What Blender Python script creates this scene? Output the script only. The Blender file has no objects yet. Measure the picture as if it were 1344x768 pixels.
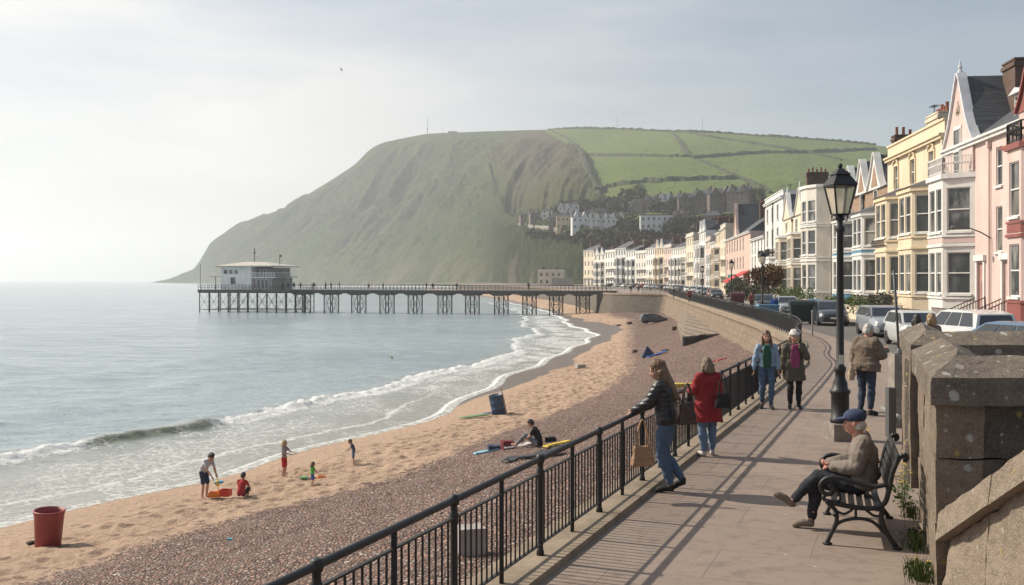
import bpy, bmesh, math, random
import numpy as np
from mathutils import Vector, Matrix
sc = bpy.context.scene
col = sc.collection
R = math.radians
random.seed(7)

# ---------------------------------------------------------------- camera
H = 2.75                      # eye height above the promenade
F = 1344.0                    # pixels per unit tangent in the 1344 px photograph
cam_d = bpy.data.cameras.new("camera")
cam = bpy.data.objects.new("camera", cam_d); col.objects.link(cam)
cam.location = (0, 0, H); cam.rotation_euler = (R(90), 0, 0)
cam_d.sensor_width = 36.0; cam_d.lens = 36.0
cam_d.shift_y = -17.0/1344.0
cam_d.clip_start = 0.1; cam_d.clip_end = 60000
sc.camera = cam

# ---------------------------------------------------------------- sky, sun, exposure
SUN = Vector((-1.04, 0.44, 0.98)).normalized()
elev = math.asin(SUN.z); azim = math.atan2(SUN.x, SUN.y)     # azimuth clockwise from +Y
world = bpy.data.worlds.new("World"); sc.world = world; world.use_nodes = True
nt = world.node_tree; nt.nodes.clear()
wo = nt.nodes.new('ShaderNodeOutputWorld'); bg = nt.nodes.new('ShaderNodeBackground')
sky = nt.nodes.new('ShaderNodeTexSky'); sky.sky_type = 'NISHITA'; sky.sun_disc = False
sky.sun_elevation = elev; sky.sun_rotation = azim
sky.air_density = 1.0; sky.dust_density = 2.2; sky.ozone_density = 2.6; sky.altitude = 0
tc = nt.nodes.new('ShaderNodeTexCoord'); mp = nt.nodes.new('ShaderNodeMapping')
mp.inputs['Scale'].default_value = (1.0, 1.0, 5.0)
nz = nt.nodes.new('ShaderNodeTexNoise'); nz.inputs['Scale'].default_value = 1.6; nz.inputs['Detail'].default_value = 6; nz.inputs['Roughness'].default_value = .55
rp = nt.nodes.new('ShaderNodeValToRGB'); rp.color_ramp.elements[0].position = .40; rp.color_ramp.elements[1].position = .66
rp.color_ramp.elements[0].color = (.30, .30, .30, 1); rp.color_ramp.elements[1].color = (.85, .85, .85, 1)
mx = nt.nodes.new('ShaderNodeMixRGB')
# thin high cloud veil, brighter towards the sun
dp = nt.nodes.new('ShaderNodeVectorMath'); dp.operation = 'DOT_PRODUCT'; dp.inputs[1].default_value = tuple(Vector((SUN.x, SUN.y, 0)).normalized())
vr = nt.nodes.new('ShaderNodeValToRGB'); vr.color_ramp.elements[0].position = .0; vr.color_ramp.elements[1].position = .62
vr.color_ramp.elements[0].color = (.40, .475, .56, 1); vr.color_ramp.elements[1].color = (.98, .95, .89, 1)
vm = nt.nodes.new('ShaderNodeMixRGB'); vm.blend_type = 'MULTIPLY'; vm.inputs['Fac'].default_value = 1; vm.inputs['Color2'].default_value = (10, 10, 10, 1)
nt.links.new(tc.outputs['Generated'], dp.inputs[0]); nt.links.new(dp.outputs['Value'], vr.inputs['Fac']); nt.links.new(vr.outputs['Color'], vm.inputs['Color1']); nt.links.new(vm.outputs['Color'], mx.inputs['Color2'])
nt.links.new(tc.outputs['Generated'], mp.inputs['Vector']); nt.links.new(mp.outputs['Vector'], nz.inputs['Vector'])
nt.links.new(nz.outputs['Fac'], rp.inputs['Fac']); nt.links.new(rp.outputs['Color'], mx.inputs['Fac'])
nt.links.new(sky.outputs['Color'], mx.inputs['Color1']); nt.links.new(mx.outputs['Color'], bg.inputs['Color'])
bg.inputs['Strength'].default_value = 0.08
nt.links.new(bg.outputs['Background'], wo.inputs['Surface'])
sd = bpy.data.lights.new("sun", 'SUN'); sd.energy = 4.3; sd.angle = R(0.6); sd.color = (1.0, .91, .77)
so = bpy.data.objects.new("sun", sd); col.objects.link(so)
so.rotation_euler = (-SUN).to_track_quat('-Z', 'Y').to_euler()
vs = sc.view_settings
sc.display_settings.display_device = 'sRGB'
vs.view_transform = 'Standard'; vs.look = 'None'; vs.gamma = 1.0; vs.use_curve_mapping = False
vs.exposure = 0.36
sc.render.engine = 'CYCLES'
sc.cycles.use_denoising = True
sc.cycles.max_bounces = 6; sc.cycles.diffuse_bounces = 2; sc.cycles.glossy_bounces = 3
sc.cycles.transmission_bounces = 4; sc.cycles.volume_bounces = 1; sc.cycles.transparent_max_bounces = 6
sc.cycles.caustics_reflective = False; sc.cycles.caustics_refractive = False

# ---------------------------------------------------------------- helpers
def tag(o, label=None, cat=None, group=None, kind=None):
    if label: o['label'] = label
    if cat: o['category'] = cat
    if group: o['group'] = group
    if kind: o['kind'] = kind
    return o
def empty(name, loc=(0,0,0), rz=0, label=None, cat=None, group=None):
    o = bpy.data.objects.new(name, None); col.objects.link(o)
    o.location = loc; o.rotation_euler = (0, 0, rz)
    return tag(o, label, cat, group)
def copy_tree(o, parent=None):
    c = o.copy(); col.objects.link(c)
    if parent: c.parent = parent
    for ch in list(o.children): copy_tree(ch, c)
    return c

class MB:
    """collects geometry for ONE mesh"""
    def __init__(s): s.v = []; s.f = []; s.m = []; s.cur = 0
    def add(s, vs, fs):
        b = len(s.v); s.v += [tuple(p) for p in vs]
        for f in fs: s.f.append([b+i for i in f]); s.m.append(s.cur)
        return s
    def box(s, x0, x1, y0, y1, z0, z1):
        return s.add([(x0,y0,z0),(x1,y0,z0),(x1,y1,z0),(x0,y1,z0),(x0,y0,z1),(x1,y0,z1),(x1,y1,z1),(x0,y1,z1)],
            [(0,3,2,1),(4,5,6,7),(0,1,5,4),(1,2,6,5),(2,3,7,6),(3,0,4,7)])
    def hexa(s, b, t):            # bottom 4 points, top 4 points
        return s.add(list(b)+list(t), [(0,3,2,1),(4,5,6,7),(0,1,5,4),(1,2,6,5),(2,3,7,6),(3,0,4,7)])
    def quad(s, a, b, c, d): return s.add([a,b,c,d], [(0,1,2,3)])
    def bar(s, a, b, w, h=None, up=(0,0,1)):
        a = Vector(a); b = Vector(b); h = h or w
        d = (b-a).normalized(); u = Vector(up)
        if abs(d.dot(u)) > .99: u = Vector((1,0,0))
        r = d.cross(u).normalized()*w/2; u = r.cross(d).normalized()*h/2
        return s.add([a-r-u,a+r-u,a+r+u,a-r+u,b-r-u,b+r-u,b+r+u,b-r+u], [(0,1,2,3),(4,7,6,5),(0,4,5,1),(1,5,6,2),(2,6,7,3),(3,7,4,0)])
    def tube(s, pts, rad, n=8, caps=True, flat=None):
        pts = [Vector(p) for p in pts]; N = len(pts)
        rad = rad if hasattr(rad, '__len__') else [rad]*N
        vs = []; up = None
        for i, p in enumerate(pts):
            d = (pts[min(i+1,N-1)] - pts[max(i-1,0)]).normalized()
            if up is None:
                up = Vector((0,0,1)) if abs(d.z) < .9 else Vector((1,0,0))
            r = d.cross(up)
            if r.length < 1e-4: r = d.cross(Vector((0,1,0)))
            r.normalize(); up = r.cross(d).normalized()
            for k in range(n):
                a = 2*math.pi*k/n
                fx, fy = (flat if flat else (1,1))
                vs.append(p + r*math.cos(a)*rad[i]*fx + up*math.sin(a)*rad[i]*fy)
        fs = [(i*n+k, i*n+(k+1)%n, (i+1)*n+(k+1)%n, (i+1)*n+k) for i in range(N-1) for k in range(n)]
        if caps: fs += [tuple(range(n))[::-1], tuple((N-1)*n+k for k in range(n))]
        return s.add(vs, fs)
    def lathe(s, prof, c=(0,0,0), n=16, caps=True):
        vs = []
        for r, z in prof:
            for k in range(n):
                a = 2*math.pi*k/n; vs.append((c[0]+r*math.cos(a), c[1]+r*math.sin(a), c[2]+z))
        N = len(prof)
        fs = [(i*n+k, i*n+(k+1)%n, (i+1)*n+(k+1)%n, (i+1)*n+k) for i in range(N-1) for k in range(n)]
        if caps: fs += [tuple(range(n))[::-1], tuple((N-1)*n+k for k in range(n))]
        return s.add(vs, fs)
    def prism(s, poly, axis, a, b):
        """poly of 2D points, extruded along axis from a to b"""
        def P(p, t):
            return {'x': (t,p[0],p[1]), 'y': (p[0],t,p[1]), 'z': (p[0],p[1],t)}[axis]
        n = len(poly)
        vs = [P(p,a) for p in poly]+[P(p,b) for p in poly]
        fs = [tuple(range(n))[::-1], tuple(n+i for i in range(n))]+[(i,(i+1)%n,n+(i+1)%n,n+i) for i in range(n)]
        return s.add(vs, fs)
    def sphere(s, c, r, n=8, m=6, sc=(1,1,1)):
        vs = [(c[0],c[1],c[2]-r*sc[2])]
        for j in range(1,m):
            ph = -math.pi/2+math.pi*j/m
            for k in range(n):
                a = 2*math.pi*k/n
                vs.append((c[0]+r*sc[0]*math.cos(ph)*math.cos(a), c[1]+r*sc[1]*math.cos(ph)*math.sin(a), c[2]+r*sc[2]*math.sin(ph)))
        vs.append((c[0],c[1],c[2]+r*sc[2])); L = len(vs)-1
        fs = [(0,1+(k+1)%n,1+k) for k in range(n)]
        for j in range(m-2):
            b = 1+j*n; fs += [(b+k,b+(k+1)%n,b+n+(k+1)%n,b+n+k) for k in range(n)]
        b = 1+(m-2)*n; fs += [(b+k,b+(k+1)%n,L) for k in range(n)]
        return s.add(vs, fs)
    def build(s, name, mat=None, parent=None, smooth=False, mats=None, fixn=True):
        me = bpy.data.meshes.new(name); me.from_pydata(s.v, [], s.f)
        for m_ in (mats or ([mat] if mat else [])): me.materials.append(m_)
        if mats: me.polygons.foreach_set('material_index', s.m)
        if fixn:
            bm = bmesh.new(); bm.from_mesh(me); bmesh.ops.recalc_face_normals(bm, faces=bm.faces); bm.to_mesh(me); bm.free()
        if smooth: me.polygons.foreach_set('use_smooth', [True]*len(me.polygons))
        me.update()
        o = bpy.data.objects.new(name, me); col.objects.link(o)
        if parent: o.parent = parent
        return o

def grid_mesh(name, P, mat, attrs=None, smooth=True, parent=None):
    """P: array (rows, cols, 3)"""
    r, c = P.shape[:2]
    idx = np.arange(r*c).reshape(r, c)
    q = np.stack([idx[:-1,:-1], idx[:-1,1:], idx[1:,1:], idx[1:,:-1]], -1).reshape(-1, 4)
    me = bpy.data.meshes.new(name)
    me.vertices.add(r*c); me.vertices.foreach_set('co', P.reshape(-1).astype(np.float32))
    n = len(q); me.loops.add(n*4); me.polygons.add(n)
    me.loops.foreach_set('vertex_index', q.reshape(-1).astype(np.int32))
    me.polygons.foreach_set('loop_start', np.arange(0, n*4, 4, dtype=np.int32))
    me.polygons.foreach_set('loop_total', np.full(n, 4, dtype=np.int32))
    me.update(calc_edges=True); me.validate()
    me.polygons.foreach_set('use_smooth', [smooth]*n)
    for k, a in (attrs or {}).items():
        at = me.attributes.new(k, 'FLOAT', 'POINT'); at.data.foreach_set('value', a.reshape(-1).astype(np.float32))
    me.materials.append(mat)
    o = bpy.data.objects.new(name, me); col.objects.link(o)
    if parent: o.parent = parent
    return o

def vnoise(x, y, seed=0):
    x = np.asarray(x, float); y = np.asarray(y, float)
    xi = np.floor(x).astype(np.int64); yi = np.floor(y).astype(np.int64); fx = x-xi; fy = y-yi
    def h(a, b):
        n = (a*374761393 + b*668265263 + seed*1442695041) & 0xffffffff
        n = ((n ^ (n >> 13))*1274126177) & 0xffffffff
        return ((n ^ (n >> 16)) & 0xffff)/65535.0
    u = fx*fx*(3-2*fx); v = fy*fy*(3-2*fy)
    return (h(xi,yi)*(1-u)+h(xi+1,yi)*u)*(1-v)+(h(xi,yi+1)*(1-u)+h(xi+1,yi+1)*u)*v
def fbm(x, y, oct=4, seed=0):
    s = 0; a = .5; t = 0
    for i in range(oct):
        s = s+a*vnoise(x*2**i, y*2**i, seed+i*17); t += a; a *= .5
    return s/t

# ---------------------------------------------------------------- materials
class NT:
    def __init__(s, name):
        s.mat = bpy.data.materials.new(name); s.mat.use_nodes = True
        s.t = s.mat.node_tree; s.b = s.t.nodes['Principled BSDF']
        s.tc = s.t.nodes.new('ShaderNodeTexCoord')
    def n(s, ty, **kw):
        x = s.t.nodes.new(ty)
        for k, v in kw.items(): setattr(x, k, v)
        return x
    def l(s, a, b): s.t.links.new(a, b)
    def val(s, sock, v):
        if isinstance(v, bpy.types.NodeSocket): s.l(v, sock)
        else: sock.default_value = v
    def noise(s, scale, detail=4, rough=.55, co=None, stretch=None, dist=0):
        c = co or s.tc.outputs['Object']
        if stretch:
            m = s.n('ShaderNodeMapping'); m.inputs['Scale'].default_value = stretch; s.l(c, m.inputs['Vector']); c = m.outputs['Vector']
        x = s.n('ShaderNodeTexNoise'); x.inputs['Scale'].default_value = scale; x.inputs['Detail'].default_value = detail; x.inputs['Roughness'].default_value = rough
        x.inputs['Distortion'].default_value = dist
        s.l(c, x.inputs['Vector']); return x.outputs['Fac']
    def ramp(s, fac, stops):
        r = s.n('ShaderNodeValToRGB'); e = r.color_ramp.elements
        while len(e) < len(stops): e.new(.5)
        for i, (p, c) in enumerate(stops):
            e[i].position = p; e[i].color = (c, c, c, 1) if not hasattr(c, '__len__') else (*c[:3], 1)
        s.l(fac, r.inputs['Fac']); return r.outputs['Color']
    def mix(s, fac, a, b, mode='MIX'):
        m = s.n('ShaderNodeMixRGB', blend_type=mode)
        for sk, v in (('Fac', fac), ('Color1', a), ('Color2', b)):
            if isinstance(v, bpy.types.NodeSocket): s.l(v, m.inputs[sk])
            elif hasattr(v, '__len__'): m.inputs[sk].default_value = (*v[:3], 1)
            else: m.inputs[sk].default_value = v if sk == 'Fac' else (v, v, v, 1)
        return m.outputs['Color']
    def math(s, op, a, b=None, clamp=False):
        m = s.n('ShaderNodeMath', operation=op); m.use_clamp = clamp
        s.val(m.inputs[0], a)
        if b is not None: s.val(m.inputs[1], b)
        return m.outputs[0]
    def attr(s, name):
        a = s.n('ShaderNodeAttribute'); a.attribute_name = name; return a.outputs['Fac']
    def bump(s, h, strength=.3, dist=.02, prev=None):
        b = s.n('ShaderNodeBump'); b.inputs['Strength'].default_value = strength; b.inputs['Distance'].default_value = dist
        s.l(h, b.inputs['Height'])
        if prev is not None: s.l(prev, b.inputs['Normal'])
        return b.outputs['Normal']
    def out(s, color=None, rough=None, normal=None, **kw):
        if color is not None: s.val(s.b.inputs['Base Color'], color if isinstance(color, bpy.types.NodeSocket) else (*color[:3], 1))
        if rough is not None: s.val(s.b.inputs['Roughness'], rough)
        if normal is not None: s.l(normal, s.b.inputs['Normal'])
        for k, v in kw.items(): s.val(s.b.inputs[k.replace('_', ' ')], v)
        return s.mat
def sc3(c, k): return tuple(min(1, x*k) for x in c)

MC = {}
def paint(name, c, rough=.7, var=.25, scale=1.5, bump=.15, bscale=30, bd=.01, dirt=None, metallic=0, spec=.5):
    """a surface with mottled colour, fine relief and optional dirt colour"""
    if name in MC: return MC[name]
    m = NT(name)
    n1 = m.noise(scale, 6, .6); n2 = m.noise(scale*9, 3, .6)
    base = m.mix(m.ramp(n1, [(.3, 0), (.7, 1)]), sc3(c, 1-var), sc3(c, 1+var*.5))
    base = m.mix(m.math('MULTIPLY', m.ramp(n2, [(.4, 0), (.75, 1)]), var), base, sc3(c, .55))
    if dirt:
        n3 = m.noise(scale*2.3, 7, .7, stretch=(1, 1, .25))
        base = m.mix(m.ramp(n3, [(.47, 0), (.8, .8)]), base, dirt)
    nb = m.bump(m.noise(bscale, 4, .6), bump, bd)
    MC[name] = m.out(base, rough, nb, Metallic=metallic, Specular_IOR_Level=spec)
    return MC[name]
# ================================================================ lines of the coast (plan view)
SEA = -4.85
def lin(pts):
    a = np.array(pts, float); return a[:, 0], a[:, 1]
_wy, _wx = lin([(-30,-34),(0,-25),(15,-20.5),(31,-15.5),(33.3,-14.6),(36.2,-13.3),(38.8,-11.5),(44,-10.3),(50.6,-7.2),(57.2,-4.8),(64,-3.2),(72,-1.4),(79.8,0),(92,2.2),(106,4.6),
    (120,8.8),(138,11.4),(150,10.8),(176,9.8),(232,9),(300,3),(400,-8),(500,-22),(600,-48),(700,-95),(900,-230)])
_fy, _fx = lin([(-30,-15.2),(0,-3.67),(5,-1.7),(10,.28),(12,1.07),(28.2,7.45),(34,9.65),(38,10.5),(42,11.9),(48,13.35),(64,15.6),(86,18.0),(130,22.6),(176,27.6),(196,30),
    (201,24),(206,20.5),(214,19),(235,18.5),(300,13),(400,4),(500,-6),(600,-28),(700,-70),(900,-200)])
_sy, _sx = lin([(-30,-30),(0,-19),(23.5,-11.1),(25.9,-10.2),(28.7,-8.4),(34.6,-4.9),(38,-3.2),(45,-1.15),(54,2.5),(61,4.9),(76.6,8.7),(125,14.2),(176,20),(235,17),(700,-72),(900,-205)])
def smooth_line(ys, xs, w):
    Y = np.arange(-30, 901, .5); X = np.interp(Y, ys, xs)
    k = np.ones(w)/w; P = np.pad(X, w//2, mode='edge'); return Y, np.convolve(P, k, 'valid')[:len(Y)]
WYg, WXg = smooth_line(_wy, _wx, 9)
FYg, FXg = smooth_line(_fy, _fx, 7)
SYg, SXg = smooth_line(_sy, _sx, 9)
waterX = lambda y: np.interp(y, WYg, WXg) + .35*np.sin(np.asarray(y)*.37)*np.minimum(1, np.asarray(y)/60) + .5*np.sin(np.asarray(y)*.13+1)
fenceX = lambda y: np.interp(y, FYg, FXg)
shingX = lambda y: np.interp(y, SYg, SXg)
def beach_z(x, y):
    """height of the beach at plan point"""
    x = np.asarray(x, float); y = np.asarray(y, float)
    w = waterX(y); s = shingX(y)+0*x; f = fenceX(y)
    s = np.minimum(np.maximum(s, w+1), f-.5)
    steep = np.clip((300-y)/80, 0, 1)
    t1 = (x-w)/np.maximum(s-w, .5)
    t2 = np.clip((x-s)/np.maximum(f-s, .5), 0, 1.3)
    z1 = SEA + np.where(t1 < 0, t1*np.maximum(s-w,.5)*.055, .62*np.clip(t1, 0, 1)**.8 + .0)
    top = np.interp(y, [0, 20, 50, 90, 140, 200, 230], [2.6, 2.6, 2.75, 2.5, 1.3, .6, .5])
    return z1 + np.where(t2 > 0, top*t2**1.05, 0)*steep + np.where(t2 > 0, .8*t2, 0)*(1-steep)

# ================================================================ beach
def mat_beach():
    m = NT('beach')
    pc = m.tc.outputs['Object']
    shin = m.attr('shingle'); wet = m.attr('wet')
    # sand
    n1 = m.noise(.35, 6, .6); n2 = m.noise(5, 5, .65); n3 = m.noise(60, 2, .6)
    sand = m.mix(n1, (.41,.275,.185), (.53,.375,.26))
    sand = m.mix(m.ramp(n2, [(.46,0),(.66,.6)]), sand, (.24,.155,.10))
    sand = m.mix(m.ramp(n3, [(.35,.3),(.6,0)]), sand, (.25,.17,.12))
    sandw = m.mix(n2, (.115,.082,.062), (.165,.118,.085))
    fp = m.n('ShaderNodeTexVoronoi'); fp.voronoi_dimensions = '2D'; fp.inputs['Scale'].default_value = 1.7; m.l(pc, fp.inputs['Vector']); fps = m.n('ShaderNodeSeparateColor'); m.l(fp.outputs['Color'], fps.inputs['Color'])
    fpm = m.math('MULTIPLY', m.ramp(m.math('ADD', fp.outputs['Distance'], m.math('MULTIPLY', m.math('SUBTRACT', n2, .5), .5)), [(.22,1),(.36,0)]), m.ramp(m.math('MULTIPLY', fps.outputs[0], m.attr('trod')), [(.30,0),(.38,1)]))
    sand = m.mix(m.math('MULTIPLY', fpm, .75), sand, (.175,.11,.072))
    sand = m.mix(wet, sand, sandw)
    # shingle
    v = m.n('ShaderNodeTexVoronoi'); v.inputs['Scale'].default_value = 10; v.feature = 'F1'; m.l(pc, v.inputs['Vector'])
    ve = m.n('ShaderNodeTexVoronoi'); ve.inputs['Scale'].default_value = 10; ve.feature = 'DISTANCE_TO_EDGE'; m.l(pc, ve.inputs['Vector'])
    v2 = m.n('ShaderNodeTexVoronoi'); v2.inputs['Scale'].default_value = 22; m.l(pc, v2.inputs['Vector'])
    sep = m.n('ShaderNodeSeparateColor'); m.l(v.outputs['Color'], sep.inputs['Color'])
    peb = m.ramp(sep.outputs[0], [(0,(.055,.035,.03)),(.22,(.21,.11,.08)),(.5,(.36,.19,.135)),(.72,(.48,.29,.21)),(.88,(.30,.265,.235)),(1,(.66,.57,.49))])
    sep2 = m.n('ShaderNodeSeparateColor'); m.l(v2.outputs['Color'], sep2.inputs['Color'])
    peb2 = m.ramp(sep2.outputs[1], [(0,(.07,.045,.038)),(.5,(.30,.18,.14)),(1,(.54,.42,.34))])
    peb = m.mix(.4, peb, peb2)
    peb = m.mix(m.ramp(m.noise(.22, 5, .6), [(.35,0),(.65,.55)]), peb, m.mix(.5, peb, (.20,.12,.10)))
    gap = m.ramp(ve.outputs['Distance'], [(0,0),(.16,1)])
    peb = m.mix(gap, (.028,.02,.017), peb)
    edge = m.math('ADD', shin, m.math('MULTIPLY', m.math('SUBTRACT', m.noise(1.1, 7, .7), .5), .8))
    edge = m.math('ADD', edge, m.math('MULTIPLY', m.math('SUBTRACT', sep.outputs[2], .5), .42))
    mask = m.ramp(edge, [(.49,0),(.53,1)])
    # stray pebbles on the sand
    stray = m.math('MULTIPLY', m.ramp(v2.outputs['Distance'], [(.0,1),(.17,0)]), m.ramp(sep2.outputs[0], [(.90,0),(.92,1)]))
    sand = m.mix(m.math('MULTIPLY', stray, .8), sand, (.10,.07,.06))
    colr = m.mix(mask, sand, peb)
    hp = m.math('MULTIPLY', m.math('MINIMUM', ve.outputs['Distance'], .3), 3)
    b1 = m.bump(m.noise(5, 7, .68), .8, .16)
    b1 = m.bump(m.noise(1.2, 3, .5), .35, .25, b1); b1 = m.bump(fpm, -.7, .12, b1)
    bp = m.bump(hp, .9, .06)
    nm = m.n('ShaderNodeMix', data_type='VECTOR'); m.l(mask, nm.inputs['Factor']); m.l(b1, nm.inputs[4]); m.l(bp, nm.inputs[5])
    rough = m.math('SUBTRACT', .92, m.math('MULTIPLY', wet, .62))
    return m.out(colr, rough, nm.outputs[1])
rows = np.concatenate([np.arange(-6, 70, .16), 70*1.0035**np.arange(0, 640)])
rows = rows[rows < 690]
cols_t = np.concatenate([np.linspace(-.9, 0, 40, endpoint=False), np.linspace(0, 1.0, 260)])
YY, TT = np.meshgrid(rows, cols_t, indexing='ij')
wX = waterX(YY); fX = fenceX(YY)
XX = np.where(TT < 0, wX+TT*45, wX+(fX-wX)*TT)
ZZ = beach_z(XX, YY)
sh = shingX(YY)
shmask = np.clip(.5+(XX-sh)/np.maximum(2.2, YY*.035), 0, 1)
shmask *= np.clip((260-YY)/60, 0, 1)
dW = (XX-wX)
wetw = np.interp(YY, [0, 60, 72, 79, 100, 138, 160, 200, 300], [.35, .5, 2.2, 3.4, 2.6, 3.0, 5.5, 2, 1.5])
wet = np.clip(1-(dW-wetw*(.7+.6*fbm(XX*.2+3, YY*.2, 3, 5)))/.25, 0, 1)
foot = np.clip(fbm(XX*2.4, YY*2.4, 3, 9)-.52, -.2, .2)
dryf = np.clip((dW-2.5)/3, 0, 1)*(1-shmask)
ZZ = ZZ + foot*.30*dryf + (fbm(XX*.5, YY*.5, 3, 11)-.5)*.22*np.clip(dW/6, 0, 1)
ZZ = ZZ + shmask*((vnoise(XX*6, YY*6, 3)-.5)*.05 + (fbm(XX*.35, YY*.2, 3, 21)-.5)*.35)
# dug sand heaps by the children
for hx, hy, hr, hh in ((-8.6,38.4,1.1,.14),(-7.6,38.7,.9,.12),(-6.0,40.0,.8,.10),(-9.7,36.4,.6,.1)):
    g = np.exp(-(((XX-hx)/hr)**2+((YY-hy)/(hr*1.3))**2)); ZZ = ZZ + g*hh*(fbm(XX*5, YY*5, 3, 8)*2.2-.7)
beach = grid_mesh('beach', np.stack([XX, YY, ZZ], -1), mat_beach(), {'shingle': shmask, 'wet': wet, 'trod': np.clip((dW-2.2)/2.5, .0, 1)})
tag(beach, kind='structure')
def bz(x, y): return float(beach_z(x, y))

# ================================================================ sea
def mat_sea():
    m = NT('sea')
    pc = m.tc.outputs['Object']
    foam = m.attr('foam'); shal = m.attr('shallow')
    lace = m.noise(2.6, 8, .72, dist=1.2)
    vor = m.n('ShaderNodeTexVoronoi'); vor.feature = 'DISTANCE_TO_EDGE'; vor.inputs['Scale'].default_value = 2.6
    vm = m.n('ShaderNodeMixRGB'); vm.inputs['Fac'].default_value = .25; m.l(pc, vm.inputs['Color1'])
    nzc = m.n('ShaderNodeTexNoise'); nzc.inputs['Scale'].default_value = 1.7; nzc.inputs['Detail'].default_value = 5; m.l(pc, nzc.inputs['Vector']); m.l(nzc.outputs['Color'], vm.inputs['Color2'])
    m.l(vm.outputs['Color'], vor.inputs['Vector'])
    lines = m.ramp(vor.outputs['Distance'], [(0,1),(.16,0)])
    f = m.math('ADD', m.math('MULTIPLY', foam, 1.5), m.math('MULTIPLY', m.math('SUBTRACT', lace, .5), 1.5))
    f = m.math('ADD', f, m.math('MULTIPLY', m.math('MULTIPLY', lines, .35), m.math('GREATER_THAN', foam, .12)))
    fm = m.ramp(f, [(.42,0),(.70,.45),(1.0,1)])
    deep = m.mix(m.ramp(m.math('ADD', m.math('MULTIPLY', m.noise(.035, 4, .6, stretch=(.5,1.6,1)), .5), m.math('MULTIPLY', m.noise(.45, 5, .7, stretch=(.35,2.2,1)), .5)), [(.38,0),(.62,1)]), (.24,.305,.335), (.33,.395,.42))
    base = m.mix(shal, deep, (.34,.33,.29)); base = m.mix(m.attr('face'), base, (.13,.14,.075))
    colr = m.mix(m.math('MULTIPLY', fm, .88), base, (.74,.74,.72))
    w1 = m.noise(.55, 5, .62, stretch=(.55,1.35,1), dist=.3)
    w2 = m.noise(3.2, 5, .65, stretch=(.7,1.3,1))
    w3 = m.noise(.06, 3, .5, stretch=(.4,1.6,1))
    nb = m.bump(w3, .5, 1.2); nb = m.bump(w1, .9, .40, nb); nb = m.bump(w2, .8, .12, nb); nb = m.bump(m.noise(9, 3, .6, stretch=(.7,1.3,1)), .5, .02, nb)
    nb = m.bump(fm, .35, .05, nb)
    r = m.mix(fm, .16, .8)
    return m.out(colr, r, nb, IOR=1.33)
def sea_wave_d(y):    # breaker's distance (in X) seaward of the waterline
    return np.interp(y, [0, 30, 43, 55, 67.6, 80, 92, 106, 125, 150, 200], [12.5, 12, 11.2, 10.6, 7.6, 6.4, 5.2, 5.0, 9, 8, 7])
ys = np.concatenate([np.arange(-10, 90, .17), 90*1.006**np.arange(0, 330), np.geomspace(650, 40000, 60)])
cs = np.concatenate([np.linspace(-.6, 14, 150, endpoint=False), 14+np.geomspace(.1, 70, 130), np.geomspace(95, 1500, 24)])
YY, CC = np.meshgrid(ys, cs, indexing='ij')
grow = 1+np.maximum(0, YY-100)/120
XX = waterX(np.minimum(YY, 880)) - CC*np.where(CC < 14, 1, np.minimum(grow, 40))
XX[:, -1] = -60000
XX[:, 0] = np.where(ys > 900, 60000, XX[:, 0])
d = waterX(YY) - XX
wd = sea_wave_d(YY) + .9*(fbm(YY*.08, YY*0, 3, 31)-.5)*2 + .35*(fbm(YY*.6, YY*0, 3, 32)-.5)*2
q = d-wd
amp = np.interp(YY, [0, 60, 80, 120, 200, 300], [.36, .34, .26, .26, .15, 0])
amp = amp*(.72+.6*fbm(YY*.16, YY*0+.5, 3, 33))
crest = amp*np.where(q < 0, np.exp(-(q/.55)**2), np.exp(-(q/1.6)**2))
Z = SEA + crest
sw = np.interp(YY, [0, 200, 600], [1, .8, 0])
for k, (dd, a, w) in enumerate(((22, .20, 1.7), (34, .16, 2.2), (47, .13, 2.6), (64,.1,3))):
    qq = d-dd-3*(fbm(YY*.02, YY*0+k, 3, 41+k)-.5)*2
    loc = np.clip(fbm(YY*.03+9*k, d*.02, 2, 51)*2-.45, 0, 1)
    Z = Z + a*np.exp(-(qq/w)**2)*loc*sw
Z = Z + (fbm(XX*.25, YY*.6, 4, 61)-.5)*.34*np.clip(d/12, 0, 1)*sw
Z = Z + (fbm(XX*1.3, YY*2.2, 3, 71)-.5)*.06*np.clip(d/3, .1, 1)*np.interp(YY, [0, 120, 200], [1, 1, 0])
near = np.clip(d/1.2, 0, 1)
Z = np.where(d < 0, SEA+.045+d*.0, Z)
Z = Z + .03*(1-near)
# where the breaker foams: white at its left end, green and unbroken next, then white again
u = XX/np.maximum(YY, 1)
brk = np.interp(u, [-.9, -.43, -.405, -.30, -.275, 0, .2], [1, 1, .12, .10, .95, 1, 1])
fn = fbm(XX*1.7, YY*1.7, 4, 77)
Z = Z - crest*brk*.35*(.6+.8*fbm(XX*.7, YY*.7, 3, 79))
wf = brk*(.35+1.1*fn)*np.where(q < 0, np.exp(-(q/np.interp(YY,[40,70,110],[.9,1.2,1.0]))**2), np.exp(-(q/.30)**2))*np.interp(YY,[90,125,220],[1,.75,.5])
Z = Z + np.where(np.abs(q)<2.2, brk*(fn-.5)*.35*np.exp(-(q/1.0)**2), 0)
zone = np.clip((wd-d)/np.maximum(wd, .1), 0, 1)*(d > 0)           # swash between breaker and beach
n1 = fbm(XX*.45+YY*.1, YY*.32, 4, 81)
swash = np.where((d > 0) & (d < wd), np.clip(.20+.6*(n1-.45)*2.0, .04, .32), 0)*np.interp(u, [-.6,-.35,-.1,.05], [.75, .8, .7, .8])
swash = swash+np.where((d > 0) & (d < wd), .16*np.exp(-((d-wd*.6)/1.0)**2)*np.interp(YY, [60, 75, 100], [0, 1, 1]), 0)
lip = np.exp(-((d-.12)/np.interp(YY,[30,60,150],[.12,.17,.25]))**2)*.95
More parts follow.
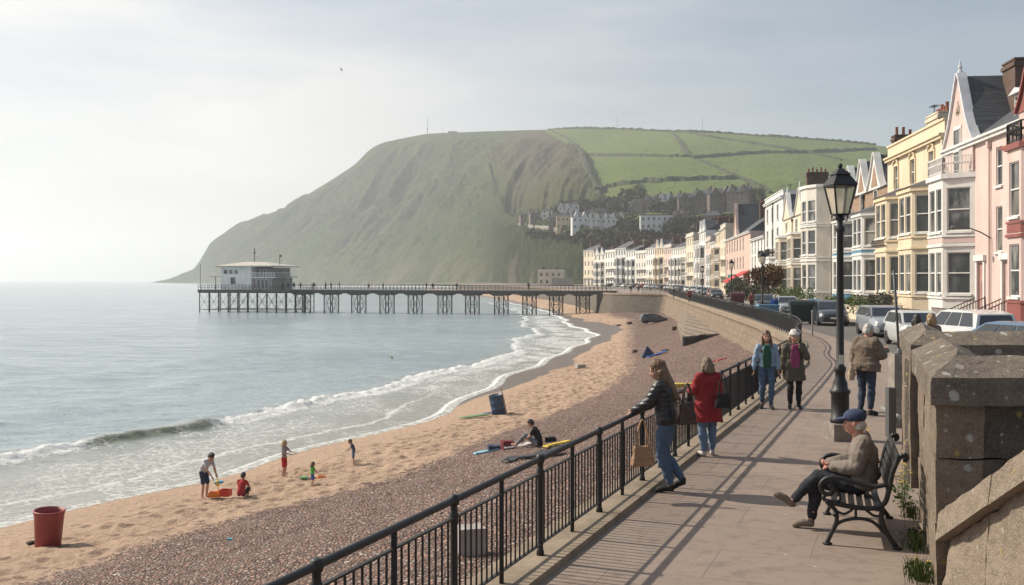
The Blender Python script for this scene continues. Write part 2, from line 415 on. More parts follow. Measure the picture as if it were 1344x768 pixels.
lip2 = np.exp(-((d-2.2-1.2*n1)/.25)**2)*.45*np.interp(YY, [0,60,80], [1,1,0])
fo = np.clip(np.maximum.reduce([wf, swash, lip, lip2])+np.where((d<wd*.5)&(d>0)&(YY>95)&(YY<215), .18*(n1), 0), 0, 1)
fo = fo*np.clip((420-YY)/120, .0, 1)
fo = np.where(d < -.05, .35, fo)
shal = np.where(d < wd, np.clip(.95-.35*d/wd, 0, 1), np.clip(1-(d-wd)/3, 0, 1)*.35)*np.interp(YY, [0,150,220], [1,1,.3])
shal = np.where((np.abs(q) < 1.6) & (brk < .6), .38, shal)
sea = grid_mesh('sea', np.stack([XX, YY, Z], -1), mat_sea(), {'foam': fo, 'shallow': np.clip(shal, 0, 1), 'face': np.exp(-((q+.35)/.75)**2)*np.clip(1-brk*1.3, 0, 1)})
tag(sea, kind='structure')

# ================================================================ ground of the town
asph = paint('asphalt', (.115,.105,.10), .9, .18, .6, .35, 60, .008)
def mat_paving():
    m = NT('paving')
    mp_ = m.n('ShaderNodeMapping'); mp_.inputs['Rotation'].default_value = (0, 0, R(21)); m.l(m.tc.outputs['Object'], mp_.inputs['Vector'])
    c = mp_.outputs['Vector']
    br = m.n('ShaderNodeTexBrick'); br.inputs['Scale'].default_value = 1; br.inputs['Brick Width'].default_value = 1.75; br.inputs['Row Height'].default_value = 1.05
    br.inputs['Mortar Size'].default_value = .007; br.inputs['Mortar Smooth'].default_value = .3; br.inputs['Bias'].default_value = 0
    br.inputs['Color1'].default_value = (.235,.178,.142,1); br.inputs['Color2'].default_value = (.272,.208,.165,1); br.inputs['Mortar'].default_value = (.12,.09,.075,1)
    m.l(c, br.inputs['Vector'])
    n1 = m.noise(.5, 7, .65); n2 = m.noise(4.5, 6, .7); n3 = m.noise(90, 2, .5)
    k = m.mix(m.ramp(n1, [(.32,.0),(.68,.6)]), br.outputs['Color'], (.255,.20,.165))
    k = m.mix(m.ramp(n2, [(.50,0),(.68,.6)]), k, (.125,.094,.078))
    k = m.mix(m.ramp(m.noise(.9, 8, .75, dist=.6), [(.55,0),(.64,.5)]), k, (.12,.09,.075))
    k = m.mix(m.ramp(n3, [(.3,.35),(.5,0)]), k, (.12,.095,.08))
    k = m.mix(m.ramp(n3, [(.62,0),(.8,.35)]), k, (.36,.30,.25))
    sp = m.n('ShaderNodeTexVoronoi'); sp.inputs['Scale'].default_value = 2.3; m.l(m.tc.outputs['Object'], sp.inputs['Vector'])
    k = m.mix(m.ramp(sp.outputs['Distance'], [(.035,.8),(.05,0)]), k, (.42,.38,.34))
    nb = m.bump(br.outputs['Fac'], -.5, .01); nb = m.bump(m.noise(120, 3, .6), .35, .006, nb); nb = m.bump(m.noise(3, 4, .5), .2, .03, nb)
    return m.out(k, .85, nb)
def strip(name, ys, xa, xb, z, mat, n=2, kind='structure'):
    ys = np.asarray(ys, float); T = np.linspace(0, 1, n)
    A = xa(ys); B = xb(ys); P = np.zeros((len(ys), n, 3))
    P[:, :, 0] = A[:, None]*(1-T)+B[:, None]*T; P[:, :, 1] = ys[:, None]; P[:, :, 2] = z
    o = grid_mesh(name, P, mat, smooth=False); tag(o, kind=kind); return o
ysr = np.concatenate([np.arange(-12, 260, 1.), np.arange(260, 901, 10)])
strip('ground', ysr, lambda y: fenceX(y)+.1, lambda y: 0*y+2500, -.02, paint('ground', (.17,.15,.13), .95, .3, .05, .2, 5, .05))
kerbR = lambda y: 13.6+.115*y      # kerb on the house side
kerbL = lambda y: 9.8+.115*y       # road edge on the promenade side
ysp = np.concatenate([np.arange(-12, 120, .5), np.arange(120, 197, 1.)])
strip('promenade', ysp, lambda y: fenceX(y)+.22, lambda y: kerbL(y), 0.0, mat_paving(), 4)
strip('road', np.arange(-12, 300, 2.), lambda y: kerbL(y)-.0, kerbR, -.004+.002, asph)
mb = MB()
for y in np.arange(-12, 196, 2.0):
    for f, w in ((kerbR, .16),):
        mb.hexa([(f(y),y,-.05),(f(y)+w,y,-.05),(f(y+1.99)+w,y+1.99,-.05),(f(y+1.99),y+1.99,-.05)], [(f(y)+.01,y,.12),(f(y)+w,y,.12),(f(y+1.99)+w,y+1.99,.12),(f(y+1.99)+.01,y+1.99,.12)])
conc = paint('concrete', (.30,.27,.23), .9, .3, 2, .4, 60, .01, dirt=(.15,.13,.11))
tag(mb.build('kerb', conc), kind='structure')
strip('pavement', np.arange(-12, 196, 2.), lambda y: kerbR(y)+.16, lambda y: 17.75+.115*y, .112, paint('slabs', (.27,.22,.18), .9, .25, 1.2, .3, 50, .01))
strip('far_promenade', np.concatenate([np.arange(200, 250, 2.), np.arange(250, 620, 8.)]), lambda y: fenceX(y)+.3, lambda y: fenceX(y)+18, .004, paint('farprom', (.26,.21,.18), .9, .2, .2))

# ================================================================ headland and hills
CP = [
(150,[(2300,378),(2350,378),(2400,378),(2450,378),(2500,378),(2600,378)]),
(192,[(2300,378),(2350,377),(2400,376),(2450,375),(2500,374),(2600,374)]),
(203,[(2250,376),(2320,373),(2380,372),(2430,371),(2480,370.2),(2580,370)]),
(220,[(2200,374),(2300,370.5),(2350,369.3),(2400,368.3),(2450,367.5),(2550,367)]),
(240,[(2150,373),(2260,367),(2320,365),(2370,362.5),(2420,361),(2500,360)]),
(257,[(2100,373),(2200,364),(2260,360),(2300,357),(2350,355),(2450,352)]),
(275,[(2000,373),(2100,350),(2180,338),(2220,330),(2260,324),(2330,319)]),
(312,[(1900,374),(2000,345),(2080,325),(2130,312),(2180,303),(2260,297)]),
(366,[(1750,374),(1850,345),(1950,318),(2020,300),(2080,288),(2180,279.5)]),
(412,[(1620,374),(1740,340),(1850,305),(1950,280),(2020,262),(2120,250)]),
(466,[(1480,375),(1600,335),(1750,295),(1880,258),(1960,232),(2050,215)]),
(486,[(1420,375),(1560,330),(1720,285),(1850,245),(1930,212),(1990,194)]),
(501,[(1400,375),(1540,328),(1700,280),(1830,238),(1910,203),(1960,186.5)]),
(559,[(1250,376),(1400,325),(1570,275),(1720,230),(1820,195),(1900,174.5)]),
(636,[(950,378),(1080,335),(1270,285),(1450,235),(1620,195),(1780,170.5)]),
(664,[(800,379),(835,335),(862,301),(1060,285),(1400,222),(1720,169.5)]),
(700,[(690,379),(712,330),(730,298),(900,277),(1300,216),(1680,168.6)]),
(740,[(600,379),(620,338),(636,305),(760,282),(1150,225),(1600,168)]),
(780,[(530,377),(560,348),(585,313),(700,283),(1000,232),(1550,167.5)]),
(820,[(480,374),(515,350),(560,318),(660,285),(900,236),(1500,168)]),
(860,[(470,373),(500,350),(550,317),(620,288),(850,240),(1450,169.7)]),
(900,[(450,373),(490,345),(540,310),(600,286),(800,245),(1420,171)]),
(960,[(420,373),(470,335),(520,300),(580,282),(780,245),(1400,173.5)]),
(1037,[(400,373),(450,330),(500,300),(560,280),(760,246),(1350,179)]),
(1151,[(380,373),(440,330),(490,305),(550,285),(750,250),(1300,189)]),
(1344,[(380,373),(440,335),(490,310),(550,290),(750,262),(1300,205)]),
(1800,[(380,373),(440,345),(490,325),(550,305),(750,285),(1300,240)])]
pxs = np.array([c[0] for c in CP], float)
KY = np.array([[k[0] for k in c[1]] for c in CP], float)
KE = np.array([[k[1] for k in c[1]] for c in CP], float)
NPX, NS = 620, 300
gpx = np.concatenate([np.linspace(150, 1160, 520), np.linspace(1165, 1800, 100)])
gs = np.linspace(0, 6, NS)
TY = np.zeros((NS, len(gpx))); TE = np.zeros_like(TY)
for k_, px in enumerate(gpx):
    ky = np.array([np.interp(px, pxs, KY[:, j]) for j in range(6)]); ke = np.array([np.interp(px, pxs, KE[:, j]) for j in range(6)])
    ky = np.append(ky, ky[-1]+700); ke = np.append(ke, 0)
    TY[:, k_] = np.interp(gs, range(7), ky)
    z = H+(367-ke)*ky/F; z[-1] = z[-2]*.75-6
    TE[:, k_] = np.interp(gs, range(7), z)
def sm(A, n, ax):
    k = np.ones(n)/n; P = np.pad(A, [(n//2, n//2) if i == ax else (0, 0) for i in range(2)], mode='edge')
    return np.apply_along_axis(lambda v: np.convolve(v, k, 'valid'), ax, P)
low = TE[0].copy()
TE = sm(sm(TE, 7, 0), 7, 1); TY = sm(TY, 7, 1)
TE[:3] = low
S2, PX2 = np.meshgrid(gs, gpx, indexing='ij')
fieldedge = np.interp(TE/np.maximum(TY,1), [0, (367-250)/F, (367-204)/F, (367-170)/F], [880, 787, 766, 716])
fieldm = 1/(1+np.exp(-(PX2-fieldedge)/1.2))
fieldm = fieldm*np.clip((S2-np.interp(PX2,[790,830,900],[2.9,2.45,2.45]))*5, 0, 1)
env = np.sin(np.clip(S2/5, 0, 1)*np.pi)**.7*(1-fieldm)
env = np.where(S2 > 4.3, env*np.clip((5-S2)/.7, 0, 1)**1.5, env)
qx = PX2-36*S2+5*np.sin(S2*2)
def ridged(x, y, seed): return 1-np.abs(2*vnoise(x, y, seed)-1)
wob = 14*(fbm(PX2/60, S2*1.2, 3, 4)-.5)
g1 = ridged((qx+wob)/44, S2*.35, 101); g2 = ridged((qx+wob)/17, S2*.7, 102); g3 = ridged((qx+wob)/7, S2*1.6, 103)
g4 = fbm(qx/3.2, S2*12, 3, 104); g0 = ridged((qx+2*wob)/92, S2*.22, 107)
steepk = np.interp(PX2, [205, 290, 400, 640, 800, 900], [0, .5, .8, .9, .8, .3])
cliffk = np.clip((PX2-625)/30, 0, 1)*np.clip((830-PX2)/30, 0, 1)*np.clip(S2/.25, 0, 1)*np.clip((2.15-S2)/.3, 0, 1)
amp_ = TY/1500
TE = TE + env*steepk*((g0-.5)*40+(g1-.5)*24+(g2-.5)*20+(g3-.5)*13+(g4-.5)*7)*amp_*(1-cliffk)
TE = TE + cliffk*((ridged((qx+wob)/26, S2*.3, 111)-.5)*13+(ridged((qx+wob)/9, S2*.8, 112)-.5)*7+(g4-.5)*4)
TE = TE + (fbm(PX2/40, S2*3, 4, 105)-.5)*3*(1-env)*np.clip(S2, 0, 1)
a2 = (PX2-672)/F
TX = a2*TY
def terrain_z(x, y):
    px = 672+x/y*F; i = int(np.clip(np.searchsorted(gpx, px), 1, len(gpx)-1))
    i = i if abs(gpx[i]-px) < abs(gpx[i-1]-px) else i-1
    return float(np.interp(y, TY[:, i], TE[:, i]))
def on_hill(px, y, smin=0):
    """plan point where the land surface is seen at this height of the view"""
    i = int(np.argmin(abs(gpx-px))); e = (TE[:, i]-H)/TY[:, i]; t = (367-y)/F
    for j in range(smin, NS-1):
        if (e[j]-t)*(e[j+1]-t) <= 0 and e[j+1] != e[j]:
            f = (t-e[j])/(e[j+1]-e[j]); Y = TY[j, i]*(1-f)+TY[j+1, i]*f; return ((px-672)/F*Y, Y, TE[j, i]*(1-f)+TE[j+1, i]*f)
    j = int(np.argmax(e)); return ((px-672)/F*TY[j, i], TY[j, i], TE[j, i])
def mat_hill():
    m = NT('hill'); fld = m.attr('field'); gul = m.attr('gully_shade'); low_ = m.attr('low')
    n1 = m.noise(.006, 6, .65); n2 = m.noise(.05, 6, .7); n3 = m.noise(.4, 3, .6); n4 = m.noise(.11, 5, .7)
    moor = m.mix(m.ramp(n1, [(.38,0),(.62,1)]), (.056,.092,.026), (.10,.115,.040))
    moor = m.mix(m.ramp(n2, [(.42,0),(.66,.85)]), moor, (.05,.052,.025))
    moor = m.mix(m.ramp(n4, [(.46,0),(.58,.85)]), moor, (.028,.038,.016))
    moor = m.mix(m.ramp(n4, [(.30,.55),(.42,0)]), moor, (.12,.135,.055))
    moor = m.mix(m.math('MULTIPLY', gul, .85), moor, (.035,.042,.02))  # shade of the gullies, painted dark into the moor colour
    moor = m.mix(m.ramp(n3, [(.5,0),(.7,.4)]), moor, (.14,.15,.06))
    moor = m.mix(m.math('MULTIPLY', m.attr('heath'), .75), moor, m.mix(n2, (.075,.058,.038), (.125,.095,.06)))
    moor = m.mix(m.attr('cliff_shade'), moor, m.mix(m.ramp(n4, [(.4,0),(.65,1)]), (.012,.020,.010), (.050,.066,.022)))  # shade on the lower cliff face, painted as a dark green
    rock = m.mix(n2, (.10,.085,.065), (.22,.19,.15))
    moor = m.mix(m.math('MULTIPLY', low_, m.ramp(m.noise(.02, 5, .7), [(.45,0),(.58,1)])), moor, rock)
    fc = m.mix(m.ramp(m.noise(.004, 3, .5), [(.35,0),(.65,1)]), (.105,.150,.038), (.150,.190,.058))
    fc = m.mix(m.ramp(m.noise(.03, 5, .6, stretch=(.4,1,1)), [(.45,0),(.7,.4)]), fc, (.12,.14,.05))
    k = m.mix(fld, moor, fc)
    nb = m.bump(n2, .9, 9); nb = m.bump(n4, .8, 3, nb); nb = m.bump(m.noise(.25, 4, .6), .7, 1.2, nb)
    return m.out(k, .95, nb, Specular_IOR_Level=.1)
lowm = np.clip(.9-S2, 0, 1)*(PX2 < 700)*.8
hill = grid_mesh('hills', np.stack([TX, TY, TE], -1), mat_hill(), {'field': fieldm, 'gully_shade': np.clip(np.clip(1.15-g2*.45-g1*.4-g0*.45, 0, 1)*env, 0, 1.0), 'cliff_shade': np.clip(cliffk*(1.25-1.6*np.clip(ridged((qx+wob)/26, S2*.3, 111)-.55, 0, 1)), 0, 1), 'low': lowm, 'heath': np.clip(1-((PX2-715-20*(S2-4))/75)**2, 0, 1)**.5*np.clip((S2-2.8)/1.0, 0, 1)*(1-fieldm)})
tag(hill, kind='structure')

# ================================================================ air
def build_haze():
    mb = MB(); mb.box(-7500, 5500, -60, 8800, -60, 330)
    m = bpy.data.materials.new('haze'); m.use_nodes = True; t = m.node_tree; t.nodes.clear()
    o = t.nodes.new('ShaderNodeOutputMaterial'); v = t.nodes.new('ShaderNodeVolumePrincipled')
    v.inputs['Color'].default_value = (.93, .96, 1, 1); v.inputs['Density'].default_value = .00023; v.inputs['Anisotropy'].default_value = .35
    t.links.new(v.outputs['Volume'], o.inputs['Volume'])
    h = mb.build('haze', m); tag(h, 'thin sea haze between the camera and the headland', 'haze', kind='stuff')
build_haze()
# ================================================================ sea wall and its coping
def mat_stone(name, c1, c2, mortar, bw, bh, scale=1, lichen=.25, bump=.7, rotx=True, msize=.02):
    m = NT(name); co = m.tc.outputs['Object']
    # walls are mapped by height and by plan distance
    sx = m.n('ShaderNodeSeparateXYZ'); m.l(co, sx.inputs[0])
    cx = m.n('ShaderNodeCombineXYZ'); m.l(m.math('ADD', m.math('MULTIPLY', sx.outputs[0], .35 if rotx else 1), sx.outputs[1]), cx.inputs[0]); m.l(sx.outputs[2], cx.inputs[1])
    dn = m.n('ShaderNodeTexNoise'); dn.inputs['Scale'].default_value = 1.5; m.l(co, dn.inputs['Vector'])
    v = m.n('ShaderNodeMixRGB'); v.inputs['Fac'].default_value = .06; m.l(cx.outputs[0], v.inputs['Color1']); m.l(dn.outputs['Color'], v.inputs['Color2'])
    br = m.n('ShaderNodeTexBrick'); br.inputs['Scale'].default_value = scale; br.inputs['Brick Width'].default_value = bw; br.inputs['Row Height'].default_value = bh
    br.inputs['Mortar Size'].default_value = msize; br.inputs['Mortar Smooth'].default_value = .4
    br.inputs['Color1'].default_value = (*c1, 1); br.inputs['Color2'].default_value = (*c2, 1); br.inputs['Mortar'].default_value = (*mortar, 1)
    m.l(v.outputs['Color'], br.inputs['Vector'])
    n1 = m.noise(1.3, 7, .7); n2 = m.noise(7, 6, .7); n3 = m.noise(45, 3, .6)
    k = m.mix(m.ramp(n1, [(.35,0),(.65,.6)]), br.outputs['Color'], sc3(c1, .6))
    k = m.mix(m.ramp(n2, [(.48,0),(.7,.6)]), k, sc3(c2, 1.25))
    k = m.mix(m.ramp(n3, [(.4,.4),(.55,0)]), k, sc3(c1, .5))
    vo = m.n('ShaderNodeTexVoronoi'); vo.inputs['Scale'].default_value = 4.2; vo.inputs['Randomness'].default_value = 1; m.l(co, vo.inputs['Vector'])
    sp = m.n('ShaderNodeSeparateColor'); m.l(vo.outputs['Color'], sp.inputs[0])
    dd = m.math('ADD', vo.outputs['Distance'], m.math('MULTIPLY', m.math('SUBTRACT', n2, .5), .35))
    li = m.math('MULTIPLY', m.ramp(dd, [(.12,1),(.17,0)]), m.ramp(sp.outputs[0], [(1-lichen-.02,0),(1-lichen,1)]))
    k = m.mix(m.math('MULTIPLY', li, .8), k, (.48,.46,.40))
    nb = m.bump(br.outputs['Fac'], -bump, .03); nb = m.bump(n2, .7, .04, nb); nb = m.bump(n3, .6, .012, nb)
    return m.out(k, .95, nb, Specular_IOR_Level=.2)
stone_wall = mat_stone('stone_wall', (.23,.175,.13), (.31,.24,.175), (.12,.095,.075), .9, .42, lichen=0, bump=.8)
conc_edge = paint('coping', (.31,.24,.175), .95, .35, 1.6, .5, 45, .015, dirt=(.12,.11,.06))
wall_root = empty('sea_wall', (0,0,0), 0, 'long battered stone sea wall holding up the promenade above the shingle beach', 'sea wall')
ysw = np.concatenate([np.arange(-8, 200, .5), np.arange(200, 216, .5), np.arange(216, 610, 4)])
def nrm(ys):
    dx = (fenceX(ys+.4)-fenceX(ys-.4))/.8; L = np.sqrt(1+dx*dx); return -1/L, dx/L      # seaward normal
nx, ny = nrm(ysw); fx = fenceX(ysw)
def off(o, z): return np.stack([fx+nx*o, ysw+ny*o, z+0*fx], -1)
P = np.stack([off(.22, -.30), off(.32, -.9), off(.85, -2.6), off(1.35, -5.2)], 1)
kb = int(np.searchsorted(ysw, 196.5))
grid_mesh('wall_face', P[:kb+1], stone_wall, parent=wall_root)
grid_mesh('bastion_face', P[kb:], mat_stone('bastion_stone', (.13,.115,.095), (.19,.165,.135), (.075,.065,.055), .8, .4, lichen=0, bump=.9), parent=wall_root)
P = np.stack([off(.24, -.32), off(.34, -.30), off(.34, .02), off(.32, .06), off(-.24, .065), off(-.25, .0), off(-.25,-.1)], 1)
grid_mesh('coping', P, conc_edge, smooth=False, parent=wall_root)

# slipway apron on the shingle
mb = MB()
b = [(14.3,86,-3.3),(17.4,86,-3.3),(22.0,128,-3.3),(20.6,128,-3.3)]
mb.hexa(b, [(14.3,86,-2.05),(17.6,86,-1.75),(22.0,128,-1.3),(20.6,128,-1.75)])
sl = mb.build('slipway', mat_stone('slip', (.27,.215,.165), (.34,.275,.21), (.13,.11,.09), 1.6, .09, lichen=0, bump=.8, rotx=False))
tag(sl, 'sloping concrete slipway slab with a broken dark front edge against the sea wall', 'slipway')
mb = MB(); random.seed(3)
x = 14.3
while x < 17.3:
    w = random.uniform(.35, .8); h = random.uniform(.45, .75)+(x-14.3)*.10; yj = random.uniform(-.25, .05)
    mb.hexa([(x,85.5+yj,-3.3),(x+w*.93,85.5+yj,-3.3),(x+w*.93,86.1,-3.3),(x,86.1,-3.3)], [(x,85.6+yj,-2.75+h),(x+w*.93,85.6+yj,-2.75+h+.05),(x+w*.93,86.2,-2.75+h),(x,86.2,-2.75+h)]); x += w
o = mb.build('rubble_edge', paint('darkrock', (.06,.052,.046), .95, .4, 3, .8, 20, .05), sl)

# ================================================================ railing
iron = paint('iron', (.014,.0135,.0135), .5, .35, 8, .25, 90, .002)
def rail_run(name, y0, y1, label, phase=0.0):
    Y = np.arange(y0, y1, .05); X = fenceX(Y); s = np.concatenate([[0], np.cumsum(np.hypot(np.diff(X), np.diff(Y)))])
    at = lambda t: (float(np.interp(t, s, X)), float(np.interp(t, s, Y)))
    L = s[-1]; root = empty(name, (0,0,0), 0, label, 'railing')
    ts = np.arange(0, L, .5); pts = [at(t) for t in ts]
    def rail(nm, z, w, h, rnd=False):
        mb = MB()
        if rnd: mb.tube([(p[0],p[1],z) for p in pts], w, 10)
        else:
            for a, b in zip(pts[:-1], pts[1:]): mb.bar((*a, z), (*b, z), w, h)
        mb.build(nm, iron, root, smooth=rnd)
    rail('top_rail', 1.0, .029, 0, True); rail('middle_rail', .86, .030, .016); rail('bottom_rail', .17, .034, .014)
    t = phase; k = 0
    while t < L-.05:
        x, y = at(t); mb = MB()
        if k % 2 == 0:
            mb.lathe([(.038,.06),(.038,.10),(.029,.12),(.029,.80),(.036,.83),(.036,.89),(.029,.91),(.029,.955),(.04,.965),(.045,1.0),(.04,1.035),(.02,1.045)], (x,y,0), 10)
            mb.build('post', iron, root, smooth=True)
        else:
            mb.box(x-.02, x+.02, y-.02, y+.02, .06, .985); mb.build('slim_post', iron, root)
        # the bars up to the next post are one panel
        mb = MB()
        for j in range(1, 9):
            tt = t+j/9.0
            if tt > L: break
            a = at(tt); mb.box(a[0]-.008, a[0]+.008, a[1]-.008, a[1]+.008, .17, .86)
        if mb.v: mb.build('bar_panel', iron, root)
        t += 1.0; k += 1
    return root
def arc_at(y0, y): 
    Y = np.arange(y0, y, .01); return float(np.sum(np.hypot(np.diff(fenceX(Y)), np.diff(Y))))
rail_run('promenade_railing', 3.0, 38.2, 'black iron railing along the near promenade edge that two women lean on', phase=(arc_at(3.0, 10.0) % 2.0))
rail_run('promenade_railing', 38.25, 122, 'black iron railing on the sea wall beyond the two approaching women, above the slipway', phase=0)
rail_run('promenade_railing', 122.05, 200, 'distant stretch of black railing on the sea wall nearest the round bastion', phase=0)

# ================================================================ street lamps
glass_lamp = NT('lampglass'); lamp_glass = glass_lamp.out((.85,.80,.70), .3, None, Transmission_Weight=.8, IOR=1.05)
granite = paint('granite', (.30,.26,.22), .9, .35, 5, .5, 50, .012, dirt=(.14,.12,.10))
def make_lamp(label, loc, detail=True, k=1.0):
    root = empty('street_lamp', loc, R(8), label, 'street lamp', 'black lantern lamps along the promenade')
    MB().box(-.21,.21,-.21,.21,0,.29).build('plinth', granite, root)
    p = MB(); p.lathe([(.165,.29),(.165,.36),(.15,.37),(.15,.78),(.17,.80),(.17,.85),(.13,.88),(.12,.98),(.085,1.06),(.085,1.16),(.10,1.18),(.10,1.24),(.066,1.28),(.062,2.2),(.055,3.55),(.075,3.6),(.075,3.64),(.045,3.7),(.045,3.80),(.06,3.86)], n=14)
    pole = p.build('pole', iron, root, smooth=True)
    
    if detail:
        s = MB(); s.prism([(-.05,1.30),(.03,1.30),(.03,1.46),(-.05,1.46)], 'y', -.072, -.068); s.build('notice', paint('notice', (.62,.60,.52), .6, .15, 6, .1), pole)
    z0, z1, h0, h1 = 3.88, 4.36, .11, .195
    f = MB()
    f.hexa([(-h0,-h0,z0-.03),(h0,-h0,z0-.03),(h0,h0,z0-.03),(-h0,h0,z0-.03)], [(-h0-.01,-h0-.01,z0),(h0+.01,-h0-.01,z0),(h0+.01,h0+.01,z0),(-h0-.01,h0+.01,z0)])
    for sx in (-1,1):
        for sy in (-1,1): f.bar((sx*h0,sy*h0,z0),(sx*h1,sy*h1,z1),.026)
    for sx, sy, ex, ey in ((-1,-1,1,-1),(1,-1,1,1),(1,1,-1,1),(-1,1,-1,-1)):
        f.bar((sx*h1,sy*h1,z1),(ex*h1,ey*h1,z1),.035)
    for a_ in (0, 1, 2, 3):
        an = a_*math.pi/2; f.tube([(.045*math.cos(an),.045*math.sin(an),3.8),(.12*math.cos(an),.12*math.sin(an),3.76),(.14*math.cos(an),.14*math.sin(an),3.83),(.10*math.cos(an),.10*math.sin(an),3.87)], .012, 5)
    lan = f.build('lantern', iron, root)
    g = MB(); e = .012
    g.hexa([(-h0+e,-h0+e,z0),(h0-e,-h0+e,z0),(h0-e,h0-e,z0),(-h0+e,h0-e,z0)], [(-h1+e,-h1+e,z1),(h1-e,-h1+e,z1),(h1-e,h1-e,z1),(-h1+e,h1-e,z1)])
    g.build('glass', lamp_glass, lan)
    r = MB(); o = .225
    r.hexa([(-o,-o,z1+.01),(o,-o,z1+.01),(o,o,z1+.01),(-o,o,z1+.01)], [(-.115,-.115,z1+.19),(.115,-.115,z1+.19),(.115,.115,z1+.19),(-.115,.115,z1+.19)])
    r.hexa([(-.14,-.14,z1+.19),(.14,-.14,z1+.19),(.14,.14,z1+.19),(-.14,.14,z1+.19)], [(-.035,-.035,z1+.30),(.035,-.035,z1+.30),(.035,.035,z1+.30),(-.035,.035,z1+.30)])
    r.sphere((0,0,z1+.345), .045); r.build('lantern_roof', iron, lan)
    root.scale = (k,)*3
    return root
make_lamp('tall black lantern lamp post on a granite block nearest the bench', (5.64, 17.6, 0))
lamp2 = make_lamp('black lantern lamp post standing between the blue bin and the small white houses', (17.35, 71, 0), False)
for px, Y, lb in ((960, 100, 'lantern lamp post in front of the shop with the red awning'), (922, 138, 'lantern lamp post beside the green shopfront, right of the parked line of cars'),
                  (891, 182, 'lantern lamp post at the far end of the straight sea wall'), (873, 232, 'tiny far lantern lamp post right of the round bastion'), (853, 262, 'tiny far lantern lamp post above the middle of the bastion'),
                  (820, 300, 'farthest tiny lantern lamp post above the bastion where the pier joins')):
    o = copy_tree(lamp2); o.location = ((px-672)/F*Y, Y, 0); o['label'] = lb

# ================================================================ bench
castiron = paint('castiron', (.010,.010,.011), .5, .3, 12, .3, 60, .002)
slatm = paint('slat', (.018,.016,.015), .6, .4, 9, .3, 60, .003)
def cat(pts, n=6):
    pts = [Vector(p) for p in pts]; P = [pts[0]*2-pts[1]]+pts+[pts[-1]*2-pts[-2]]; out = []
    for i in range(1, len(P)-2):
        for k in range(n):
            t = k/n; a, b, c, d = P[i-1:i+3]
            out.append(.5*((2*b)+(-a+c)*t+(2*a-5*b+4*c-d)*t*t+(-a+3*b-3*c+d)*t**3))
    out.append(P[-2]); return out
def bench_end(y, root):
    mb = MB()
    def c(pts, r, flat=(1, 1)): mb.tube(cat([(p[0], y, p[1]) for p in pts]), r, 8)
    c([(.0,.03),(.03,.10),(.09,.25),(.08,.36),(.0,.44)], .022)                    # front leg
    c([(.54,.42),(.53,.30),(.58,.16),(.67,.03)], .026)                             # rear leg
    c([(.055,.15),(.12,.24),(.28,.29),(.44,.27),(.585,.14)], .018)                 # arch
    c([(.08,.36),(.16,.33),(.22,.36),(.26,.40)], .014); c([(.53,.33),(.46,.33),(.40,.37),(.36,.40)], .014)
    c([(-.02,.455),(.10,.43),(.28,.405),(.46,.41),(.56,.47),(.60,.60),(.635,.78),(.69,.92),(.74,.975)], .026)   # seat rail and back
    c([(.58,.66),(.45,.63),(.28,.66),(.12,.70),(-.0,.69),(-.065,.62),(-.04,.54),(.03,.53),(.06,.59),(.02,.62)], .025)   # arm with scroll
    c([(-.02,.455),(-.04,.49),(-.01,.52)], .02); c([(.09,.435),(.13,.49),(.10,.56),(.06,.58)], .013)
    c([(.74,.975),(.77,.955),(.765,.92),(.735,.915)], .024)
    c([(.28,.30),(.28,.35),(.28,.40)], .014)
    mb.sphere((0,y,.015), .04, sc=(1.3,.9,.5)); mb.sphere((.68,y,.015), .04, sc=(1.3,.9,.5)); mb.sphere((.08,y,.32), .03)
    mb.build('end_frame', castiron, root, smooth=True)
BA = R(-17)
bench = empty('bench', (3.27, 10.62, 0), BA, 'black cast iron promenade bench with scrolled arms under the seated man', 'bench')
bench_end(0, bench); bench_end(1.42, bench)
for i in range(6):
    x = .04+i*.085; z = .455-.012*i+.0*(i==0)
    MB().box(x, x+.06, -.03, 1.45, z-.012, z+.012).build('seat_slat', slatm, bench)
for i in range(5):
    z = .56+i*.088; x = .585+(z-.5)*.24
    MB().hexa([(x-.018,-.03,z),(x,-.03,z-.005),(x,1.45,z-.005),(x-.018,1.45,z)], [(x,-.03,z+.06),(x+.018,-.03,z+.055),(x+.018,1.45,z+.055),(x,1.45,z+.06)]).build('back_slat', slatm, bench)

# ================================================================ old stone walls by the steps
def rough(o, cuts=8, amp=.02, sc_=3.0, seed=0, fine=.006):
    bm = bmesh.new(); bm.from_mesh(o.data)
    bmesh.ops.remove_doubles(bm, verts=bm.verts, dist=1e-4)
    for it in range(cuts):
        es = [e for e in bm.edges if e.calc_length() > .14]
        if not es or len(bm.verts) > 26000: break
        bmesh.ops.subdivide_edges(bm, edges=es, cuts=1, use_grid_fill=True)
    bmesh.ops.triangulate(bm, faces=[f for f in bm.faces if len(f.verts) > 4])
    bm.normal_update()
    from mathutils import noise as mn
    off_ = Vector((seed*7.3, seed*3.1, 0))
    for v in bm.verts:
        n = v.normal; c = v.co
        v.co = c + n*(mn.noise(c*sc_+off_)*amp + mn.noise(c*sc_*4+off_)*amp*.45 + mn.noise(c*22+off_)*fine)
    for f in bm.faces: f.smooth = True
    bm.to_mesh(o.data); bm.free()
    try: o.data.set_sharp_from_angle(angle=R(50))
    except Exception: pass
    return o
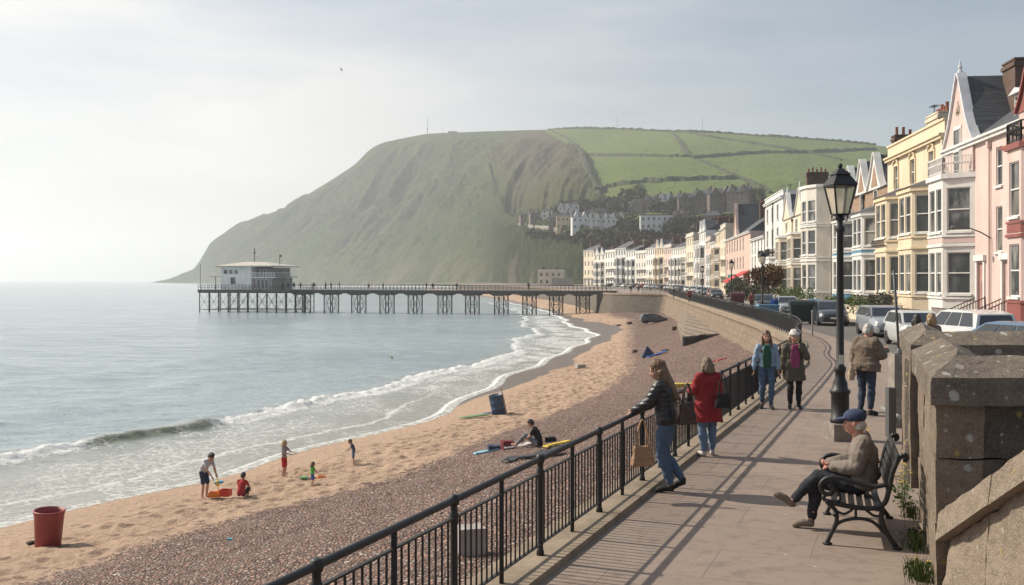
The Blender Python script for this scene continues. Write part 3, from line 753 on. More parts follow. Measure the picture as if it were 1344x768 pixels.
def lichen_stone(name, c1, c2, lich, rust=0):
    m = NT(name); n1 = m.noise(1.8, 8, .72); n2 = m.noise(9, 7, .72); n3 = m.noise(60, 3, .6)
    k = m.mix(m.ramp(n1, [(.35,0),(.62,1)]), c1, c2)
    k = m.mix(m.ramp(n2, [(.45,0),(.7,.7)]), k, sc3(c1, .55)); k = m.mix(m.ramp(n3, [(.56,0),(.75,.55)]), k, sc3(c2, 1.5))
    k = m.mix(m.ramp(n3, [(.3,.6),(.45,0)]), k, sc3(c1, .4))
    n5 = m.noise(170, 2, .5); k = m.mix(m.ramp(n5, [(.32,.65),(.45,0)]), k, sc3(c1, .35)); k = m.mix(m.ramp(n5, [(.58,0),(.70,.6)]), k, sc3(c2, 1.7))
    for scl, th, colr in ((5.5, lich, (.50,.49,.44)), (14, lich*.9, (.42,.41,.36)), (9, lich*.5, (.40,.30,.10))):
        vo = m.n('ShaderNodeTexVoronoi'); vo.inputs['Scale'].default_value = scl; m.l(m.tc.outputs['Object'], vo.inputs['Vector'])
        sp = m.n('ShaderNodeSeparateColor'); m.l(vo.outputs['Color'], sp.inputs[0])
        dd = m.math('ADD', vo.outputs['Distance'], m.math('MULTIPLY', m.math('SUBTRACT', n2, .5), .6))
        li = m.math('MULTIPLY', m.ramp(dd, [(.20,1),(.27,0)]), m.ramp(sp.outputs[0], [(1-th-.02,0),(1-th,1)]))
        k = m.mix(m.math('MULTIPLY', li, .85), k, colr)
    nb = m.bump(n2, .9, .05); nb = m.bump(n3, .8, .012, nb); nb = m.bump(n1, .5, .06, nb)
    return m.out(k, .95, nb, Specular_IOR_Level=.25)
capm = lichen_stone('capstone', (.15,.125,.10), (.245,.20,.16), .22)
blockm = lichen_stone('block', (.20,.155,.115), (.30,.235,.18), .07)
block_shade = lichen_stone('shadeblock', (.085,.072,.058), (.15,.125,.10), .12)  # wall stone with shade in its colour, for faces turned from the sun
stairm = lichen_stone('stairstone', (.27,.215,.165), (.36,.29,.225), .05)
# corner wall: front leg faces the camera, side leg runs back beside the promenade
w1 = empty('stone_wall', (0,0,0), 0, 'weathered stone corner wall with lichen spotted coping behind the bench, nearest the camera', 'wall')
random.seed(11)
def quadwall(y0, x0, x1, zs, yb, root, mat, seed, widths):
    for j in range(len(zs)-1):
        x = x0; k = 0
        while x < x1-.01:
            w = widths[(j*3+k) % len(widths)]; xe = min(x+w, x1); g = .008
            o = MB().box(x+(g if k else 0), xe-g, y0+random.uniform(-.012,.012), yb, zs[j]+g, zs[j+1]-g).build('stone_course', mat, root)
            rough(o, 8, .022, 2.5, seed+j*5+k); x = xe; k += 1
quadwall(8.95, 3.93, 7.2, [-.1,.62,1.18,1.66], 9.42, w1, block_shade, 1, [1.35,.95,1.6,1.1])
# side leg, battered left face
def side(yn, yf, xn, xf, z0, z1, w, root, mat, seed, nm='stone_course', lean=.0):
    o = MB().hexa([(xn-lean,yn,z0),(xn+w,yn,z0),(xf+w,yf,z0),(xf-lean,yf,z0)], [(xn,yn,z1),(xn+w,yn,z1),(xf+w,yf,z1),(xf,yf,z1)]).build(nm, mat, root)
    return rough(o, 8, .028, 2.2, seed)
for j, (za, zb) in enumerate(((-.1,.615),(.625,1.175),(1.185,1.66))):
    L = 3.3; cuts = [(0,.55),(0,.38),(0,.6)][j]; cu = list(cuts)+[1]
    for a, b in zip(cu[:-1], cu[1:]):
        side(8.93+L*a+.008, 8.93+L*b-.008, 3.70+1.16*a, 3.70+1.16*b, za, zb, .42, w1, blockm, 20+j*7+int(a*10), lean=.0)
# coping: front leg (weathered top), side leg
def coping_m(root, secs, mat, seed, z0=1.66, z1=1.90, z2=2.06):
    for i, (a, b) in enumerate(zip(secs[:-1], secs[1:])):
        S_ = []
        for (o, m__, n_), g in ((a, .004), (b, -.004)):
            S_.append([(o[0],o[1],z0),(n_[0],n_[1],z0),(n_[0],n_[1],z1+.03),(m__[0],m__[1],z2),(o[0],o[1],z1)])
        m_ = MB(); m_.add(S_[0]+S_[1], [(0,1,2,3,4),(9,8,7,6,5)]+[(k,(k+1)%5,5+(k+1)%5,5+k) for k in range(5)])
        rough(m_.build('coping', mat, root), 8, .016, 3, seed+i, .008)
def coping_run(root, pts, mat, seed):
    """pts: list of (x,y) outer-edge and (x,y) inner-edge pairs along the run"""
    for i, ((oa, ia), (ob, ib)) in enumerate(pts):
        oa, ia, ob, ib = map(Vector, (oa, ia, ob, ib))
        z0, z1, z2 = 1.66, 1.90, 2.06
        ma = oa.lerp(ia, .55); mb_ = ob.lerp(ib, .55)
        sec = lambda o, mm, n_: [(o.x,o.y,z0),(n_.x,n_.y,z0),(n_.x,n_.y,z1+.03),(mm.x,mm.y,z2),(o.x,o.y,z1)]
        A = sec(oa, ma, ia); B = sec(ob, mb_, ib)
        m_ = MB(); m_.add(A+B, [(0,1,2,3,4),(9,8,7,6,5)]+[(k,(k+1)%5,5+(k+1)%5,5+k) for k in range(5)])
        rough(m_.build('coping', mat, root), 8, .018, 3, seed+i, .01)
cr = ((3.62,8.85),(4.02,9.27),(4.32,9.58))
coping_m(w1, [((7.2,8.85),(7.2,9.27),(7.2,9.58)), ((5.7,8.85),(5.7,9.27),(5.7,9.58)), cr, ((4.2,10.55),(4.55,10.45),(4.82,10.40)), ((4.80,12.3),(5.12,12.2),(5.36,12.12))], capm, 50)
w2 = empty('stone_wall', (0,0,0), 0, 'second stone wall with dark shaded face behind the lichen spotted corner wall', 'wall')
quadwall(13.4, 5.35, 9.5, [-.1,.5,1.0,1.35,1.68], 13.95, w2, block_shade, 80, [.9,1.2,.75])
def shift(pts, z): return pts
coping_m(w2, [((7.9,13.3),(7.9,13.7),(7.9,14.05)), ((5.18,13.3),(5.56,13.72),(5.86,14.03)), ((6.32,16.7),(6.64,16.6),(6.88,16.5))], capm, 90)
o = MB().hexa([(7.92,13.45,1.66),(9.8,13.45,1.66),(9.8,14.1,1.66),(7.92,14.1,1.66)], [(7.92,13.45,2.06),(9.8,13.45,2.06),(9.8,14.0,2.16),(7.92,14.0,2.16)]).build('coping', capm, w2); rough(o, 8, .02, 3, 95)
side(13.5, 16.6, 5.25, 6.32, -.1, 1.66, .5, w2, blockm, 97)
# sloping stair wall in the right foreground
w3 = empty('stair_wall', (0,0,0), 0, 'sunlit sloping stone stair wall with a heavy slanted coping in the right foreground', 'wall')
def zt(y): return .70+(8.93-y)*.535
ysl = [8.9, 7.9, 6.75, 5.7, 4.6]
for i, (a, b) in enumerate(zip(ysl[:-1], ysl[1:])):
    o = MB().hexa([(3.67,a-.004,zt(a)-.24),(4.22,a-.004,zt(a)-.24),(4.22,b+.006,zt(b)-.24),(3.67,b+.006,zt(b)-.24)], [(3.70,a-.004,zt(a)),(4.2,a-.004,zt(a)),(4.2,b+.006,zt(b)),(3.70,b+.006,zt(b))]).build('coping', stairm, w3)
    rough(o, 8, .012, 3, 110+i, .006)
for i, (a, b) in enumerate(((8.82,8.1),(8.1,7.35),(7.35,6.6),(6.6,5.7),(5.7,4.7))):
    o = MB().hexa([(3.70,a-.01,-.1),(4.15,a-.01,-.1),(4.15,b+.01,-.1),(3.70,b+.01,-.1)], [(3.78,a-.01,zt(a)-.245),(4.15,a-.01,zt(a)-.245),(4.15,b+.01,zt(b)-.245),(3.78,b+.01,zt(b)-.245)]).build('stone_course', stairm, w3)
    rough(o, 8, .045, 2.6, 130+i, .01)
# granite gate post, pole and pipe rail
o = MB().box(7.08,7.42,18.95,19.3,0,.45).build('gate_post', granite); rough(o, 4, .006, 3, 1, .003)
tag(o, 'square granite gate post of stacked blocks in front of the standing old man', 'post')
for k, (a, b) in enumerate(((.455,.93),(.935,1.37))):
    c = MB().box(7.08,7.42,18.95,19.3,a,b).build('granite_block', granite, o); rough(c, 4, .006, 3, 2+k, .003)
mb = MB(); mb.lathe([(.10,1.372),(.10,1.39),(.05,1.40),(.035,1.46),(.026,1.47)], (7.22,19.1,0), 10); mb.tube([(7.22,19.1,1.4),(7.17,19.1,2.2),(7.12,19.1,2.92)], .024, 8)
tag(mb.build('pole', paint('greymetal', (.10,.10,.10), .5, .2, 5, .1), smooth=True), 'thin grey metal pole leaning slightly, standing on the granite gate post', 'pole')
mb = MB(); mb.tube([(6.62,18.3,.45),(6.4,16.95,.47),(6.18,16.6,.46)], .045, 10)
pr = mb.build('pipe_rail', paint('galv', (.42,.40,.37), .45, .25, 6, .15, metallic=.5), smooth=True); tag(pr, 'short pale galvanised pipe rail behind the seated man, fixed to the stone wall', 'pipe')
MB().box(6.08,6.20,16.52,16.68,.20,1.0).build('bracket', paint('greymetal', (.1,.1,.1)), pr)
# ================================================================ pier
pier_metal = paint('pier_metal', (.055,.052,.05), .75, .3, .5, .2)
deckm = paint('pier_deck', (.10,.085,.07), .85, .3, .4, .2)
whitew = paint('white_paint', (.84,.84,.82), .6, .12, .4, .1, dirt=(.45,.43,.38))
winglass = NT('winglass')
_oi = winglass.n('ShaderNodeObjectInfo')
_wn = winglass.noise(1.1, 4, .6, stretch=(1,1,.5))  # mottled reflections painted into the pane colour
winglass = winglass.out(winglass.mix(winglass.ramp(_wn, [(.45,0),(.58,.8)]), (.03,.035,.038), winglass.ramp(_oi.outputs['Random'], [(0,(.025,.030,.034)),(.25,(.06,.07,.075)),(.5,(.16,.16,.155)),(.75,(.33,.32,.29)),(.9,(.13,.105,.08)),(1,(.45,.42,.37))])), .10, None, Specular_IOR_Level=.8)
PA = Vector((-70.6, 245.4)); PB = Vector((20.5, 215)); pd = (PB-PA).normalized(); pn = Vector((-pd.y, pd.x)); PL = (PB-PA).length
pier = empty('pier', (PA.x, PA.y, 0), math.atan2(pd.y, pd.x), 'long iron pier on trestle legs reaching out to sea with a wide pier head', 'pier')
DZ = .38
MB().box(0, PL+1.5, -2.2, 2.2, DZ-.10, DZ).build('deck', deckm, pier)
mb = MB()
for y in (-2.1, 0, 2.1): mb.box(0, PL, y-.12, y+.12, DZ-.75, DZ-.10)
k = 24.5
pl_px = [398, 435, 471, 508, 545, 584, 620, 658, 695, 730, 765]
def along(px):
    t = (px-672)/F   # X/Y on the pier's line
    return ((t*PA.y-PA.x)/(pd.x-t*pd.y))
mb.build('girder', pier_metal, pier)
def alongf(px, y):
    t = (px-672)/F; a = PA+pn*y; return (t*a.y-a.x)/(pd.x-t*pd.y)
def braced(mb, xs, ys_, z0, z1, lv):
    for x in xs:
        for y in ys_: mb.tube([(x,y,z0),(x,y,z1)], .13, 6)
    zs = np.linspace(z0+.3, z1, lv+1)
    for y in (ys_[0], ys_[-1]):
        for a, b in zip(xs[:-1], xs[1:]):
            for za, zb in zip(zs[:-1], zs[1:]):
                mb.bar((a,y,za),(b,y,zb),.07); mb.bar((b,y,za),(a,y,zb),.07); mb.bar((a,y,za),(b,y,za),.08)
    for x in xs:
        for a, b in zip(ys_[:-1], ys_[1:]):
            mb.bar((x,a,zs[0]),(x,b,zs[-1]),.07); mb.bar((x,b,zs[0]),(x,a,zs[-1]),.07)
for px in pl_px:
    s = along(px); wx, wy = PA+pd*s
    zb = min(SEA-.6, 0) if wx < 9 else bz(wx, wy)-.4
    mb = MB(); braced(mb, [s-1.05, s+1.05], [-1.5, 1.5], zb, DZ-.7, 2)
    mb.build('trestle', pier_metal, pier)
for px in pl_px[:]:
    s = along(px); mb = MB()
    for y in (-2.1, 2.1):
        mb.prism([(s-2.0,DZ-.76),(s-1.15,DZ-1.15),(s+1.15,DZ-1.15),(s+2.0,DZ-.76)], 'y', y-.06, y+.06)
    mb.build('spandrel', pier_metal, pier)
MB().box(PL-2.2, PL+1.0, -2.4, 2.4, -4.6, DZ-.12).build('abutment', paint('abut', (.07,.065,.06), .9, .3, .6, .3), pier)
# railing of the pier
mb = MB()
for y in (-2.15, 2.15):
    mb.bar((22,y,DZ+1.1),(PL,y,DZ+1.1),.08); mb.bar((22,y,DZ+.55),(PL,y,DZ+.55),.05)
    x = 22
    while x < PL: mb.box(x-.035,x+.035,y-.035,y+.035,DZ,DZ+1.1); x += .9
mb.build('railing', pier_metal, pier)
# pier head
HX = alongf(378, -6.3)
mb = MB(); mb.box(-1, HX, -6.5, 6.5, DZ-.32, DZ+.004); mb.build('head_deck', deckm, pier)
mb = MB()
xs = list(np.linspace(-.6, HX-.4, 10))
for y in (-6.2, -2.2, 2.2, 6.2):
    for x in xs: mb.tube([(x,y,SEA-1),(x,y,DZ-.3)], .12, 6)
for y in (-6.2, 6.2):
    for a, b in zip(xs[:-1], xs[1:]):
        mb.bar((a,y,SEA+.6),(b,y,SEA+.6),.10); mb.bar((a,y,SEA+.6),(b,y,DZ-.9),.06); mb.bar((b,y,SEA+.6),(a,y,DZ-.9),.06); mb.bar((a,y,SEA+2.4),(b,y,SEA+2.4),.07)
for x in xs:
    mb.bar((x,-6.2,SEA+.6),(x,6.2,SEA+.6),.08); mb.bar((x,-6.2,DZ-.5),(x,6.2,DZ-.5),.25)
mb.box(-.9, HX-.1, -6.45, -6.25, DZ-.75, DZ-.3); mb.box(-.9, HX-.1, 6.25, 6.45, DZ-.75, DZ-.3)
mb.build('piles', pier_metal, pier)
mb = MB()
for (xa, ya, xb, yb) in ((-.9,-6.3,HX,-6.3),(-.9,6.3,HX,6.3),(-.9,-6.3,-.9,6.3)):
    mb.bar((xa,ya,DZ+1.1),(xb,yb,DZ+1.1),.08); mb.bar((xa,ya,DZ+.55),(xb,yb,DZ+.55),.05)
    n = int(max(abs(xb-xa), abs(yb-ya))/.9)
    for i in range(n+1):
        t = i/n; x = xa+(xb-xa)*t; y = ya+(yb-ya)*t; mb.box(x-.035,x+.035,y-.035,y+.035,DZ,DZ+1.1)
mb.build('railing', pier_metal, pier)
# pavilion on the head
x0, x1 = alongf(290, -5.0), alongf(330, -5.0); x2 = alongf(357, -4.6)
pav = empty('pier_pavilion', pier.location, pier.rotation_euler.z, 'white two storey pavilion with an oversailing flat hipped roof on the pier head', 'pavilion')
MB().box(x0, x1, -5.0, 4.5, DZ, DZ+5.3).build('wall', whitew, pav)
MB().box(x1, x2, -4.6, 4.5, DZ, DZ+2.75).build('lower_wall', paint('pavgrey', (.36,.36,.35), .7, .15, .5), pav)
MB().box(x1, x2-.6, -3.2, 4.4, DZ+2.95, DZ+5.1).build('upper_wall', paint('pavdark', (.22,.21,.20), .7, .15, .5), pav)
MB().box(x1, x2+1.2, -5.7, 5.0, DZ+2.75, DZ+2.95).build('balcony_slab', whitew, pav)
mb = MB()
for z in (3.35, 3.65): mb.bar((x1,-5.6,DZ+z),(x2+1.15,-5.6,DZ+z),.05); mb.bar((x2+1.15,-5.6,DZ+z),(x2+1.15,4.9,DZ+z),.05)
mb.bar((x1,-5.6,DZ+3.95),(x2+1.15,-5.6,DZ+3.95),.09); mb.bar((x2+1.15,-5.6,DZ+3.95),(x2+1.15,4.9,DZ+3.95),.09)
for i in range(10): x = x1+(x2+1.15-x1)*i/9; mb.box(x-.04,x+.04,-5.65,-5.55,DZ+2.95,DZ+3.95)
mb.build('balcony_rail', whitew, pav)
ov = 1.0; xa, xb, ya, yb = x0-ov, x2+1.2, -6.0, 5.6; zc = DZ+5.3
roofm = paint('pav_roof', (.50,.46,.40), .7, .15, .6)
mb = MB(); mb.box(xa, xb, ya, yb, zc, zc+.28); mb.add([(xa,ya,zc+.281),(xb,ya,zc+.281),(xb,yb,zc+.281),(xa,yb,zc+.281),(x0+3.5,-.3,zc+1.25),(x1+.5,-.3,zc+1.25)], [(0,1,5,4),(1,2,5),(2,3,4,5),(3,0,4)])
roof = mb.build('roof', roofm, pav)
mb = MB(); mb.tube([(x1-2.2,-.3,zc+1.2),(x1-2.2,-.3,zc+4.6)], .09, 6); mb.sphere((x1-2.2,-.3,zc+3.4), .25); mb.build('mast', pier_metal, roof)
mb = MB(); mb.tube([(x2-.6,-.3,zc+.5),(x2-.6,-.3,zc+3.0)], .07, 6); mb.sphere((x2-.4,-.3,zc+2.6), .3); mb.build('mast', pier_metal, roof)
def pwin(xa, xb, za, zb, y=-5.0):
    w = MB().box(xa, xb, y-.04, y-.02, za, zb).build('window', winglass, pav)
    f = MB(); t = .09
    f.box(xa-t,xa,y-.09,y,za-t,zb+t); f.box(xb,xb+t,y-.09,y,za-t,zb+t); f.box(xa,xb,y-.09,y,zb,zb+t); f.box(xa,xb,y-.09,y,za-t,za)
    if xb-xa > 1.3: f.box((xa+xb)/2-.04,(xa+xb)/2+.04,y-.08,y-.03,za,zb)
    f.build('frame', whitew, w)
pwin(x0+2.6, x0+3.9, DZ+1.3, DZ+2.9)
for a in (1.0, 2.8, 4.6): pwin(x0+a*.8, x0+a*.8+.95, DZ+3.7, DZ+4.6)
for i in range(4):
    a = x1+.3+i*1.05; pwin(a, a+.7, DZ+.4, DZ+2.3, -4.6)
for i in range(4):
    a = x1+.25+i*.95; pwin(a, a+.7, DZ+3.2, DZ+4.6, -3.2)
for sgn, xx in ((-1, x0-2.4), (1, x2+2.4)):
    u = empty('parasol', pier.location, pier.rotation_euler.z, 'flat grey shade canopy at the %s end of the pier pavilion' % ('seaward' if sgn < 0 else 'landward'), 'canopy')
    MB().box(xx-1.6, xx+1.6, -4, 0, DZ+3.0 , DZ+3.12).build('canopy', paint('canopy', (.25,.25,.25), .7), u)
    mb = MB()
    for yy in (-3.6,-.4):
        mb.tube([(xx,yy,DZ),(xx,yy,DZ+3.0)], .09, 6)
    mb.build('pole', pier_metal, u)
tl = MB(); tl.tube([(-.2,-6.5,DZ),(-.2,-6.5,DZ+6.0)], .06, 6); o = tl.build('flagpole', pier_metal); o.location = pier.location; o.rotation_euler = pier.rotation_euler
tag(o, 'thin flagpole at the seaward corner of the pier head', 'pole')
# ================================================================ houses
random.seed(21)
HM = {}
def render_m(name, c):      # painted render walls
    return paint('wall_'+name, c, .85, .14, .35, .25, 30, .01, dirt=sc3(c, .62))
def brick_m(name, c1, c2, mortar, sz=1.0):
    if name in HM: return HM[name]
    m = NT(name); co = m.tc.outputs['Object']; sx = m.n('ShaderNodeSeparateXYZ'); m.l(co, sx.inputs[0])
    cx = m.n('ShaderNodeCombineXYZ'); m.l(m.math('ADD', sx.outputs[0], sx.outputs[1]), cx.inputs[0]); m.l(sx.outputs[2], cx.inputs[1])
    br = m.n('ShaderNodeTexBrick'); br.inputs['Scale'].default_value = 1; br.inputs['Brick Width'].default_value = .24*sz; br.inputs['Row Height'].default_value = .085*sz
    br.inputs['Mortar Size'].default_value = .008*sz; br.inputs['Color1'].default_value = (*c1, 1); br.inputs['Color2'].default_value = (*c2, 1); br.inputs['Mortar'].default_value = (*mortar, 1)
    m.l(cx.outputs[0], br.inputs['Vector'])
    k = m.mix(m.ramp(m.noise(1.2, 6, .65), [(.35,0),(.7,.6)]), br.outputs['Color'], sc3(c1, .6))
    HM[name] = m.out(k, .9, m.bump(br.outputs['Fac'], -.4, .01)); return HM[name]
def slate_m():
    if 'slate' in HM: return HM['slate']
    m = NT('slate'); co = m.tc.outputs['Object']; sx = m.n('ShaderNodeSeparateXYZ'); m.l(co, sx.inputs[0])
    cx = m.n('ShaderNodeCombineXYZ'); m.l(sx.outputs[0], cx.inputs[0]); m.l(m.math('ADD', m.math('MULTIPLY', sx.outputs[2], 1.3), m.math('MULTIPLY', sx.outputs[1], .2)), cx.inputs[1])
    br = m.n('ShaderNodeTexBrick'); br.inputs['Scale'].default_value = 1; br.inputs['Brick Width'].default_value = .34; br.inputs['Row Height'].default_value = .25
    br.inputs['Mortar Size'].default_value = .01; br.inputs['Color1'].default_value = (.05,.055,.066,1); br.inputs['Color2'].default_value = (.085,.088,.10,1); br.inputs['Mortar'].default_value = (.02,.02,.025,1)
    m.l(cx.outputs[0], br.inputs['Vector'])
    k = m.mix(m.ramp(m.noise(.9, 6, .7), [(.45,0),(.7,.5)]), br.outputs['Color'], (.10,.10,.075))
    HM['slate'] = m.out(k, .6, m.bump(br.outputs['Fac'], -.5, .02)); return HM['slate']
slate = slate_m()
brownb = brick_m('dark_brick', (.12,.075,.055), (.17,.10,.075), (.10,.085,.07))
tanb = brick_m('tan_brick', (.40,.25,.16), (.26,.155,.10), (.34,.29,.23), 1.3)
potm = paint('pot', (.33,.12,.075), .8, .25, 5, .2)
wht = render_m('white', (.74,.71,.66)); trimw = paint('trim_white', (.76,.74,.70), .55, .1, 1, .1, dirt=(.5,.47,.42))
lead = paint('lead', (.085,.085,.09), .6, .3, 2, .2)
stone_trim = paint('stone_trim', (.48,.40,.31), .85, .2, 1.5, .3)
darkiron = iron
DET = [2]
def panel(mb, p0, p1, z0, z1, ops, rv=.13):
    """vertical wall sheet from p0 to p1 (plan) with real openings and reveals; outward = right of p0->p1"""
    p0 = Vector(p0); p1 = Vector(p1); L = (p1-p0).length; d = (p1-p0)/L; n = Vector((d.y, -d.x))
    ops = [o for o in ops if o[0] < o[1]]
    us = sorted({0, L, *[o[0] for o in ops], *[o[1] for o in ops]}); zs = sorted({z0, z1, *[o[2] for o in ops], *[o[3] for o in ops]})
    P = lambda u, z, o=0: (p0.x+d.x*u-n.x*o, p0.y+d.y*u-n.y*o, z)
    for a, b in zip(us[:-1], us[1:]):
        for c, e in zip(zs[:-1], zs[1:]):
            um, zm = (a+b)/2, (c+e)/2
            if any(o[0] < um < o[1] and o[2] < zm < o[3] for o in ops): continue
            mb.quad(P(a,c), P(b,c), P(b,e), P(a,e))
    for a, b, c, e in [o[:4] for o in ops]:
        mb.quad(P(a,c), P(a,e), P(a,e,rv), P(a,c,rv)); mb.quad(P(b,c), P(b,c,rv), P(b,e,rv), P(b,e))
        mb.quad(P(a,c), P(a,c,rv), P(b,c,rv), P(b,c)); mb.quad(P(a,e), P(b,e), P(b,e,rv), P(a,e,rv))
def fbox(mb, p0, p1, u0, u1, z0, z1, o0, o1):
    """box on a facade: u along it, o outward offsets"""
    p0 = Vector(p0); p1 = Vector(p1); d = (p1-p0).normalized(); n = Vector((d.y, -d.x))
    q = lambda u, o, z: (p0.x+d.x*u+n.x*o, p0.y+d.y*u+n.y*o, z)
    mb.hexa([q(u0,o1,z0),q(u1,o1,z0),q(u1,o0,z0),q(u0,o0,z0)], [q(u0,o1,z1),q(u1,o1,z1),q(u1,o0,z1),q(u0,o0,z1)])
def window(root, p0, p1, op, det=2, frame=None, surround=None, sill=True, kind='sash', rv=.13):
    a, b, z0, z1 = op[:4]; frame = frame or trimw
    g = MB(); fbox(g, p0, p1, a, b, z0, z1, -rv-.02, -rv+.02); w = g.build('window', winglass, root, fixn=False)
    if det == 0: return w
    f = MB(); t = .055; o0, o1 = -rv+.021, -rv+.075
    fbox(f,p0,p1,a,a+t,z0,z1,o0,o1); fbox(f,p0,p1,b-t,b,z0,z1,o0,o1); fbox(f,p0,p1,a+t,b-t,z1-t,z1,o0,o1); fbox(f,p0,p1,a+t,b-t,z0,z0+t*1.2,o0,o1)
    zm = (z0+z1)/2; fbox(f,p0,p1,a+t,b-t,zm-.03,zm+.03,o0,o1+.015)
    if kind == 'grid':
        for k in (1, 2): u = a+(b-a)*k/3; fbox(f,p0,p1,u-.015,u+.015,z0+t,z1-t,o0,o1-.01)
        for k in (1, 3): z = z0+(z1-z0)*k/4; fbox(f,p0,p1,a+t,b-t,z-.015,z+.015,o0,o1-.012)
    f.build('frame', frame, w)
    if det == 1: return w
    if sill:
        s = MB(); fbox(s,p0,p1,a-.09,b+.09,z0-.11,z0-.003,-rv,.10); s.build('sill', surround or frame, w)
    if surround:
        s = MB(); e = .12
        fbox(s,p0,p1,a-e,a-.004,z0,z1+.003,0.003,.045); fbox(s,p0,p1,b+.004,b+e,z0,z1+.003,.003,.045); fbox(s,p0,p1,a-e,b+e,z1+.004,z1+e+.03,.003,.06)
        s.build('surround', surround, w)
    return w
def chimney(root, x, y, z0, h, w=1.0, d=.7, pots=4, mat=None):
    c = MB(); c.box(x-w/2,x+w/2,y-d/2,y+d/2,z0,z0+h); c.box(x-w/2-.08,x+w/2+.08,y-d/2-.08,y+d/2+.08,z0+h-.32,z0+h-.12); c.box(x-w/2-.05,x+w/2+.05,y-d/2-.05,y+d/2+.05,z0+h+.002,z0+h+.09)
    ch = c.build('chimney', mat or brownb, root)
    for i in range(pots):
        p = MB(); vertical = d > w
        px_, py_ = (x, y-d/2+d*(i+.5)/pots) if vertical else (x-w/2+w*(i+.5)/pots, y)
        hh = random.choice((.42,.42,.6)); p.lathe([(.13,0),(.11,.06),(.10,hh-.06),(.13,hh-.03),(.12,hh)], (px_,py_,z0+h+.09), 8); p.build('chimney_pot', potm, ch, smooth=True)
    return ch
def bay(root, uc, w, dep, z0, levels, top, mat, trim, frame=None, det=2, cant=.75, roof='flat', plinth=None, bandm=None, panelm=None, rounded=False, cols=None):
    """canted bay: plan centre uc, outer width w, depth dep toward the sea (-y). levels: [(z0,z1)] windows"""
    xs = [uc-w/2, uc-w/2+cant, uc+w/2-cant, uc+w/2]
    if rounded:
        pts = [Vector((uc-w/2*math.cos(math.pi*i/6), -dep*math.sin(math.pi*i/6)**.8 if 0 < i < 6 else 0)) for i in range(7)]
    else: pts = [Vector((xs[0],0)), Vector((xs[1],-dep)), Vector((xs[2],-dep)), Vector((xs[3],0))]
    mb = MB(); wins = []
    for j, (p, q) in enumerate(zip(pts[:-1], pts[1:])):
        L = (q-p).length; n = 1
        if not rounded and j == 1 and L > 2.0: n = 2
        ops = []
        if rounded and j in (0, 5): ops = []
        else:
            m_ = .16 if L < 1.4 else .22
            wd = (L-m_*(n+1))/n
            if wd > .3:
                for (za, zb) in levels:
                    for i in range(n): ops.append((m_+i*(wd+m_), m_+i*(wd+m_)+wd, za, zb))
        panel(mb, p, q, z0, top, ops)
        wins += [(p, q, o) for o in ops]
    b = mb.build('bay', mat, root, fixn=False)
    for p, q, o in wins: window(b, p, q, o, det if det < 2 else 2, frame, None, True)
    def ring(mb, za, zb, o, lead_=0):
        P = [v.copy() for v in pts]; c = Vector((uc, 0))
        Q = []
        for i, v in enumerate(P):
            if i in (0, len(P)-1): Q.append(v+Vector((-o if i == 0 else o, 0)))
            else: Q.append(v+(v-Vector((uc, .0))).normalized()*o*1.15)
        base = [(v.x, v.y) for v in Q]; mb.prism(base+[(Q[-1].x,.05),(Q[0].x,.05)], 'z', za, zb)
    t = MB(); ring(t, top-.16, top+.10, .14)
    for i in range(len(levels)-1):
        zm0, zm1 = levels[i][1], levels[i+1][0]; ring(t, zm0+.30, zm0+.44, .09); ring(t, zm1-.30, zm1-.20, .07)
    ring(t, levels[0][0]-.28, levels[0][0]-.16, .07)
    t.build('cornice', trim, b)
    if bandm:
        t = MB()
        for i in range(len(levels)-1): ring(t, levels[i][1]+.50, levels[i+1][0]-.34, .025)
        t.build('band', bandm, b)
    if plinth: t = MB(); ring(t, z0-.0, levels[0][0]-.30, .03); t.build('plinth', plinth, b)
    if roof == 'lead':
        r = MB(); c = [(v.x*1.0, v.y) for v in pts]; o = .2
        lo = [(pts[0].x-o,0,top+.1)]+[(v.x+(o if v.x > uc else -o)*.6, v.y-o, top+.1) for v in pts[1:-1]]+[(pts[-1].x+o,0,top+.1)]
        hi = [(uc+(v[0]-uc)*.45, v[1]*.12, top+.62) for v in lo]
        n = len(lo); r.add(lo+hi, [(i,i+1,n+i+1,n+i) for i in range(n-1)]+[tuple(range(n,2*n)), tuple(range(n))]); r.build('bay_roof', lead, b)
    if roof == 'balcony':
        r = MB(); zt_ = top+.1
        for i in range(len(pts)-1):
            p, q = pts[i], pts[i+1]; r.bar((p.x,p.y,zt_+.9),(q.x,q.y,zt_+.9),.06); r.bar((p.x,p.y,zt_+.12),(q.x,q.y,zt_+.12),.04)
            n = max(3, int((q-p).length/.14))
            for k in range(n+1):
                v = p.lerp(q, k/n); r.bar((v.x,v.y,zt_),(v.x,v.y,zt_+.9),.028 if k % n else .07)
            for k in range(n):
                v = p.lerp(q, (k+.5)/n); r.sphere((v.x,v.y,zt_+.55), .05, 6, 4, (1,1,1.5))
        r.build('balustrade', cols or trimw, b)
    return b
def gable_top(mb, x0, x1, z, h, y0, y1, n=1):
    w = (x1-x0)/n
    for i in range(n):
        a = x0+i*w; b = a+w; mb.prism([(a,z),(b,z),((a+b)/2,z+h)], 'y', y0, y1)
def house_at(px, X0=17.9, s=.115): return X0/((px-672)/F-s)
ROT = math.atan2(-1, -.115)
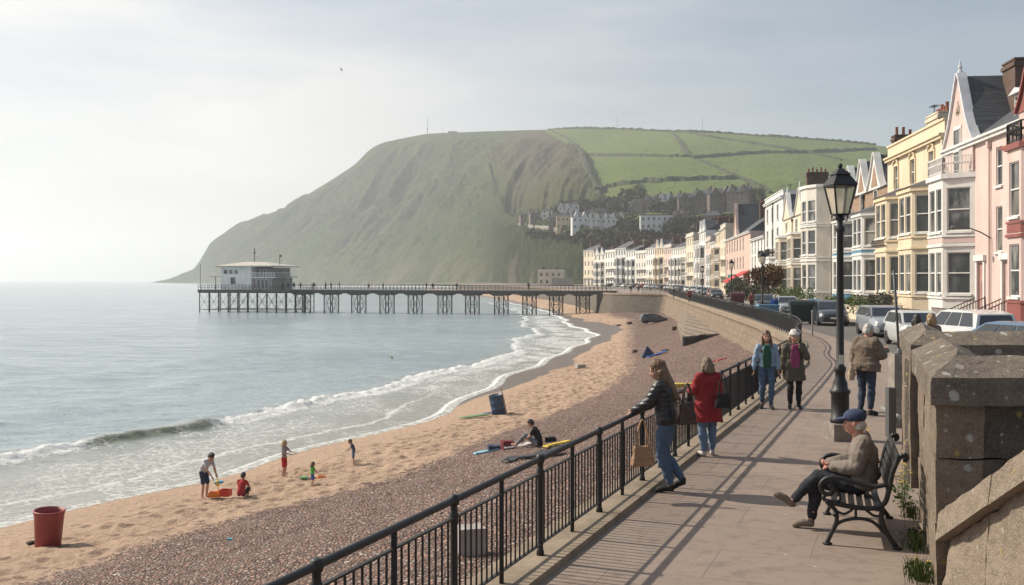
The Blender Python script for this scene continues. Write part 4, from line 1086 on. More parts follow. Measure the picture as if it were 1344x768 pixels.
def front_house(label, pxl, pxr=None, Yl=None, Yr=None, loc=None, rz=None, W=None, cat_='house', **k):
    """pxl/pxr: where the facade line is seen; the origin is the far end at street level"""
    if loc is None:
        Yf = Yl or house_at(pxl); Yn = Yr or house_at(pxr)
        loc = (17.9+.115*Yf, Yf, 0); W = (Yf-Yn)*math.hypot(1, .115); rz = ROT
    root = empty('house', loc, rz, label, cat_)
    h = k['h']; wm = k['wall']; dep = k.get('depth', 9); det = k.get('det', 2); trim = k.get('trim', trimw); y0 = k.get('setback', 0)
    W -= .03
    # openings on the main facade
    ops = list(k.get('ops', []))
    mb = MB(); panel(mb, (0,0), (W,0), -.1, h, [o[:4] for o in ops])
    mb.quad((W,0,-.1),(W,dep,-.1),(W,dep,h),(W,0,h)); mb.quad((0,dep,-.1),(0,0,-.1),(0,0,h),(0,dep,h)); mb.quad((W,dep,-.1),(0,dep,-.1),(0,dep,h),(W,dep,h))
    wall = mb.build('wall', wm, root, fixn=False)
    for o in ops:
        st = o[4] if len(o) > 4 else 'w'
        if st == 'd':
            d = MB(); fbox(d,(0,0),(W,0),o[0],o[1],o[2],o[3],-.12,-.07); fbox(d,(0,0),(W,0),o[0]+.15,(o[0]+o[1])/2-.06,o[2]+.25,o[3]-.9,-.069,-.05); fbox(d,(0,0),(W,0),(o[0]+o[1])/2+.06,o[1]-.15,o[2]+.25,o[3]-.9,-.069,-.05)
            dd = d.build('door', k.get('doorm', paint('door_dark', (.03,.04,.06), .4)), root)
            s = MB(); fbox(s,(0,0),(W,0),o[0]-.2,o[0]-.004,0,o[3]+.1,.003,.08); fbox(s,(0,0),(W,0),o[1]+.004,o[1]+.2,0,o[3]+.1,.003,.08); fbox(s,(0,0),(W,0),o[0]-.3,o[1]+.3,o[3]+.104,o[3]+.4,.003,.16); s.build('door_surround', trim, dd)
        else: window(root, (0,0), (W,0), o, det, k.get('frame'), k.get('surround'), rv=.13, kind=st if st == 'grid' else 'sash')
    if k.get('cornice', True):
        c = MB(); fbox(c,(0,0),(W,0),0,W,h-.28,h-.10,.002,.22); fbox(c,(0,0),(W,0),0,W,h-.10,h+.02,.002,.32); c.build('cornice', trim, root)
    for bd in k.get('bands', []):
        c = MB(); fbox(c,(0,0),(W,0),0,W,bd,bd+.14,.002,.07); c.build('string_course', trim, root)
    rt = k.get('roof', 'pitch')
    if rt == 'pitch':
        rh = k.get('rh', 3.0); r = MB(); rd = min(dep, 9); yb = rd
        r.add([(0,-.15,h),(W,-.15,h),(W,yb/2,h+rh),(0,yb/2,h+rh),(0,yb,h),(W,yb,h)], [(0,1,2,3),(3,2,5,4),(1,5,2),(0,3,4)])
        roof = r.build('roof', k.get('roofm', slate), root)
    elif rt == 'parapet':
        ph = k.get('ph', .9); r = MB(); r.box(0,W,0.004,.3,h,h+ph); r.box(0,.3,.31,dep,h,h+ph); r.box(W-.3,W,.31,dep,h,h+ph)
        rp_ = r.build('parapet', wm, root); r = MB(); r.box(-.0,W,-.08,.38,h+ph+.002,h+ph+.12); r.build('parapet_cap', trim, rp_)
        r = MB(); r.box(.3,W-.3,.3,dep,h-.1,h+.1); roof = r.build('roof', lead, root)
    for (x, y, z0, hh, w, d, pots, *cm) in k.get('chims', []): chimney(roof, x, y, z0, hh, w, d, pots, cm[0] if cm else None)
    for b in k.get('bays', []): bay(root, det=det, **b)
    if k.get('pipe'):
        p = MB(); p.tube([(k['pipe'],-.09,.1),(k['pipe'],-.09,h-.5)], .05, 6); p.box(k['pipe']-.12,k['pipe']+.12,-.2,-.02,h-.7,h-.4); p.build('drainpipe', k.get('pipem', wm), root)
    return root, W, roof
def fancy_gable(root, x0, x1, z0, zp, y, mat, trim, back, ops=(), finial=True, det=2):
    """steep gable wall with white bargeboards; window opening may run into it"""
    xm = (x0+x1)/2; mb = MB()
    n = 10; prof = []
    for i in range(n+1):
        t = i/n; w = (1-t)**1.0*(x1-x0)/2; w *= (1-.16*math.sin(t*math.pi)); prof.append((w, z0+(zp-z0)*t))
    poly = [(xm-w, z) for w, z in prof]+[(xm+w, z) for w, z in prof[::-1][1:]]
    mb.prism(poly, 'y', y, y+.3); g = mb.build('gable', mat, root)
    t = MB()
    for sg in (-1, 1):
        for (wa, za), (wb, zb) in zip(prof[:-1], prof[1:]):
            t.bar((xm+sg*(wa+.04), y+.08, za), (xm+sg*(wb+.04), y+.08, zb+.02), .42, .17, up=(0,1,0)) if False else t.hexa(
                [(xm+sg*wa,y-.13,za),(xm+sg*(wa+.16),y-.13,za),(xm+sg*(wa+.16),y+.36,za),(xm+sg*wa,y+.36,za)], [(xm+sg*wb,y-.13,zb+.02),(xm+sg*(wb+.16),y-.13,zb+.02),(xm+sg*(wb+.16),y+.36,zb+.02),(xm+sg*wb,y+.36,zb+.02)])
    if finial: t.lathe([(.13,0),(.13,.25),(.07,.3),(.12,.42),(.10,.52),(.05,.58),(.07,.64),(.02,.8)], (xm, y+.1, zp-.1), 8)
    t.build('bargeboard', trim, g)
    r = MB(); wa = prof[0][0]
    r.add([(xm-wa,y+.3,z0),(xm+wa,y+.3,z0),(xm,y+.3,zp-.15),(xm-wa,back,z0),(xm+wa,back,z0),(xm,back,zp-.15)], [(0,2,5,3),(1,4,5,2),(3,5,4)])
    r.build('gable_roof', slate, g)
    return g
# ---- colours
pinkc = render_m('pink', (.66,.50,.45)); yellowc = render_m('yellow', (.72,.60,.43)); creamc = render_m('cream', (.70,.60,.46)); paleC = render_m('pale', (.69,.64,.56))
redt = paint('red_trim', (.27,.085,.07), .6, .15, 1, .1); bluet = paint('blue_trim', (.10,.27,.40), .6, .15, 1, .1); dpink = render_m('dusty_pink', (.60,.36,.32))
cobble = mat_stone('cobble', (.22,.19,.16), (.45,.42,.37), (.15,.13,.11), .22, .18, lichen=0, rotx=False)

# ---- 1. dusty pink house with red trim at the edge of the frame
Yn = 41.0
r1, W1, rf1 = front_house('dusty pink house with dark red trim and big brown chimney at the right edge', 1299, Yr=Yn, h=10.0, wall=pinkc, depth=10, rh=3.4, pipe=.15,
    ops=[(.9,1.75,7.3,9.2),(.9,1.75,4.1,6.3),(1.9,2.9,.9,3.6,'d')], surround=None, chims=[(3.6,5.2,11.2,3.9,1.6,2.6,0)], frame=trimw, doorm=paint('door_pale',(.55,.40,.37),.6))
bay(r1, 6.35, 3.4, 1.1, -.1, [(2.0,4.3),(5.5,7.9)], 8.6, pinkc, redt, plinth=redt, bandm=redt, cant=.9, roof='balcony', cols=darkiron)
for uc in (1.6, 3.4):
    d = MB(); d.box(uc-.62,uc+.62,.9,3.4,10.35,11.75); dm = d.build('dormer', lead, rf1)
    window(dm, (uc-.62,.9), (uc+.62,.9), (.1,1.14,10.55,11.65), 1, kind='grid', rv=-.03)
    d = MB(); d.prism([(uc-.85,11.72),(uc+.85,11.72),(uc,12.0)], 'y', .6, 3.9); d.build('dormer_roof', trimw, dm)
fancy_gable(r1, 5.0, 7.8, 10.2, 12.2, -.5, redt, redt, 2.5, finial=False)
MB().box(5.1, 7.7, -.45, -.02, 8.9, 10.2).build('upper_bay', pinkc, r1)
MB().box(4.5, 8.0, -1.1, -.02, 8.62, 8.75).build('balcony_slab', redt, r1)
# entrance steps with iron rail in front
def steps(root, x0, x1, z, n, y0, mat, rail=None, along=False):
    mb = MB()
    for i in range(n):
        t = z*(n-i)/n; mb.box(x0, x1, y0-.3*(i+1), y0-.3*i-.004, -.05, t)
    s = mb.build('steps', mat, root)
    mb = MB(); e = y0-.3*n
    for x in (x0, x1):
        mb.bar((x,y0,z+.95),(x,e,1.0),.045); mb.bar((x,y0,z+.15),(x,e,.2),.03)
        m_ = n*2
        for k in range(m_+1):
            y = y0+(e-y0)*k/m_; zz = z*(1-k/m_); mb.bar((x,y,zz+.05),(x,y,zz+1.0),.022 if k % m_ else .06)
    mb.build('handrail', rail or darkiron, s)
steps(r1, 1.8, 3.0, .9, 6, -.02, stone_trim, paint('rail_rust', (.10,.05,.045), .6))
# wall lamp
b_ = MB(); b_.tube([(.3,-.05,4.8),(.2,-.5,5.1),(.1,-1.1,5.35),(0,-1.6,5.4)], .035, 6); b_.lathe([(.05,.15),(.16,.05),(.13,-.05)], (0,-1.75,5.3), 8); b_.build('wall_lamp', paint('greymetal',(.1,.1,.1)), r1)

# ---- 2. pale pink gabled house
r2, W2, rf2 = front_house('pale pink house with tall curved white gable and white bay beside the yellow house', 1240, 1299, h=10.0, wall=pinkc, depth=10, rh=3.3,
    ops=[(5.6,6.5,.9,3.6,'d')], doorm=paint('door_pink', (.45,.25,.22), .6), chims=[(3.9,2.7,11.0,3.2,1.8,1.2,0)], pipe=.2, pipem=paint('rail_rust',(.1,.05,.045)))
bay(r2, 2.75, 4.7, 1.3, -.1, [(2.0,4.2),(5.3,7.6)], 8.25, wht, trimw, cant=1.05, roof='balcony', bandm=pinkc, cols=trimw)
g2_ = fancy_gable(r2, .3, 5.3, 10.0, 13.9, -.12, pinkc, paint('barge',(.66,.66,.68),.6), 5)
MB().box(.45, 5.15, -.12, -.005, 8.4, 9.99).build('upper_wall', pinkc, r2)
window(r2, (0,-.12), (W2,-.12), (2.25,3.3,8.45,10.9), 2, None, trimw, False, rv=-.03)
o = MB(); 
for a, b in (((-.30,.0),(-.12,.45)),((.30,.0),(.12,.45)),((0,-.1),(0,.7)),((-.22,.35),(.22,.35))): o.bar((2.8+a[0],-.13,11.7+a[1]),(2.8+b[0],-.13,11.7+b[1]),.07)
o.lathe([(.14,0),(.14,.1)], (2.8,-.13,11.8), 8); o.build('moulding', stone_trim, g2_)
steps(r2, 5.4, 6.7, .9, 6, -.02, stone_trim, paint('rail_rust',(.1,.05,.045)))

# ---- 3. yellow house
def arch_hood(root, W, u, z, mat):
    m = MB()
    for s in (-1,1):
        fbox(m,(0,0),(W,0),u+s*.62-.07,u+s*.62+.07,z-1.4,z+.1,.003,.07)
    pts = [(-.62,.1),(-.5,.35),(-.2,.42),(0,.7),(.2,.42),(.5,.35),(.62,.1)]
    for a, b in zip(pts[:-1], pts[1:]): m.bar((u+a[0],-.06,z+a[1]),(u+b[0],-.06,z+b[1]),.13)
    m.build('window_hood', mat, root)
yl_trim = paint('yellow_trim', (.74,.60,.40), .7, .12, 1, .15)
r3, W3, rf3 = front_house('tall yellow house with two bays, three arched top windows and a parapet', 1165, 1240, h=11.1, wall=yellowc, depth=10, roof='parapet', ph=.75, trim=yl_trim,
    ops=[(1.9,2.85,8.75,10.35),(5.9,6.85,8.75,10.35),(10.0,10.95,8.75,10.35)], surround=yl_trim, pipe=13.0,
    chims=[(6.3,1.8,11.0,2.1,2.6,1.2,5,creamc),(1.0,2.0,11.0,1.3,.9,.8,2,creamc)])
for u in (2.38, 6.38, 10.48): arch_hood(r3, W3, u, 10.35, yl_trim)
bay(r3, 3.3, 5.2, 1.25, -.1, [(2.0,4.25),(5.5,7.7)], 8.1, yellowc, yl_trim, cant=1.1, roof='lead')
bay(r3, 9.7, 5.2, 1.35, -.1, [(2.0,4.25),(5.5,7.7)], 8.1, yellowc, yl_trim, cant=1.1, roof='lead')
m = MB(); m.bar((1.2,-1.35,5.0),(4.8,-1.35,5.0),.06)
for i in range(16): m.tube([(1.3+i*.22,-1.33,4.95),(1.38+i*.22,-1.42,5.15),(1.3+i*.22,-1.33,5.4)], .02, 5)
m.build('balcony_iron', darkiron, r3)

# ---- 4. brick house with blue trim and three gables
r4, W4, rf4 = front_house('tan brick house with three small white gables and blue painted bays', 1108, 1165, h=9.3, wall=tanb, depth=9, rh=2.4,
    ops=[(1.9,2.9,7.6,9.2),(6.2,7.2,7.6,9.2),(10.6,11.6,7.6,9.2),(6.0,7.1,.9,3.4,'d')], surround=trimw, doorm=bluet,
    chims=[(.6,3.5,10.2,2.3,.9,1.7,4),(11.2,1.9,9.6,3.5,1.0,1.4,3)], cornice=False)
for i in range(3): fancy_gable(r4, .15+i*4.35, 4.5+i*4.35, 9.32, 12.0, -.10, trimw if True else tanb, trimw, 4, finial=False)
for i in range(3):
    m = MB(); m.prism([(1.3+i*4.35,9.5),(3.35+i*4.35,9.5),(2.32+i*4.35,11.1)], 'y', -.125, -.105); m.build('gable_panel', tanb, r4)
bay(r4, 2.9, 4.9, 1.2, -.1, [(1.9,4.2),(5.2,7.2)], 7.5, trimw, trimw, frame=trimw, plinth=bluet, bandm=bluet, cant=1.0, roof='lead')
bay(r4, 10.4, 5.0, 1.2, -.1, [(1.9,4.2),(5.2,7.2)], 7.5, trimw, trimw, frame=trimw, plinth=cobble, bandm=bluet, cant=1.0, roof='lead')
steps(r4, 5.9, 7.2, .9, 5, -.02, stone_trim, bluet)

# ---- 5..: rest of the straight row
r5, W5, rf5 = front_house('white house with a full height rounded bay left of the tall lamp post', 1063, 1108, h=10.4, wall=paleC, depth=10, roof='parapet', ph=.5,
    ops=[(12.2,13.4,1.2,3.6),(12.2,13.4,5.0,7.0),(12.2,13.4,7.9,9.6),(1.0,2.0,1.2,3.6)], chims=[(13,4,10.5,2.4,1.0,2.2,5)], surround=trimw)
bay(r5, 7.2, 6.6, 2.0, -.1, [(1.8,4.1),(5.0,7.2),(8.0,9.9)], 11.2, paleC, trimw, rounded=True, roof='flat')
r6, W6, rf6 = front_house('cream house with two tall pointed gables beside the rounded bay house', 1028, 1063, h=9.6, wall=creamc, depth=9, rh=2.3, ops=[(2,3.2,7.4,9.2),(9,10.2,7.4,9.2),(7.6,8.8,1.0,3.4,'d')], chims=[(16.4,3.5,9.6,3.2,1,2.2,6)], surround=trimw, cornice=False)
fancy_gable(r6, .4, 6.2, 9.6, 12.6, -.1, creamc, trimw, 4); fancy_gable(r6, 8.6, 15.0, 9.6, 12.4, -.1, creamc, trimw, 4)
bay(r6, 3.4, 4.6, 1.2, -.1, [(1.6,4.0),(4.9,7.0)], 7.6, creamc, trimw, cant=1.0); bay(r6, 12.2, 4.8, 1.2, -.1, [(1.6,4.0),(4.9,7.0)], 7.6, creamc, trimw, cant=1.0)
r7, W7, rf7 = front_house('tall flat topped white house with three rows of windows and an iron balcony', 1004, 1028, h=12.6, wall=wht, depth=10, roof='parapet', ph=.6, ops=[(2+i*4.6,3.3+i*4.6,10.0,11.8) for i in range(3)]+[(2+i*4.6,3.3+i*4.6,6.9,9.0) for i in range(3)], chims=[(15.3,4,12.6,2.6,.9,2.4,5)], surround=trimw)
bay(r7, 4.2, 5.2, 1.2, -.1, [(1.6,4.0)], 5.4, wht, trimw, cant=1.0, roof='balcony', cols=darkiron); bay(r7, 11.5, 5.2, 1.2, -.1, [(1.6,4.0)], 5.4, wht, trimw, cant=1.0, roof='balcony', cols=darkiron)
def aerial(root, x, y, z):
    m = MB(); m.bar((x,y,z),(x,y,z+1.7),.04); m.bar((x-.5,y,z+1.6),(x+.5,y,z+1.6),.03)
    for k in range(6): m.bar((x-.45+.18*k,y-.25,z+1.6),(x-.45+.18*k,y+.25,z+1.6),.018)
    m.build('aerial', darkiron, root)
for r_, x_, z_ in ((r3,3.2,12.6),(r4,6.5,11.0),(r5,4,11.0),(r6,8,11.5),(r7,7,13.0),(r2,6.2,12.0)): aerial(r_, x_, 2.2, z_)
for r_, x_, h_ in ((r4,7.45,9),(r5,11.4,10),(r6,7.2,9.2),(r7,8.1,12.2),(r7,.4,12.2),(r5,2.6,10)):
    p = MB(); p.tube([(x_,-.10,.1),(x_,-.10,h_)], .05, 6); p.box(x_-.12,x_+.12,-.2,-.02,h_-.1,h_+.2); p.build('drainpipe', darkiron, r_)
DET[0] = 1
r8, W8, rf8 = front_house('low plain white house right of the red awning', 985, 1004, h=8.6, wall=wht, det=1, depth=8, rh=2.0, ops=[(1.5+i*3.6,2.7+i*3.6,z,z+1.9) for i in range(4) for z in (1.2,4.2,6.3)], chims=[(15,4,9,2.6,1,2,4)])
r9, W9, rf9 = front_house('salmon pink house with a tall pointed gable and a red shop awning', 950, 985, h=10.0, wall=render_m('salmon', (.63,.46,.38)), det=1, depth=9, rh=3.4, ops=[(2+i*4.4,3.4+i*4.4,z,z+2.0) for i in range(8) for z in (4.4,7.4)]+[(2+i*8,8+i*8,.9,3.1) for i in range(4)], chims=[(5,4.5,12.5,2.4,1,3,6),(30,4.5,12.5,2.4,1,3,6)])
fancy_gable(r9, 20, 25.5, 10.0, 15.6, -.1, MC['wall_salmon'], paint('pinktrim',(.62,.47,.40)), 5, finial=False); 
aw = MB(); aw.prism([(-.1,4.1),(-.1,3.9),(-3.0,2.5),(-3.0,2.25),(-3.08,2.25),(-3.08,2.55)], 'x', W9-10, W9-.8); aw.build('awning', paint('awning', (.50,.045,.045), .8, .1, 1), r9)
# ---- curving terraces further on (plan points, polyline)
tp = [(39.6,190),(42.2,212),(44.6,236),(46.4,262),(47.4,290),(47.2,318),(45.2,345),(41.5,372),(36.2,398),(29.5,422)]
cols_far = [('cream', creamc), ('white', wht), ('pale stone', paleC), ('buff', render_m('buff', (.62,.50,.36))), ('pale pink', render_m('palepink', (.63,.50,.43))), ('light grey', render_m('lgrey', (.55,.54,.52)))]
kinds = ['with balconies on every floor', 'with dark slate roof and bay windows', 'with tall chimneys', 'with flat parapet', 'with twin gables', 'with shopfront at street level']
seqs = ['nearest the salmon house', 'third beyond the red awning', 'in the bend of the terrace', 'above the parked cars', 'right of the far lamp posts', 'halfway round the bend', 'left part of the bend', 'facing the bastion', 'near the far end', 'second from the far end']
i = 0; fc = 0; seen = set()
order = [0,3,1,4,1,5,0,2,1,4,3,1,2,1,5,1,2,0,1,5]
P = [Vector(p) for p in tp]
tl_, tpts = 0, []
for a, b in zip(P[:-1], P[1:]):
    n = 2
    for q in range(n): tpts.append((a.lerp(b, q/n), a.lerp(b, (q+1)/n)))
posn = ['next beyond the salmon pink house', 'second beyond the salmon pink house', 'above the green shopfront', 'just left of the green shopfront', 'two along from the green shopfront', 'where the terrace starts to bend',
        'right of the tallest far lamp', 'behind the far row of parked cars', 'in the middle of the bend', 'just past the middle of the bend', 'above the right end of the bastion', 'above the middle of the bastion', 'left of the bend facing the sea',
        'behind the left end of the bastion', 'fifth from the far left end of the terrace', 'fourth from the far left end of the terrace', 'third from the far left end of the terrace', 'second from the far left end of the terrace', 'at the far left end of the terrace']
for j, (a, b) in enumerate(tpts):
    cn, cm = cols_far[order[j % len(order)]]; kd = j % 6
    d_ = (a-b); W = d_.length; rz = math.atan2(d_.y, d_.x)
    h = random.uniform(10.4, 14.2) + (.9 if j > 10 else 0); nfl = 4; fh = h/nfl; nb = max(3, int(W/3.3))
    ops = []
    for fl in range(nfl):
        for c in range(nb):
            u = (c+.5)*W/nb; hh = fh*.62
            if fl == 0 and kd == 5: ops.append((u-1.2,u+1.2,.5,fh*.8))
            else: ops.append((u-.62,u+.62,fl*fh+fh*.22+.3,fl*fh+fh*.22+hh-.1))
    kw = dict(h=h, wall=cm, det=1 if j < 8 else 0, depth=9, ops=ops, bands=[fh*1.02], chims=[(.6,4,h+(.2 if kd == 3 else .6),2.6,.9,2.6,4), (W-.8,4,h+.6,2.2,.9,2.2,3)] if kd != 3 else [(.6,4,h+.2,2.2,.9,2.6,4)])
    if kd == 3 or kd == 0: kw.update(roof='parapet', ph=.7)
    else: kw.update(rh=random.uniform(1.8, 2.8))
    lab = f'{cn} terraced house {kinds[kd]}, {posn[j]}'
    lab = ' '.join(lab.split()[:16])
    rr, W_, rf_ = front_house(lab, 0, loc=(b.x, b.y, 0), rz=rz, W=W, **kw)
    if kd in (1, 4, 2):
        bay(rr, W*.3, W*.34, 1.2, -.1, [(1.4,fh*.86),(fh+.8,fh*1.86),(2*fh+.7,2*fh+fh*.85)], 3*fh, cm, trimw, det=0, cant=.8)
        bay(rr, W*.74, W*.34, 1.2, -.1, [(1.4,fh*.86),(fh+.8,fh*1.86),(2*fh+.7,2*fh+fh*.85)], 3*fh, cm, trimw, det=0, cant=.8)
    if kd in (4,):
        fancy_gable(rr, W*.1, W*.45, h, h+2.6, -.08, cm, trimw, 4, finial=False); fancy_gable(rr, W*.55, W*.9, h, h+2.6, -.08, cm, trimw, 4, finial=False)
    if kd in (0, 3):
        m = MB()
        for fl in (1, 2):
            z = fl*fh+.25; m.box(.4,W-.4,-1.2,-.01,z-.12,z); m.bar((.4,-1.18,z+.95),(W-.4,-1.18,z+.95),.07)
            nn = int(W/.5)
            for q in range(nn+1): x = .4+(W-.8)*q/nn; m.bar((x,-1.18,z),(x,-1.18,z+.95),.035)
        m.build('balcony', trimw, rr)
    if kd == 5:
        m = MB(); m.box(.3,W-.3,-.35,-.01,fh*.84,fh*.84+.7); m.build('shop_sign', [paint('shop_green', (.03,.16,.13), .5), paint('shop_blue', (.05,.12,.20), .5), paint('shop_cream', (.5,.42,.3), .5)][j % 3], rr)
# green shopfront glimpsed behind the third lamp
m = MB(); m.box(0,9,-.6,-.02,.1,3.6); g = empty('shopfront', (38.2, 178.5, 0), ROT, 'dark green shopfront with a yellow sign left of the red awning', 'shop'); m.build('wall', paint('shop_green', (.03,.16,.13), .5), g)
MB().lathe([(.7,0),(.7,.1)], (4,-.75,2.4), 12).build('sign', paint('sign_y', (.65,.42,.05), .5), g)
# back row roofs seen above the first row
for (px, Y, w, h, lb) in ((880,330,24,17,'tall dark roofed block rising behind the bend of the terrace'), (935,250,20,16.5,'dark hipped block showing above the cream terraces'), (800,440,26,15,'grey block behind the far white terraces')):
    x = (px-672)/F*Y
    front_house(lb, 0, loc=(x+10, Y+14, 0), rz=R(-60), W=w, h=h, wall=render_m('greyblock', (.34,.31,.27)), det=0, depth=12, rh=3.2, ops=[(1.5+i*3.2,2.7+i*3.2,z,z+1.8) for i in range(int(w/3.4)) for z in (h-3, h-6.2)], chims=[(3,4,h+1,3.2,1,3,5),(w-4,4,h+1,3.2,1,3,5)])
# small white building on the far shore
rr, _, _ = front_house('small pale flat roofed building standing alone at the foot of the cliff', 0, loc=((706-672)/F*455, 455, 0), rz=R(-8), W=11.5, h=6.6, wall=creamc, det=1, depth=9, roof='parapet', ph=.5,
    ops=[(.9+i*2.6,2.1+i*2.6,z,z+1.5) for i in range(4) for z in (1.0,4.2)], chims=[(2,5,6.6,1.6,1,1,2),(8,5,6.6,1.6,1,1,2)])
MB().box(6.5, 16, -3.2, -.2, -.1, 3.4).build('annexe', render_m('greyblock', (.34,.31,.27)), rr)

# ---- front gardens
hedge_m = NT('hedge'); hn = hedge_m.noise(6, 5, .7); hedge_m = hedge_m.out(hedge_m.mix(hn, (.030,.050,.015), (.16,.19,.045)), .8, hedge_m.bump(hedge_m.noise(18, 4, .7), .9, .08), Specular_IOR_Level=.2)
hedge_d = NT('hedged'); hn = hedge_d.noise(5, 5, .7); hedge_d = hedge_d.out(hedge_d.mix(hn, (.022,.030,.014), (.075,.085,.035)), .8, hedge_d.bump(hedge_d.noise(18, 4, .7), .9, .08), Specular_IOR_Level=.2)
leaf_m = NT('leaf'); oi = leaf_m.n('ShaderNodeNewGeometry'); leaf_m = leaf_m.out(leaf_m.ramp(oi.outputs['Random Per Island'], [(0,(.03,.055,.012)),(.5,(.06,.10,.022)),(1,(.13,.17,.045))]), .6, Specular_IOR_Level=.3)
leaf_d = NT('leafd'); oi = leaf_d.n('ShaderNodeNewGeometry'); leaf_d = leaf_d.out(leaf_d.ramp(oi.outputs['Random Per Island'], [(0,(.022,.030,.014)),(.5,(.045,.052,.024)),(1,(.10,.095,.045))]), .6, Specular_IOR_Level=.3)
leaf_r = NT('leafr'); oi = leaf_r.n('ShaderNodeNewGeometry'); leaf_r = leaf_r.out(leaf_r.ramp(oi.outputs['Random Per Island'], [(0,(.05,.022,.012)),(.5,(.11,.055,.02)),(1,(.17,.10,.04))]), .6, Specular_IOR_Level=.3)
bark = paint('bark', (.10,.075,.055), .9, .3, 6, .5)
def leaves(name, centre, rad, n, size, mat, parent=None, flatb=.0, seed=0, clump=6):
    """leaf-sized faces in clumps spread through an uneven volume"""
    rng = np.random.default_rng(seed); V = []; Fc = []
    nc = max(3, n//clump)
    c0 = rng.normal(size=(nc, 3)); c0 /= np.linalg.norm(c0, axis=1)[:, None]; c0 *= rng.uniform(.45, 1.0, (nc, 1))**.6
    c0 = c0*np.array(rad)*(1+.22*np.sin(c0[:, :1]*5+seed)); c0[:, 2] = np.maximum(c0[:, 2], -rad[2]*(1-flatb))
    pos = np.repeat(c0, clump, 0)+rng.normal(size=(nc*clump, 3))*size*1.3
    t = rng.normal(size=(len(pos), 3)); t /= np.linalg.norm(t, axis=1)[:, None]; u = np.cross(t, rng.normal(size=t.shape)); u /= np.linalg.norm(u, axis=1)[:, None]
    s = size*rng.uniform(.6, 1.3, (len(pos), 1)); pos += np.array(centre)
    v = np.stack([pos-t*s, pos-u*s*.55, pos+t*s, pos+u*s*.55], 1).reshape(-1, 3)
    me = bpy.data.meshes.new(name); k = len(pos)
    me.vertices.add(len(v)); me.vertices.foreach_set('co', v.reshape(-1).astype(np.float32))
    me.loops.add(4*k); me.polygons.add(k); me.loops.foreach_set('vertex_index', np.arange(4*k, dtype=np.int32))
    me.polygons.foreach_set('loop_start', np.arange(0, 4*k, 4, dtype=np.int32)); me.polygons.foreach_set('loop_total', np.full(k, 4, dtype=np.int32)); me.update(calc_edges=True)
    me.materials.append(mat); o = bpy.data.objects.new(name, me); col.objects.link(o)
    if parent: o.parent = parent
    return o
gx = lambda y, o: 17.9+.115*y-o        # o metres in front of the facades
def garden_wall(y0, y1, h, label, mat, o=3.0, capm_=None):
    m = MB(); m.hexa([(gx(y0,o),y0,.1),(gx(y0,o)+.28,y0,.1),(gx(y1,o)+.28,y1,.1),(gx(y1,o),y1,.1)], [(gx(y0,o),y0,h),(gx(y0,o)+.28,y0,h),(gx(y1,o)+.28,y1,h),(gx(y1,o),y1,h)])
    w = m.build('garden_wall', mat); tag(w, label, 'wall')
    m = MB(); m.hexa([(gx(y0,o)-.04,y0,h+.002),(gx(y0,o)+.32,y0,h+.002),(gx(y1,o)+.32,y1,h+.002),(gx(y1,o)-.04,y1,h+.002)], [(gx(y0,o)-.04,y0,h+.08),(gx(y0,o)+.32,y0,h+.08),(gx(y1,o)+.32,y1,h+.08),(gx(y1,o)-.04,y1,h+.08)]); m.build('coping', capm_ or stone_trim, w)
    return w
garden_wall(59, 64.5, 1.0, 'low cream garden wall with pier in front of the yellow house', yl_trim)
garden_wall(65.5, 71, .95, 'low cream garden wall at the left half of the yellow house', creamc)
garden_wall(73, 79.5, 1.0, 'low cobbled garden wall in front of the right blue bay', cobble)
garden_wall(86, 100, 1.0, 'low stone garden wall in front of the rounded bay house', cobble)
garden_wall(102, 120, .9, 'low pale garden wall in front of the twin gabled cream house', creamc)
def hedge(y0, y1, h, label, o=2.6, w=.8, mat=None, seed=1, sz=.10):
    L = y1-y0; ym = (y0+y1)/2
    o_ = leaves('hedge', (0,0,0), (w*.75, L*.56, h*.55), int(260*L), sz, mat or leaf_m, None, 0, seed, 8)
    # squeeze the crown into a clipped bar
    co = np.zeros(len(o_.data.vertices)*3, np.float32); o_.data.vertices.foreach_get('co', co); co = co.reshape(-1, 3)
    co[:, 1] = np.clip(co[:, 1], -L/2, L/2)+.02*np.sin(co[:, 0]*40); co[:, 0] += .115*co[:, 1]
    o_.data.vertices.foreach_set('co', co.reshape(-1)); o_.location = (gx(ym, o), ym, .1+h*.5)
    tag(o_, label, 'hedge'); return o_
hedge(65.3, 71.5, 1.5, 'clipped yellow green hedge in front of the left yellow bay', seed=2)
hedge(59.5, 64, 1.7, 'mixed dark shrubs behind the garden wall of the yellow house', seed=3, mat=leaf_d)
hedge(72.5, 79, 1.3, 'clipped green hedge in front of the blue and brick bays', seed=4)
hedge(88, 99, 1.9, 'bright green rounded hedge in front of the rounded bay house', seed=5, w=1.6)
hedge(103, 112, 1.9, 'loose brown green shrubs in front of the cream gabled house', seed=6, w=1.6, mat=leaf_d)
hedge(118, 128, 2.1, 'dark shrubs in front of the tall flat topped house', seed=7, w=2.0, mat=leaf_d, sz=.16)
hedge(140, 150, 2.4, 'dark round bushes in front of the low white house', seed=8, w=2.4, mat=leaf_d, sz=.2)
# climbing plant on the yellow/pink party wall
cl = empty('climbing_plant', (gx(58.3,.35), 58.3, 0), ROT, 'tall climbing shrub between the yellow and the pale pink house', 'plant')
MB().tube([(0,0,0),(.05,-.05,1.6),(0,0,3.2)], [.06,.05,.02], 6).build('stem', bark, cl); leaves('foliage', (0,0,2.5), (.55,.35,2.3), 1500, .09, leaf_m, cl, 0, 12)
